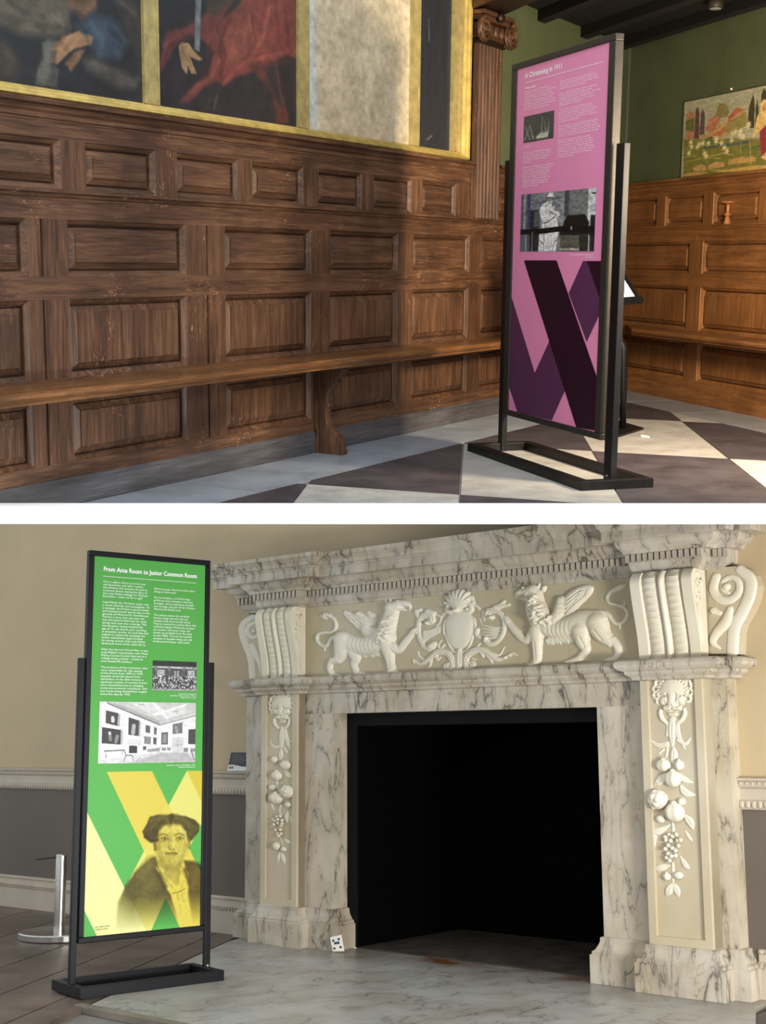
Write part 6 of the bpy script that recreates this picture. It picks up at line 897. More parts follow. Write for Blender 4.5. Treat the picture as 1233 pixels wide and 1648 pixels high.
# lion masks with rings, and the drops of fruit
RN = PN-0.0135
for mask, ring_, fr_, gr_, lv_ in (((1.456,[([(-0.2905,1.194,0.0509)],0.42,0.02),([(-0.2905,1.15,0.0242),(-0.2905,1.133,0.022)],0.75,0.02),([(-0.2912,1.203,0.011),(-0.2912,1.172,0.0099),(-0.2912,1.148,0.0127)],1.25,0.015),([(-0.2994,1.145,0.0088),(-0.2823,1.145,0.0088)],1.75,0.008),([(-0.3303,1.193,0.0061),(-0.3145,1.197,0.0077),(-0.3008,1.188,0.0066)],1.9,0.008),([(-0.2513,1.192,0.0061),(-0.2678,1.196,0.0077),(-0.2802,1.188,0.0066)],1.9,0.008),([(-0.3145,1.182,0.0047)],2.6,0.004),([(-0.2665,1.181,0.0047)],2.6,0.004),([(-0.3193,1.156,0.0165)],0.95,0.02),([(-0.263,1.154,0.0165)],0.95,0.02),([(-0.3104,1.128,0.0121),(-0.2987,1.125,0.0121),(-0.2905,1.126,0.0099)],1.5,0.008),([(-0.2699,1.127,0.0121),(-0.2816,1.124,0.0121),(-0.2905,1.126,0.0099)],1.5,0.008),([(-0.2987,1.106,0.0083),(-0.2816,1.106,0.0083)],1.2,0.006),([(-0.3461,1.217,0.0055),(-0.342,1.231,0.0061),(-0.3303,1.234,0.0055)],1.9,0.004),([(-0.2349,1.213,0.0055),(-0.2383,1.227,0.0061),(-0.2507,1.231,0.0055)],1.9,0.004),([(-0.3042,1.214,0.0055),(-0.2919,1.222,0.0066),(-0.2774,1.213,0.0055)],1.6,0.01),([(-0.3276,1.165,0.0055),(-0.3372,1.165,0.0066),(-0.3406,1.157,0.0066),(-0.3406,1.149,0.005),(-0.3461,1.15,0.0033)],1.5,'top'),([(-0.3331,1.174,0.0055),(-0.3379,1.166,0.0066),(-0.3461,1.167,0.0066),(-0.3516,1.172,0.005),(-0.3544,1.166,0.0033)],1.5,'top'),([(-0.3358,1.184,0.0055),(-0.3441,1.189,0.0066),(-0.3502,1.183,0.0066),(-0.3537,1.176,0.005),(-0.3578,1.18,0.0033)],1.5,'top'),([(-0.3365,1.195,0.0055),(-0.3441,1.19,0.0066),(-0.3516,1.195,0.0066),(-0.355,1.202,0.005),(-0.3592,1.198,0.0033)],1.5,'top'),([(-0.3351,1.206,0.0055),(-0.3413,1.214,0.0066),(-0.3489,1.211,0.0066),(-0.3544,1.207,0.005),(-0.3578,1.212,0.0033)],1.5,'top'),([(-0.331,1.216,0.0055),(-0.3406,1.215,0.0066),(-0.3454,1.223,0.0066),(-0.3461,1.23,0.005),(-0.3516,1.229,0.0033)],1.5,'top'),([(-0.3255,1.224,0.0055),(-0.3289,1.234,0.0066),(-0.3365,1.236,0.0066),(-0.3434,1.234,0.005),(-0.3441,1.24,0.0033)],1.5,'top'),([(-0.3186,1.231,0.0055),(-0.3269,1.235,0.0066),(-0.3289,1.244,0.0066),(-0.3269,1.251,0.005),(-0.3317,1.252,0.0033)],1.5,'top'),([(-0.3104,1.237,0.0055),(-0.309,1.247,0.0066),(-0.3159,1.252,0.0066),(-0.3221,1.253,0.005),(-0.3207,1.259,0.0033)],1.5,'top'),([(-0.3008,1.24,0.0055),(-0.307,1.247,0.0066),(-0.3049,1.255,0.0066),(-0.3008,1.261,0.005),(-0.3049,1.264,0.0033)],1.5,'top'),([(-0.2912,1.241,0.0055),(-0.2864,1.249,0.0066),(-0.2898,1.257,0.0066),(-0.2953,1.261,0.005),(-0.2919,1.265,0.0033)],1.5,'top'),([(-0.2809,1.239,0.0055),(-0.2843,1.248,0.0066),(-0.2788,1.255,0.0066),(-0.2726,1.257,0.005),(-0.2754,1.262,0.0033)],1.5,'top'),([(-0.2719,1.235,0.0055),(-0.2644,1.24,0.0066),(-0.2644,1.249,0.0066),(-0.2678,1.255,0.005),(-0.263,1.258,0.0033)],1.5,'top'),([(-0.263,1.229,0.0055),(-0.2623,1.239,0.0066),(-0.2548,1.242,0.0066),(-0.2486,1.242,0.005),(-0.2486,1.248,0.0033)],1.5,'top'),([(-0.2562,1.222,0.0055),(-0.2472,1.222,0.0066),(-0.2445,1.231,0.0066),(-0.2445,1.238,0.005),(-0.2397,1.238,0.0033)],1.5,'top'),([(-0.2507,1.213,0.0055),(-0.2459,1.221,0.0066),(-0.2383,1.221,0.0066),(-0.2321,1.217,0.005),(-0.2301,1.222,0.0033)],1.5,'top'),([(-0.2472,1.203,0.0055),(-0.2383,1.199,0.0066),(-0.2328,1.205,0.0066),(-0.2301,1.212,0.005),(-0.2259,1.209,0.0033)],1.5,'top'),([(-0.2452,1.192,0.0055),(-0.2383,1.198,0.0066),(-0.2307,1.194,0.0066),(-0.2266,1.187,0.005),(-0.2232,1.191,0.0033)],1.5,'top'),([(-0.2459,1.182,0.0055),(-0.2397,1.175,0.0066),(-0.2321,1.177,0.0066),(-0.2273,1.183,0.005),(-0.2239,1.178,0.0033)],1.5,'top'),([(-0.2486,1.172,0.0055),(-0.2397,1.173,0.0066),(-0.2349,1.166,0.0066),(-0.2335,1.159,0.005),(-0.2287,1.161,0.0033)],1.5,'top'),([(-0.2534,1.162,0.0055),(-0.25,1.153,0.0066),(-0.2417,1.152,0.0066),(-0.2356,1.155,0.005),(-0.2342,1.149,0.0033)],1.5,'top'),([(-0.3248,1.182,0.0039),(-0.3331,1.186,0.0055),(-0.3386,1.179,0.0044)],2.5,'top'),([(-0.3269,1.192,0.0039),(-0.3338,1.198,0.0055),(-0.3406,1.193,0.0044)],2.5,'top'),([(-0.3262,1.202,0.0039),(-0.3317,1.21,0.0055),(-0.3392,1.207,0.0044)],2.5,'top'),([(-0.3228,1.211,0.0039),(-0.3269,1.221,0.0055),(-0.3351,1.22,0.0044)],2.5,'top'),([(-0.318,1.22,0.0039),(-0.3193,1.23,0.0055),(-0.3276,1.231,0.0044)],2.5,'top'),([(-0.3104,1.226,0.0039),(-0.3097,1.236,0.0055),(-0.3173,1.24,0.0044)],2.5,'top'),([(-0.3022,1.23,0.0039),(-0.2987,1.239,0.0055),(-0.3049,1.245,0.0044)],2.5,'top'),([(-0.2926,1.232,0.0039),(-0.2877,1.239,0.0055),(-0.2926,1.247,0.0044)],2.5,'top'),([(-0.2836,1.231,0.0039),(-0.2768,1.236,0.0055),(-0.2795,1.245,0.0044)],2.5,'top'),([(-0.2747,1.227,0.0039),(-0.2665,1.23,0.0055),(-0.2671,1.239,0.0044)],2.5,'top'),([(-0.2671,1.221,0.0039),(-0.2582,1.222,0.0055),(-0.2568,1.231,0.0044)],2.5,'top'),([(-0.261,1.213,0.0039),(-0.252,1.211,0.0055),(-0.2486,1.22,0.0044)],2.5,'top'),([(-0.2568,1.204,0.0039),(-0.2486,1.2,0.0055),(-0.2431,1.207,0.0044)],2.5,'top'),([(-0.2548,1.194,0.0039),(-0.2479,1.188,0.0055),(-0.241,1.193,0.0044)],2.5,'top'),([(-0.2555,1.184,0.0039),(-0.25,1.176,0.0055),(-0.2424,1.179,0.0044)],2.5,'top')],[([(-0.3269,1.175,0.0027),(-0.3145,1.173,0.0027),(-0.3022,1.176,0.0027)],0.007),([(-0.2788,1.176,0.0027),(-0.2665,1.172,0.0027),(-0.2534,1.174,0.0027)],0.007),([(-0.3049,1.184,0.0033),(-0.3022,1.158,0.0038)],0.006),([(-0.2774,1.183,0.0033),(-0.2795,1.158,0.0038)],0.006),([(-0.3118,1.114,0.0044),(-0.2905,1.118,0.0038),(-0.2678,1.115,0.0044)],0.016),([(-0.2905,1.138,0.0022),(-0.2905,1.12,0.0022)],0.006),([(-0.3379,1.227,0.0044),(-0.3372,1.214,0.0038)],0.01),([(-0.2417,1.222,0.0044),(-0.2417,1.209,0.0038)],0.01)]), (1.352,[([(-0.3543,1.122,0.0071),(-0.355,1.108,0.0077),(-0.3483,1.089,0.0082),(-0.3343,1.075,0.0071)],1.2,0.004),([(-0.2744,1.124,0.0071),(-0.2729,1.107,0.0077),(-0.2803,1.088,0.0082),(-0.2958,1.074,0.0071)],1.2,0.004),([(-0.3225,1.105,0.0044),(-0.3032,1.105,0.0044)],0.9,0.003)]), [(-0.4731,0.913,0.0213,0.0186,0),(-0.3901,0.887,0.0374,0.0246,0),(-0.4512,0.832,0.0323,0.0252,5),(-0.4849,0.772,0.0279,0.0156,0),(-0.456,0.718,0.045,0.03,7),(-0.374,0.754,0.0441,0.0345,9),(-0.3741,0.689,0.0238,0.0156,0),(-0.4541,0.48,0.0234,0.0216,0),(-0.4059,0.466,0.0212,0.0126,4)], [(-0.453,0.627,0.0126,0.0084,0),(-0.4249,0.631,0.0126,0.0084,0),(-0.4362,0.613,0.0119,0.0084,0),(-0.466,0.606,0.0126,0.0084,0),(-0.44,0.596,0.0126,0.0084,0),(-0.4071,0.61,0.0119,0.0084,0),(-0.4221,0.583,0.0119,0.0084,0),(-0.4702,0.587,0.0119,0.0084,0),(-0.4071,0.594,0.0119,0.0084,0),(-0.4791,0.611,0.0119,0.0084,0),(-0.4551,0.561,0.0119,0.0084,0),(-0.4181,0.564,0.0126,0.0084,0),(-0.446,0.543,0.0126,0.0084,0),(-0.4182,0.543,0.0119,0.0084,0),(-0.4311,0.532,0.0119,0.0084,0)], [(1.385,[([(-0.3048,1.074,0.0098),(-0.3077,1.025,0.015),(-0.3106,0.979,0.0078)],0.55,0.003)]),(1.5,[([(-0.2713,1.067,0.009),(-0.2607,1.018,0.0126),(-0.242,0.966,0.0054)],0.55,0.003)]),(1.417,[([(-0.3127,0.982,0.006),(-0.3346,0.975,0.0066),(-0.3551,0.993,0.0042),(-0.3565,1.01,0.0024)],0.55,0.003)]),(1.417,[([(-0.2696,1.006,0.0066),(-0.2393,1.006,0.0048),(-0.2287,0.994,0.003),(-0.2379,0.98,0.0024)],0.55,0.003)]),(1.417,[([(-0.3035,0.966,0.006),(-0.3056,0.936,0.0114),(-0.3085,0.911,0.0042)],0.55,0.003)]),(1.5,[([(-0.2687,0.86,0.006),(-0.2513,0.836,0.0132),(-0.228,0.824,0.0036)],0.55,0.003)]),(1.417,[([(-0.2915,0.976,0.0048),(-0.276,0.954,0.006),(-0.2682,0.947,0.0024)],0.55,0.003)]),(1.417,[([(-0.2859,0.516,0.0042),(-0.2675,0.505,0.0108),(-0.2506,0.499,0.0036)],0.55,0.003)]),(1.417,[([(-0.3092,0.446,0.0036),(-0.3141,0.425,0.009),(-0.3169,0.399,0.0024)],0.55,0.003)]),(1.417,[([(-0.2986,0.448,0.0042),(-0.2908,0.422,0.0114),(-0.2852,0.396,0.0036)],0.55,0.003)]),(1.417,[([(-0.3056,0.526,0.0036),(-0.2979,0.504,0.0042),(-0.2915,0.488,0.0024)],0.55,0.003)]),(1.5,[([(-0.288,0.685,0.0066),(-0.2933,0.656,0.0048),(-0.2847,0.638,0.0036)],0.55,0.003)]),(1.417,[([(-0.2682,0.652,0.0048),(-0.2739,0.626,0.012),(-0.2711,0.601,0.0042)],0.55,0.003)]),(1.417,[([(-0.2555,0.631,0.0036),(-0.2464,0.605,0.0078),(-0.2372,0.577,0.0018)],0.55,0.003)]),(1.5,[([(-0.3093,0.81,0.006),(-0.3033,0.78,0.0066),(-0.294,0.753,0.0036)],0.55,0.003)]),(1.308,[([(-0.3877,0.715,0.0039),(-0.377,0.676,0.0078),(-0.3655,0.66,0.0026)],0.55,0.003)])]), ((1.167,[([(1.5746,1.201,0.0555)],0.42,0.02),([(1.572,1.152,0.0264),(1.572,1.133,0.024)],0.75,0.02),([(1.5737,1.21,0.012),(1.5729,1.176,0.0108),(1.5711,1.15,0.0138)],1.25,0.015),([(1.5609,1.147,0.0096),(1.5823,1.147,0.0096)],1.75,0.008),([(1.5249,1.199,0.0066),(1.5446,1.203,0.0084),(1.5617,1.194,0.0072)],1.9,0.008),([(1.6226,1.198,0.0066),(1.6029,1.203,0.0084),(1.5866,1.194,0.0072)],1.9,0.008),([(1.5437,1.187,0.0051)],2.6,0.004),([(1.6037,1.186,0.0051)],2.6,0.004),([(1.5369,1.159,0.018)],0.95,0.02),([(1.6063,1.157,0.018)],0.95,0.02),([(1.5463,1.129,0.0132),(1.5609,1.125,0.0132),(1.5711,1.126,0.0108)],1.5,0.008),([(1.5969,1.127,0.0132),(1.5814,1.124,0.0132),(1.5711,1.126,0.0108)],1.5,0.008),([(1.56,1.105,0.009),(1.5806,1.104,0.009)],1.2,0.006),([(1.5069,1.226,0.006),(1.512,1.242,0.0066),(1.5266,1.244,0.006)],1.9,0.004),([(1.644,1.221,0.006),(1.6406,1.237,0.0066),(1.626,1.24,0.006)],1.9,0.004),([(1.5591,1.223,0.006),(1.5737,1.232,0.0072),(1.5917,1.222,0.006)],1.6,0.01),([(1.5266,1.168,0.006),(1.5154,1.169,0.0072),(1.5103,1.16,0.0072),(1.5103,1.152,0.0054),(1.5034,1.153,0.0036)],1.5,'top'),([(1.5214,1.179,0.006),(1.5137,1.17,0.0072),(1.5043,1.171,0.0072),(1.4974,1.176,0.0054),(1.494,1.17,0.0036)],1.5,'top'),([(1.518,1.19,0.006),(1.5077,1.195,0.0072),(1.4991,1.189,0.0072),(1.4957,1.182,0.0054),(1.4897,1.185,0.0036)],1.5,'top'),([(1.518,1.202,0.006),(1.5077,1.197,0.0072),(1.4991,1.202,0.0072),(1.4949,1.209,0.0054),(1.4889,1.205,0.0036)],1.5,'top'),([(1.5197,1.214,0.006),(1.5129,1.222,0.0072),(1.5026,1.22,0.0072),(1.4957,1.215,0.0054),(1.4923,1.22,0.0036)],1.5,'top'),([(1.5249,1.224,0.006),(1.5137,1.223,0.0072),(1.5077,1.232,0.0072),(1.5069,1.24,0.0054),(1.5009,1.239,0.0036)],1.5,'top'),([(1.5326,1.234,0.006),(1.5291,1.245,0.0072),(1.5189,1.247,0.0072),(1.5111,1.245,0.0054),(1.5103,1.251,0.0036)],1.5,'top'),([(1.5411,1.242,0.006),(1.5309,1.246,0.0072),(1.53,1.255,0.0072),(1.5326,1.263,0.0054),(1.5257,1.264,0.0036)],1.5,'top'),([(1.5523,1.247,0.006),(1.554,1.258,0.0072),(1.5463,1.264,0.0072),(1.5386,1.266,0.0054),(1.5403,1.272,0.0036)],1.5,'top'),([(1.5643,1.251,0.006),(1.5566,1.258,0.0072),(1.56,1.268,0.0072),(1.5651,1.273,0.0054),(1.56,1.277,0.0036)],1.5,'top'),([(1.5763,1.251,0.006),(1.5823,1.26,0.0072),(1.578,1.269,0.0072),(1.572,1.274,0.0054),(1.5763,1.278,0.0036)],1.5,'top'),([(1.5883,1.25,0.006),(1.5849,1.26,0.0072),(1.5917,1.267,0.0072),(1.5994,1.27,0.0054),(1.5969,1.275,0.0036)],1.5,'top'),([(1.6003,1.245,0.006),(1.6097,1.251,0.0072),(1.6097,1.26,0.0072),(1.6054,1.267,0.0054),(1.6114,1.27,0.0036)],1.5,'top'),([(1.6097,1.239,0.006),(1.6114,1.25,0.0072),(1.6209,1.253,0.0072),(1.6286,1.252,0.0054),(1.6286,1.259,0.0036)],1.5,'top'),([(1.6183,1.231,0.006),(1.6294,1.231,0.0072),(1.6337,1.24,0.0072),(1.6337,1.248,0.0054),(1.6397,1.248,0.0036)],1.5,'top'),([(1.6251,1.221,0.006),(1.6311,1.23,0.0072),(1.6406,1.229,0.0072),(1.6474,1.225,0.0054),(1.6509,1.231,0.0036)],1.5,'top'),([(1.6286,1.21,0.006),(1.6389,1.206,0.0072),(1.6466,1.212,0.0072),(1.65,1.22,0.0054),(1.656,1.217,0.0036)],1.5,'top'),([(1.6303,1.198,0.006),(1.6397,1.204,0.0072),(1.6483,1.2,0.0072),(1.6526,1.193,0.0054),(1.6577,1.197,0.0036)],1.5,'top'),([(1.6286,1.187,0.006),(1.6371,1.179,0.0072),(1.6466,1.182,0.0072),(1.6526,1.188,0.0054),(1.656,1.182,0.0036)],1.5,'top'),([(1.6251,1.176,0.006),(1.6363,1.178,0.0072),(1.6423,1.17,0.0072),(1.6431,1.162,0.0054),(1.65,1.164,0.0036)],1.5,'top'),([(1.6191,1.166,0.006),(1.6226,1.155,0.0072),(1.6329,1.154,0.0072),(1.6406,1.157,0.0054),(1.6414,1.151,0.0036)],1.5,'top'),([(1.5309,1.187,0.0042),(1.5206,1.192,0.006),(1.5137,1.184,0.0048)],2.5,'top'),([(1.5291,1.198,0.0042),(1.5206,1.205,0.006),(1.512,1.199,0.0048)],2.5,'top'),([(1.5309,1.209,0.0042),(1.524,1.218,0.006),(1.5146,1.215,0.0048)],2.5,'top'),([(1.5351,1.22,0.0042),(1.5309,1.23,0.006),(1.5206,1.229,0.0048)],2.5,'top'),([(1.542,1.229,0.0042),(1.5411,1.24,0.006),(1.5309,1.241,0.0048)],2.5,'top'),([(1.5514,1.236,0.0042),(1.5531,1.246,0.006),(1.5437,1.251,0.0048)],2.5,'top'),([(1.5617,1.24,0.0042),(1.5669,1.25,0.006),(1.5591,1.256,0.0048)],2.5,'top'),([(1.5737,1.242,0.0042),(1.5806,1.25,0.006),(1.5746,1.258,0.0048)],2.5,'top'),([(1.5849,1.24,0.0042),(1.5943,1.247,0.006),(1.5909,1.256,0.0048)],2.5,'top'),([(1.596,1.236,0.0042),(1.6063,1.24,0.006),(1.6054,1.25,0.0048)],2.5,'top'),([(1.6054,1.23,0.0042),(1.6157,1.231,0.006),(1.6183,1.24,0.0048)],2.5,'top'),([(1.6123,1.221,0.0042),(1.6234,1.219,0.006),(1.6277,1.228,0.0048)],2.5,'top'),([(1.6166,1.211,0.0042),(1.6269,1.206,0.006),(1.6337,1.214,0.0048)],2.5,'top'),([(1.6183,1.2,0.0042),(1.6269,1.193,0.006),(1.6354,1.199,0.0048)],2.5,'top'),([(1.6174,1.189,0.0042),(1.6234,1.18,0.006),(1.6337,1.184,0.0048)],2.5,'top')],[([(1.5291,1.18,0.003),(1.5437,1.178,0.003),(1.5591,1.181,0.003)],0.007),([(1.5883,1.18,0.003),(1.6029,1.177,0.003),(1.6191,1.179,0.003)],0.007),([(1.5557,1.189,0.0036),(1.5583,1.161,0.0042)],0.006),([(1.59,1.188,0.0036),(1.5866,1.161,0.0042)],0.006),([(1.5437,1.113,0.0048),(1.5711,1.118,0.0042),(1.5986,1.114,0.0048)],0.016),([(1.572,1.14,0.0024),(1.5711,1.12,0.0024)],0.006),([(1.5171,1.237,0.0048),(1.5171,1.223,0.0042)],0.01),([(1.6363,1.231,0.0048),(1.6354,1.217,0.0042)],0.01)]), (1.167,[([(1.5231,1.122,0.0078),(1.5214,1.107,0.0084),(1.5283,1.085,0.009),(1.5437,1.07,0.0078)],1.2,0.004),([(1.6157,1.123,0.0078),(1.6166,1.105,0.0084),(1.6063,1.084,0.009),(1.5883,1.069,0.0078)],1.2,0.004),([(1.5583,1.103,0.0048),(1.5806,1.103,0.0048)],0.9,0.003)]), [(1.7835,0.899,0.0301,0.0252,5),(1.8544,0.9,0.0208,0.021,4),(1.8275,0.845,0.0333,0.0336,5),(1.7545,0.762,0.0448,0.0405,9),(1.8584,0.755,0.0169,0.0156,0),(1.8286,0.712,0.0427,0.0384,6),(1.7586,0.683,0.0203,0.0162,0),(1.7764,0.456,0.0182,0.0156,4),(1.8284,0.464,0.0217,0.0154,0)], [(1.7965,0.622,0.0102,0.0087,0),(1.8135,0.618,0.0102,0.0087,0),(1.8325,0.625,0.0102,0.0087,0),(1.7775,0.612,0.0102,0.0087,0),(1.7835,0.601,0.0102,0.0087,0),(1.8053,0.599,0.0095,0.008,0),(1.8335,0.601,0.0102,0.0087,0),(1.8485,0.603,0.0102,0.0087,0),(1.7945,0.58,0.0102,0.0087,0),(1.8074,0.57,0.0094,0.0087,0),(1.8384,0.581,0.0094,0.0087,0),(1.7805,0.566,0.0102,0.0087,0),(1.8214,0.561,0.0094,0.0087,0),(1.7895,0.547,0.0102,0.0087,0),(1.8065,0.539,0.0102,0.0087,0),(1.8204,0.541,0.0094,0.0087,0),(1.7824,0.531,0.0094,0.0087,0),(1.7975,0.521,0.0094,0.0087,0)], [(1.083,[([(1.6892,1.083,0.0156),(1.6846,1.03,0.0174),(1.6846,0.978,0.0072)],0.55,0.003)]),(1.167,[([(1.5831,1.077,0.0108),(1.5866,1.021,0.0108),(1.6106,0.965,0.0042)],0.55,0.003)]),(1.167,[([(1.5497,1.067,0.0078),(1.5446,1.021,0.0084)],0.55,0.003)]),(1.167,[([(1.5403,0.984,0.0126),(1.506,0.98,0.0108),(1.4811,0.997,0.0048)],0.55,0.003)]),(1.167,[([(1.5274,0.963,0.0054),(1.5094,0.945,0.0048)],0.55,0.003)]),(1.167,[([(1.5857,0.999,0.009),(1.614,0.986,0.009),(1.6337,1.008,0.003)],0.55,0.003)]),(1.167,[([(1.5669,0.966,0.0072),(1.5669,0.939,0.0156),(1.5609,0.909,0.0054)],0.55,0.003)]),(1.083,[([(1.6671,0.866,0.006),(1.6302,0.84,0.0186),(1.6025,0.82,0.0048)],0.55,0.003)]),(1.167,[([(1.5771,0.869,0.0048),(1.6029,0.843,0.0132),(1.6354,0.831,0.0036)],0.55,0.003)]),(1.167,[([(1.5437,0.987,0.0042),(1.5394,0.945,0.006),(1.5326,0.927,0.003)],0.55,0.003)]),(1.083,[([(1.7252,0.696,0.009),(1.7437,0.676,0.0168),(1.7548,0.649,0.0048)],0.55,0.003)]),(1.167,[([(1.59,0.815,0.0072),(1.6063,0.79,0.0156),(1.6431,0.782,0.0036)],0.55,0.003)]),(1.167,[([(1.5394,0.661,0.0042),(1.4914,0.633,0.0162),(1.4674,0.64,0.0066)],0.55,0.003)]),(1.167,[([(1.476,0.613,0.012),(1.4691,0.571,0.0108)],0.55,0.003)]),(1.083,[([(1.6708,0.667,0.006),(1.6735,0.646,0.0066),(1.6689,0.628,0.0036)],0.55,0.003)]),(1.083,[([(1.6985,0.538,0.0042),(1.7169,0.506,0.012),(1.7335,0.492,0.003)],0.55,0.003)]),(1.273,[([(1.4025,0.5,0.0055),(1.3726,0.489,0.0149),(1.3522,0.48,0.005)],0.55,0.003)]),(1.167,[([(1.5454,0.509,0.006),(1.5454,0.465,0.0066),(1.5437,0.43,0.0036)],0.55,0.003)]),(1.167,[([(1.542,0.43,0.0042),(1.5283,0.405,0.0162),(1.5171,0.381,0.0054)],0.55,0.003)]),(1.167,[([(1.5454,0.428,0.006),(1.5557,0.407,0.0144),(1.5634,0.38,0.0024)],0.55,0.003)]),(1.083,[([(1.7234,0.639,0.0042),(1.7372,0.616,0.0084),(1.752,0.599,0.0024)],0.55,0.003)])])):
    lm = carve('lion_mask', mask, RN, res=0.0016, gain=1.0); carve('ring', ring_, RN, lm, 0.0018)
    for sp in lv_: carve('leaf', sp, RN, res=0.0016, flute=1)
    for u, z, ru, rz, k in fr_:
        f = ob('rose' if k == 9 else 'fruit', G().ellipsoid((u, RN+rz*0.35, z), (ru, rz*0.8, rz), 28, 14, k if k != 9 else 0, 0.09), marble_carved, fire, smooth=True)
        if k == 9:
            for q in range(9):
                t = q*2.4; d = 0.25+0.07*q
                ob('petal', G().ellipsoid((u+ru*d*math.cos(t), RN+rz*(1.08-0.07*q), z+rz*d*math.sin(t)), (ru*0.34, rz*0.22, rz*0.34), 10, 6), marble_carved, f, smooth=True)
        elif k:
            ob('calyx', G().ellipsoid((u, RN+rz*0.5, z+rz*0.92), (ru*0.35, rz*0.35, rz*0.3), 10, 6), marble_carved, f, smooth=True)
    g = G()
    for i, (u, z, ru, rz, k) in enumerate(gr_): g.ellipsoid((u, RN+rz*(0.8+0.5*(i % 3)), z), (ru, rz, rz), 10, 7)
    ob('grape_bunch', g, marble_carved, fire, smooth=True, kind='stuff')

# the iron-lined opening
iz1 = 1.142
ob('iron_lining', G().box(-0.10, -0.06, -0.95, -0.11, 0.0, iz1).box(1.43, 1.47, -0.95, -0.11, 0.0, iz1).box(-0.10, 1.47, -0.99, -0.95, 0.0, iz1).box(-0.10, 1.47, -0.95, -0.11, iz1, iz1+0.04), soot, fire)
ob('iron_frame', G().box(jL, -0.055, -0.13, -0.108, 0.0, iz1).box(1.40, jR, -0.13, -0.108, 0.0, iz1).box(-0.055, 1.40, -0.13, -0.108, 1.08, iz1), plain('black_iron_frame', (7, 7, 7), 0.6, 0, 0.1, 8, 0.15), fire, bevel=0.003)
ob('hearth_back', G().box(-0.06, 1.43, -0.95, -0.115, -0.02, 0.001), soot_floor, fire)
# small things on and by the fireplace
kn = thing('brass_knob', 'small polished brass knob on the left end of the mantel', 'ornament', FIRE, (-0.905, 0.0, 1.95))
ob('knob', G().lathe(-0.905, 0.02, [(0.0, 1.949), (0.026, 1.949), (0.028, 1.955), (0.022, 1.962), (0.012, 1.968), (0.0, 1.970)], 20), gold, kn, smooth=True)
def sheet_frame(o, w, h, tilt): pass
cd = thing('notice_card', 'small black and white card leaning on the chair rail beside the fireplace', 'card', FIRE, (-0.88, WN+0.03, 0.85))
def lean(u, t, dn=0.0): return (u, WN+0.034-0.026*t+dn, 0.8505+0.098*t)
def cardq(u0, u1, t0, t1, d): return G().add([lean(u0, t0, d), lean(u1, t0, d), lean(u1, t1, d), lean(u0, t1, d), lean(u0, t0, d-0.002), lean(u1, t0, d-0.002), lean(u1, t1, d-0.002), lean(u0, t1, d-0.002)], [(0, 1, 2, 3), (7, 6, 5, 4), (0, 4, 5, 1), (1, 5, 6, 2), (2, 6, 7, 3), (3, 7, 4, 0)])
ob('card', cardq(-0.955, -0.81, 0.0, 1.0, 0.0), plain('white_card', (205, 203, 198), 0.5, 0, 0.0), cd)
g = G(); top = [(-0.955, 0.33), (-0.925, 0.34), (-0.88, 0.29), (-0.85, 0.24), (-0.81, 0.24), (-0.81, 1.0), (-0.955, 1.0)]
g.v = [lean(u, t, 0.0006) for u, t in top]; g.f = [tuple(range(len(top)))]
ob('black_print', g, plain('card_black', (26, 26, 26), 0.4, 0, 0.05), cd)
card_grey = plain('card_grey', (84, 84, 80), 0.5)
for r, w in enumerate((0.10, 0.112, 0.106, 0.09, 0.11, 0.07)):
    ob('line_of_print', cardq(-0.938, -0.938+w, 0.44+0.085*r, 0.475+0.085*r, 0.0012), card_grey, cd)
ob('logo_print', cardq(-0.945, -0.93, 0.12, 0.24, 0.0012).add([lean(u, t, 0.0012) for u, t in ((-0.925, 0.12), (-0.915, 0.12), (-0.915, 0.25), (-0.925, 0.25))], [(0, 1, 2, 3)]), card_grey, cd)
tg = thing('playing_card', 'small white card with blue and black marks leaning at the foot of the left jamb', 'card', FIRE, (-0.03, 0.03, 0.0))
def tq(a, b, d=0.0): return (-0.055+a*0.075+b*-0.045, 0.062-b*0.028+d, 0.001+0.060*b+0.014*a*(1-b)*0.6+0.018*a*b)
def tcard(a0, a1, b0, b1, d, th=0.002): return G().add([tq(a0, b0, d), tq(a1, b0, d), tq(a1, b1, d), tq(a0, b1, d), tq(a0, b0, d-th), tq(a1, b0, d-th), tq(a1, b1, d-th), tq(a0, b1, d-th)], [(0, 1, 2, 3), (7, 6, 5, 4), (0, 4, 5, 1), (1, 5, 6, 2), (2, 6, 7, 3), (3, 7, 4, 0)])
ob('card', tcard(0, 1, 0, 1, 0), plain('tag_white', (236, 228, 214), 0.5, 0, 0.0), tg)
ob('blue_mark', tcard(0.26, 0.74, 0.46, 0.62, 0.001), plain('tag_blue', (30, 62, 92), 0.5, 0, 0.0), tg)
for a, b in ((0.24, 0.72), (0.72, 0.76), (0.2, 0.2), (0.76, 0.26)):
    ob('black_mark', tcard(a-0.09, a+0.09, b-0.07, b+0.07, 0.001), dark_ink, tg)

# ------------------------------------------------------------------ barrier post
st = thing('barrier_post', 'short brushed steel barrier post on a round base left of the green banner', 'barrier post', FIRE, (-1.536, 0.581, -0.006))
ob('base', G().lathe(-1.536, 0.581, [(0.0, -0.006), (0.205, -0.006), (0.21, 0.0), (0.21, 0.026), (0.204, 0.032), (0.03, 0.034), (0.0, 0.034)], 48), steel, st)
ob('tube', G().lathe(-1.536, 0.581, [(0.0, 0.034), (0.028, 0.034), (0.028, 0.418), (0.024, 0.424), (0.0, 0.424)], 24), steel, st, smooth=False)
ob('pull_cord', G().tube([(-1.536, 0.585, 0.412), (-1.70, 0.62, 0.392)], 0.006, 6), plain('grey_cord', (50, 47, 44), 0.5), st)
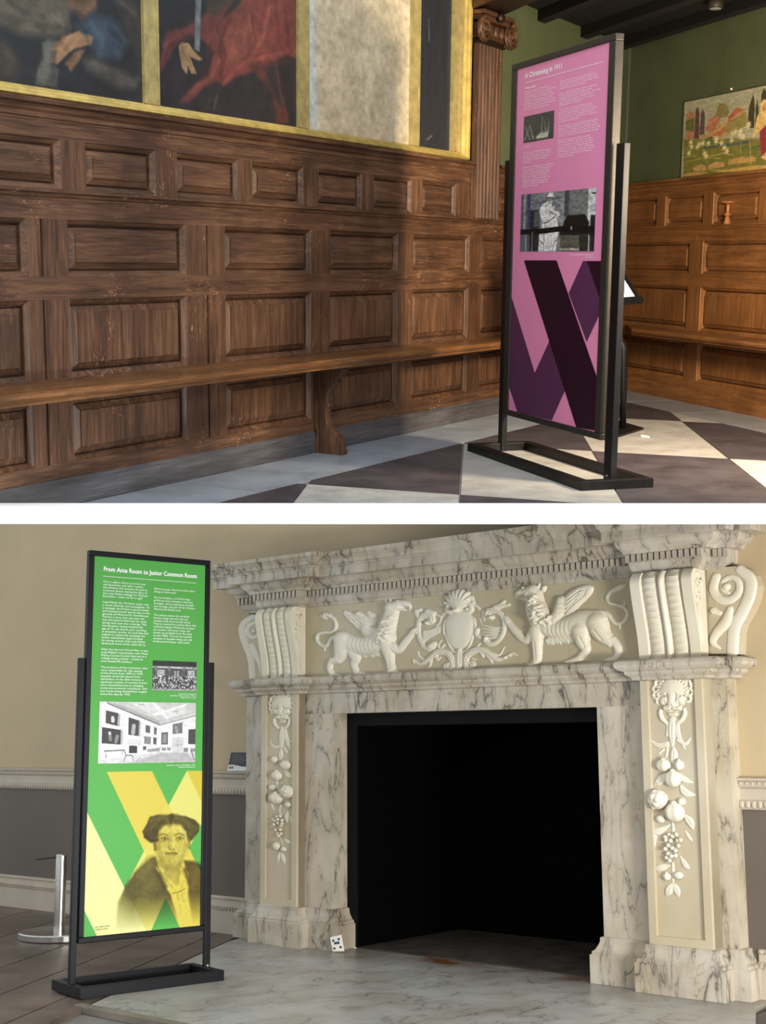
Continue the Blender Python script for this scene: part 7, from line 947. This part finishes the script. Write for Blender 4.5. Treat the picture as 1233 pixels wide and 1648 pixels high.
# ------------------------------------------------------------------ the green banner
green = plain('green_print', (82, 164, 72), 0.45, 0, 0.01, 2, 0.35)
t2, sh2, iu, iz = banner_stand('green banner stand reading From Ante Room to Junior Common Room, navy legs beside the fireplace', STAND2,
    (0.033, 0.632), (0.196, 1.817), ((0.003, 0.030), (0.635, 0.664)), 1.357, (-0.005, 0.664), (-0.15, 0.115), green, navy_metal, navy_metal, (0.024, 0.024), 0.042, 0.022, 0.03)
b2 = lambda u: iu[0]+(iu[1]-iu[0])*u
ZT = 0.8831
P = Paint(200, 300, (96, 192, 85), (iu[1]-iu[0])/(ZT-iz[0])*1.0)
for poly, c in [([(0.124,1.004),(0.335,0.726),(0.491,0.505),(0.857,0.005),(1.023,0.008),(1.023,0.317),(0.886,0.506),(0.689,0.803),(0.562,1.009),(0.562,1.077),(0.124,1.045)],(246,240,128)),([(0.155,-0.005),(0.546,0.001),(1.023,0.697),(1.023,1.112),(0.886,1.102),(0.818,0.997)],(240,220,88)),([(0.857,0.005),(1.023,0.008),(1.023,0.245)],(234,212,72)),([(-0.021,0.208),(0.0,0.239),(0.335,0.726),(0.562,1.047),(0.562,1.077),(0.145,1.046),(-0.021,0.802)],(254,254,172)),([(0.683,0.208),(0.886,0.506),(0.689,0.803),(0.491,0.505)],(242,226,100))]: P.poly(poly, c, 0.005)
bgc = P.a.copy()
T = Paint(200, 300, (255, 255, 255), P.asp)
for poly, t, s_ in [([(0.55,0.55),(0.597,0.544),(0.626,0.62),(0.693,0.724),(0.741,0.793),(0.799,0.931),(0.799,1.13),(0.261,1.089),(0.28,0.812),(0.344,0.705),(0.418,0.63)],0.36,0.02),([(0.838,0.576),(0.937,0.588),(1.016,0.622),(1.016,1.147),(0.937,1.007),(0.887,0.788),(0.897,0.701),(0.858,0.618)],0.36,0.02),([(0.597,0.605),(0.664,0.662),(0.751,0.74),(0.809,0.764),(0.829,0.606),(0.887,0.66),(0.897,0.708),(0.858,0.767),(0.887,0.836),(0.937,1.007),(0.829,1.039),(0.78,0.896),(0.731,0.786),(0.664,0.716)],0.97,0.012),([(0.611,0.519),(0.621,0.6),(0.693,0.677),(0.799,0.743),(0.824,0.637),(0.838,0.553)],0.8,0.02),([(0.571,0.457),(0.602,0.452),(0.609,0.507),(0.578,0.503)],0.42,0.01),([(0.873,0.456),(0.907,0.457),(0.897,0.504),(0.868,0.51)],0.6,0.01),([(0.6,0.445),(0.611,0.385),(0.664,0.35),(0.731,0.34),(0.809,0.355),(0.86,0.394),(0.882,0.449),(0.873,0.51),(0.833,0.566),(0.785,0.598),(0.727,0.602),(0.674,0.579),(0.621,0.52)],0.9,0.012),([(0.6,0.445),(0.607,0.398),(0.64,0.379),(0.631,0.466),(0.664,0.555),(0.621,0.52)],0.72,0.03),([(0.607,0.455),(0.55,0.45),(0.493,0.421),(0.474,0.38),(0.512,0.334),(0.538,0.29),(0.607,0.279),(0.683,0.285),(0.731,0.274),(0.772,0.287),(0.858,0.298),(0.937,0.321),(0.983,0.357),(0.974,0.398),(0.917,0.452),(0.875,0.463),(0.86,0.394),(0.804,0.354),(0.722,0.343),(0.666,0.353),(0.618,0.385)],0.3,0.012),([(0.607,0.572),(0.664,0.562),(0.751,0.603),(0.799,0.595),(0.829,0.576),(0.799,0.635),(0.693,0.63)],0.66,0.03)]: T.poly(poly, (t*255,)*3, s_)
for stk, r, t, s_ in [([(0.611,0.445),(0.621,0.506),(0.664,0.562)],0.016,0.7,0.05),([(0.873,0.456),(0.86,0.523),(0.819,0.572)],0.01,0.8,0.04),([(0.645,0.426),(0.702,0.432)],0.018,0.74,0.04),([(0.765,0.428),(0.838,0.434)],0.016,0.78,0.04),([(0.71,0.429),(0.714,0.483)],0.01,0.76,0.03),([(0.664,0.38),(0.731,0.362),(0.799,0.378)],0.02,0.97,0.05),([(0.751,0.431),(0.753,0.485)],0.006,0.99,0.015),([(0.65,0.501),(0.674,0.522)],0.02,0.86,0.05),([(0.683,0.576),(0.76,0.59)],0.016,0.78,0.04),([(0.619,0.412),(0.659,0.4),(0.7,0.415)],0.0035,0.5,0.008),([(0.756,0.413),(0.804,0.404),(0.843,0.418)],0.0035,0.5,0.008),([(0.64,0.432),(0.671,0.424),(0.7,0.437)],0.0028,0.42,0.005),([(0.773,0.435),(0.804,0.428),(0.836,0.439)],0.0028,0.42,0.005),([(0.645,0.441),(0.672,0.448),(0.699,0.442)],0.002,0.62,0.006),([(0.775,0.444),(0.804,0.451),(0.833,0.445)],0.002,0.62,0.006),([(0.666,0.435),(0.676,0.436)],0.0055,0.34,0.005),([(0.801,0.439),(0.809,0.44)],0.0055,0.34,0.005),([(0.656,0.436),(0.657,0.437)],0.003,0.98,0.004),([(0.817,0.441),(0.818,0.441)],0.003,0.98,0.004),([(0.708,0.491),(0.714,0.499)],0.005,0.62,0.012),([(0.717,0.502),(0.733,0.507),(0.751,0.501)],0.003,0.5,0.006),([(0.733,0.511),(0.731,0.523)],0.004,0.8,0.01),([(0.681,0.526),(0.714,0.524),(0.731,0.527),(0.751,0.525),(0.786,0.531)],0.0045,0.55,0.006),([(0.679,0.529),(0.786,0.533)],0.0018,0.38,0.004),([(0.698,0.536),(0.731,0.542),(0.768,0.539)],0.0045,0.64,0.007),([(0.702,0.551),(0.76,0.553)],0.008,0.8,0.02),([(0.751,0.781),(0.799,0.777),(0.858,0.76)],0.003,0.6,0.006),([(0.79,0.796),(0.829,0.899),(0.858,0.988)],0.005,0.84,0.01),([(0.829,0.792),(0.877,0.889)],0.005,0.86,0.01),([(0.664,0.662),(0.741,0.74)],0.006,0.8,0.015),([(0.55,0.315),(0.664,0.295),(0.717,0.341)],0.012,0.46,0.035),([(0.76,0.298),(0.838,0.318),(0.907,0.368)],0.012,0.44,0.035),([(0.512,0.375),(0.588,0.344)],0.01,0.4,0.03),([(0.897,0.409),(0.956,0.377)],0.01,0.4,0.03),([(0.731,0.287),(0.72,0.335)],0.005,0.22,0.012),([(0.607,0.438),(0.55,0.443),(0.503,0.414)],0.008,0.2,0.02),([(0.474,0.646),(0.55,0.583)],0.03,0.46,0.06),([(0.512,0.78),(0.55,0.709)],0.04,0.44,0.08),([(0.937,0.737),(0.956,0.643)],0.03,0.46,0.06),([(0.626,0.653),(0.683,0.737)],0.012,0.26,0.03),([(0.858,0.638),(0.897,0.721)],0.01,0.26,0.03)]: T.stroke(stk, r, (t*255,)*3, s_)
cov = T.a.mean(-1) < 248
keep = T.a.copy(); T.grain(0.10, 60, 21); T.a = np.where(cov[..., None], np.clip(T.a, 0, 255), keep)
fade = np.clip((0.985-T.y)/0.20, 0, 1)[..., None]*np.clip((T.x-0.10)/0.30+np.clip((0.80-T.y)*4, 0, 1), 0, 1)[..., None]
tone = 1-(1-T.a/255.0)*fade
P.a = bgc*np.stack([tone[..., 0]**0.92, tone[..., 1]**1.0, tone[..., 2]**1.5], -1)
P.a *= 0.86
P.mesh('portrait_print', ((iu[0]+0.001, 0.001, ZT), (iu[1]-0.001, 0.001, ZT), (iu[1]-0.001, 0.001, iz[0]+0.001), (iu[0]+0.001, 0.001, iz[0]+0.001)), print_m, t2, 'yellow and green crossing bands with a portrait of a woman in a fur collar')
writing('heading_lettering', 'From Ante Room to Junior Common Room', t2, (b2(0.085), 0.0015, 1.732), 0.0275, text_m, bold=0.0007, fit=0.83*(iu[1]-iu[0]))
ob('rule_line', G().box(b2(0.085), b2(0.915), 0.0, 0.0012, 1.709, 1.7105), text_m, t2)
TG = 0.0126
writing('text_column', "Once a place where you\u2019d let out\nduring parties and other events,\nthis became the location of a Junior\nCommon Room during the days of\nthe Lady Mabel College for Physical\nEducation \u2013 look out for a sign!\n\nLady Mabel, the 7th Earl\u2019s sister, was\na social reformer and campaigner. As\na teenager she\u2019d been a good athlete\nand enjoyed annual sports days in the\ngrounds of Wentworth Woodhouse.\nThere\u2019s a story that one year she\nwas dismayed to find that her local\nspring race now was a misnag. This\nwas because, having reached the\nage of 13, she had to start working\nin domestic service. It\u2019s said that this\nhelped to inspire the campaign for\nbetter educational opportunities\nfor young women that Lady Mabel\ndedicated much of her adult life to.\n\nAfter the Second World War, it was\nLady Mabel\u2019s connections with West\nRiding County Council that led to a\ncollege being created \u2013 mainly to\ntrain female PE teachers.\n\nThe presence of this institution, who\nwere responsible for the upkeep\nof the House from 1949 to 1979,\narguably saved the House from\ndemolition. In the 20th century, a\nsignificant number of country houses\nwere demolished due to changing\nsocial and economic conditions, with\none house being demolished roughly\nevery five days by 1955.", t2, (b2(0.085), 0.0015, 1.683), TG, text_m, fit=0.41*(iu[1]-iu[0]))
writing('text_column', "Before you go, there are a few other\nthings to show you!\n\nOn the fireplace, you\u2019ll find large\ngriffins (a cross between a lion and\nan eagle), said to represent strength\nand courage, and part of the Watson-\nWentworth family crest.\n\nThe pelmets above the windows\nfeature swags and tails that are\nactually made from carved wood.\nThey\u2019re covered in a yellow fabric that\ncould be original. Whilst the curtains\nare modern, the braid, fringe and\ntassels are probably from the early\nto mid 1800s. You can see another\nexample of wooden swags and tails\nat Harewood House, near Leeds.", t2, (b2(0.53), 0.0015, 1.668), TG*1.02, text_m, fit=0.39*(iu[1]-iu[0]))
P = Paint(100, 66, (78, 80, 82), 0.22/0.127)
P.poly([(0, 0), (1, 0), (1, 0.16), (0, 0.16)], (40, 41, 42), 0.02); P.poly([(0, 0.19), (1, 0.2), (1, 0.25), (0, 0.24)], (196, 196, 196), 0.02)
for x in (0.03, 0.34, 0.68, 0.9): P.poly([(x, 0.2), (x+0.07, 0.2), (x+0.05, 0.34), (x+0.02, 0.34)], (120, 120, 120), 0.03)
P.poly([(0.1, 0.3), (0.27, 0.3), (0.27, 0.55), (0.1, 0.55)], (170, 172, 174), 0.02); P.poly([(0.8, 0.3), (0.96, 0.3), (0.96, 0.55), (0.8, 0.55)], (170, 172, 174), 0.02); P.poly([(0.45, 0.28), (0.62, 0.28), (0.62, 0.6), (0.45, 0.6)], (60, 62, 64), 0.02); P.poly([(0.48, 0.32), (0.53, 0.32), (0.53, 0.6), (0.48, 0.6)], (150, 150, 150), 0.02); P.poly([(0.55, 0.32), (0.6, 0.32), (0.6, 0.6), (0.55, 0.6)], (150, 150, 150), 0.02)
rng = np.random.RandomState(5)
for r in range(5):
    for c in range(24):
        x, y = (c+rng.rand())/24, 0.52+r*0.09+rng.rand()*0.04
        P.dot((x, y), 0.022, (214, 214, 214) if rng.rand() > 0.4 else (24, 24, 24), 0.01); P.dot((x, y-0.045), 0.012, (150, 150, 150), 0.01); P.dot((x+0.01, y+0.05), 0.02, (235, 235, 235) if rng.rand() > 0.5 else (20, 20, 20), 0.01)
P.poly([(0, 0.94), (1, 0.94), (1, 1), (0, 1)], (160, 160, 158), 0.02); P.grain(0.2, 40, 12)
pict(P, t2, b2(0.532), b2(0.928), 1.228, 1.357, photo_m, 'black and white group photograph of students before a building')
writing('caption', 'Graduation photograph of\nLady Mabel College students, 1949\u201350\nimage from the archive', t2, (b2(0.93), 0.0015, 1.212), 0.0085, text_m, align='RIGHT')
P = Paint(170, 112, (222, 222, 222), 0.465/0.262)
for poly, c, soft in [([(0.0,0.0),(0.615,0.386),(0.615,0.829),(0.0,0.95)],(226,226,226),0.01),([(0.615,0.368),(1.0,0.203),(1.0,0.844),(0.615,0.829)],(228,228,228),0.01),([(0.017,-0.034),(1.0,-0.075),(1.0,0.185),(0.615,0.368),(0.072,0.014)],(196,196,196),0.01),([(0.271,-0.011),(0.559,-0.005),(0.692,0.144),(0.537,0.2)],(214,214,214),0.01),([(0.626,0.146),(0.869,0.034),(0.914,0.171),(0.703,0.263)],(214,214,214),0.01),([(0.515,-0.003),(0.559,-0.005),(0.714,0.263),(0.681,0.281)],(232,232,232),0.008),([(0.537,0.2),(0.891,0.016),(0.914,0.033),(0.559,0.234)],(232,232,232),0.008),([(0.072,0.006),(0.615,0.351),(0.615,0.386),(0.072,0.031)],(120,120,120),0.012),([(0.138,0.011),(0.615,0.309),(0.615,0.334),(0.138,0.037)],(160,160,160),0.01),([(0.615,0.368),(1.0,0.203),(1.0,0.224),(0.615,0.389)],(150,150,150),0.01),([(0.0,0.95),(0.615,0.821),(1.0,0.835),(1.0,1.0),(0.0,1.0)],(206,206,206),0.02),([(0.327,1.0),(0.626,0.838),(0.914,0.836),(1.0,1.0)],(176,176,176),0.03),([(0.063,0.14),(0.188,0.186),(0.183,0.396),(0.063,0.348)],(64,64,64),0.006),([(0.188,0.186),(0.21,0.21),(0.205,0.404),(0.183,0.396)],(170,170,170),0.006),([(0.028,0.413),(0.221,0.459),(0.216,0.697),(0.028,0.675)],(52,52,52),0.006),([(0.221,0.459),(0.244,0.47),(0.238,0.697),(0.216,0.697)],(176,176,176),0.006),([(0.293,0.25),(0.404,0.306),(0.402,0.56),(0.293,0.536)],(62,62,62),0.006),([(0.404,0.306),(0.421,0.322),(0.417,0.577),(0.402,0.56)],(180,180,180),0.006),([(0.471,0.372),(0.52,0.396),(0.518,0.515),(0.471,0.499)],(90,90,90),0.006),([(0.557,0.407),(0.587,0.424),(0.585,0.543),(0.557,0.532)],(96,96,96),0.006),([(0.457,0.559),(0.528,0.578),(0.526,0.694),(0.457,0.686)],(130,130,130),0.006),([(0.554,0.578),(0.587,0.591),(0.585,0.702),(0.554,0.693)],(80,80,80),0.006),([(0.637,0.505),(0.705,0.495),(0.705,0.7),(0.637,0.701)],(84,84,84),0.006),([(0.65,0.53),(0.692,0.521),(0.692,0.675),(0.65,0.675)],(140,140,140),0.006),([(0.753,0.362),(0.86,0.331),(0.86,0.517),(0.753,0.528)],(110,110,110),0.006),([(0.925,0.451),(1.0,0.442),(1.0,0.702),(0.925,0.698)],(66,66,66),0.006),([(0.307,0.713),(0.388,0.721),(0.388,0.839),(0.307,0.84)],(50,50,50),0.006),([(0.288,0.612),(0.426,0.627),(0.426,0.712),(0.288,0.705)],(206,206,206),0.006),([(0.753,0.588),(0.869,0.578),(0.869,0.828),(0.753,0.82)],(204,204,204),0.006),([(0.493,0.779),(0.626,0.752),(0.626,0.812),(0.493,0.822)],(150,150,150),0.01),([(0.642,0.752),(0.687,0.752),(0.687,0.803),(0.642,0.803)],(140,140,140),0.008),([(0.701,0.752),(0.739,0.751),(0.739,0.803),(0.701,0.803)],(140,140,140),0.008),([(0.875,0.759),(0.925,0.758),(0.925,0.827),(0.875,0.828)],(130,130,130),0.008),([(0.947,0.767),(1.0,0.766),(1.0,0.827),(0.947,0.827)],(140,140,140),0.008),([(0.449,0.729),(0.482,0.728),(0.48,0.788),(0.449,0.788)],(80,80,80),0.008)]: P.poly(poly, c, soft)
for stk, r, c in [([(0.133,0.263),(0.136,0.313)],0.03,(200,200,200)),([(0.107,0.515),(0.116,0.615)],0.03,(120,120,120)),([(0.107,0.506),(0.109,0.523)],0.02,(220,220,220)),([(0.183,0.564),(0.172,0.648)],0.03,(130,130,130)),([(0.349,0.392),(0.343,0.51)],0.035,(170,170,170)),([(0.792,0.416),(0.803,0.484)],0.03,(150,150,150)),([(0.061,0.8),(0.249,0.79)],0.012,(120,120,120)),([(0.072,0.808),(0.078,0.916)],0.008,(140,140,140)),([(0.238,0.798),(0.238,0.874)],0.008,(140,140,140)),([(0.255,0.781),(0.277,0.874),(0.338,0.873)],0.01,(110,110,110)),([(0.271,0.882),(0.255,0.975)],0.006,(110,110,110)),([(0.338,0.873),(0.354,0.975)],0.006,(110,110,110)),([(0.812,0.604),(0.812,0.811)],0.004,(150,150,150)),([(0.753,0.708),(0.869,0.703)],0.004,(150,150,150)),([(0.382,0.966),(0.426,0.915)],0.006,(150,150,150)),([(0.958,0.81),(0.991,0.965)],0.01,(110,110,110)),([(0.449,0.05),(0.437,0.034),(0.404,0.044),(0.393,0.019)],0.006,(150,150,150)),([(0.759,0.159),(0.803,0.14),(0.792,0.192)],0.006,(150,150,150))]: P.stroke(stk, r, c, 0.006)
P.grain(0.06, 40, 14)
pict(P, t2, b2(0.085), b2(0.928), 0.918, 1.176, photo_m, 'black and white photograph of a drawing room hung with pictures')
writing('caption', 'Ante Room, Country Life Magazine, 1924\nimage from Country Life', t2, (b2(0.93), 0.0015, 0.903), 0.0085, text_m, align='RIGHT')
writing('caption', 'Lady Mabel Smith\nCollege archive', t2, (b2(0.09), 0.0015, 0.252), 0.010, dark_ink)
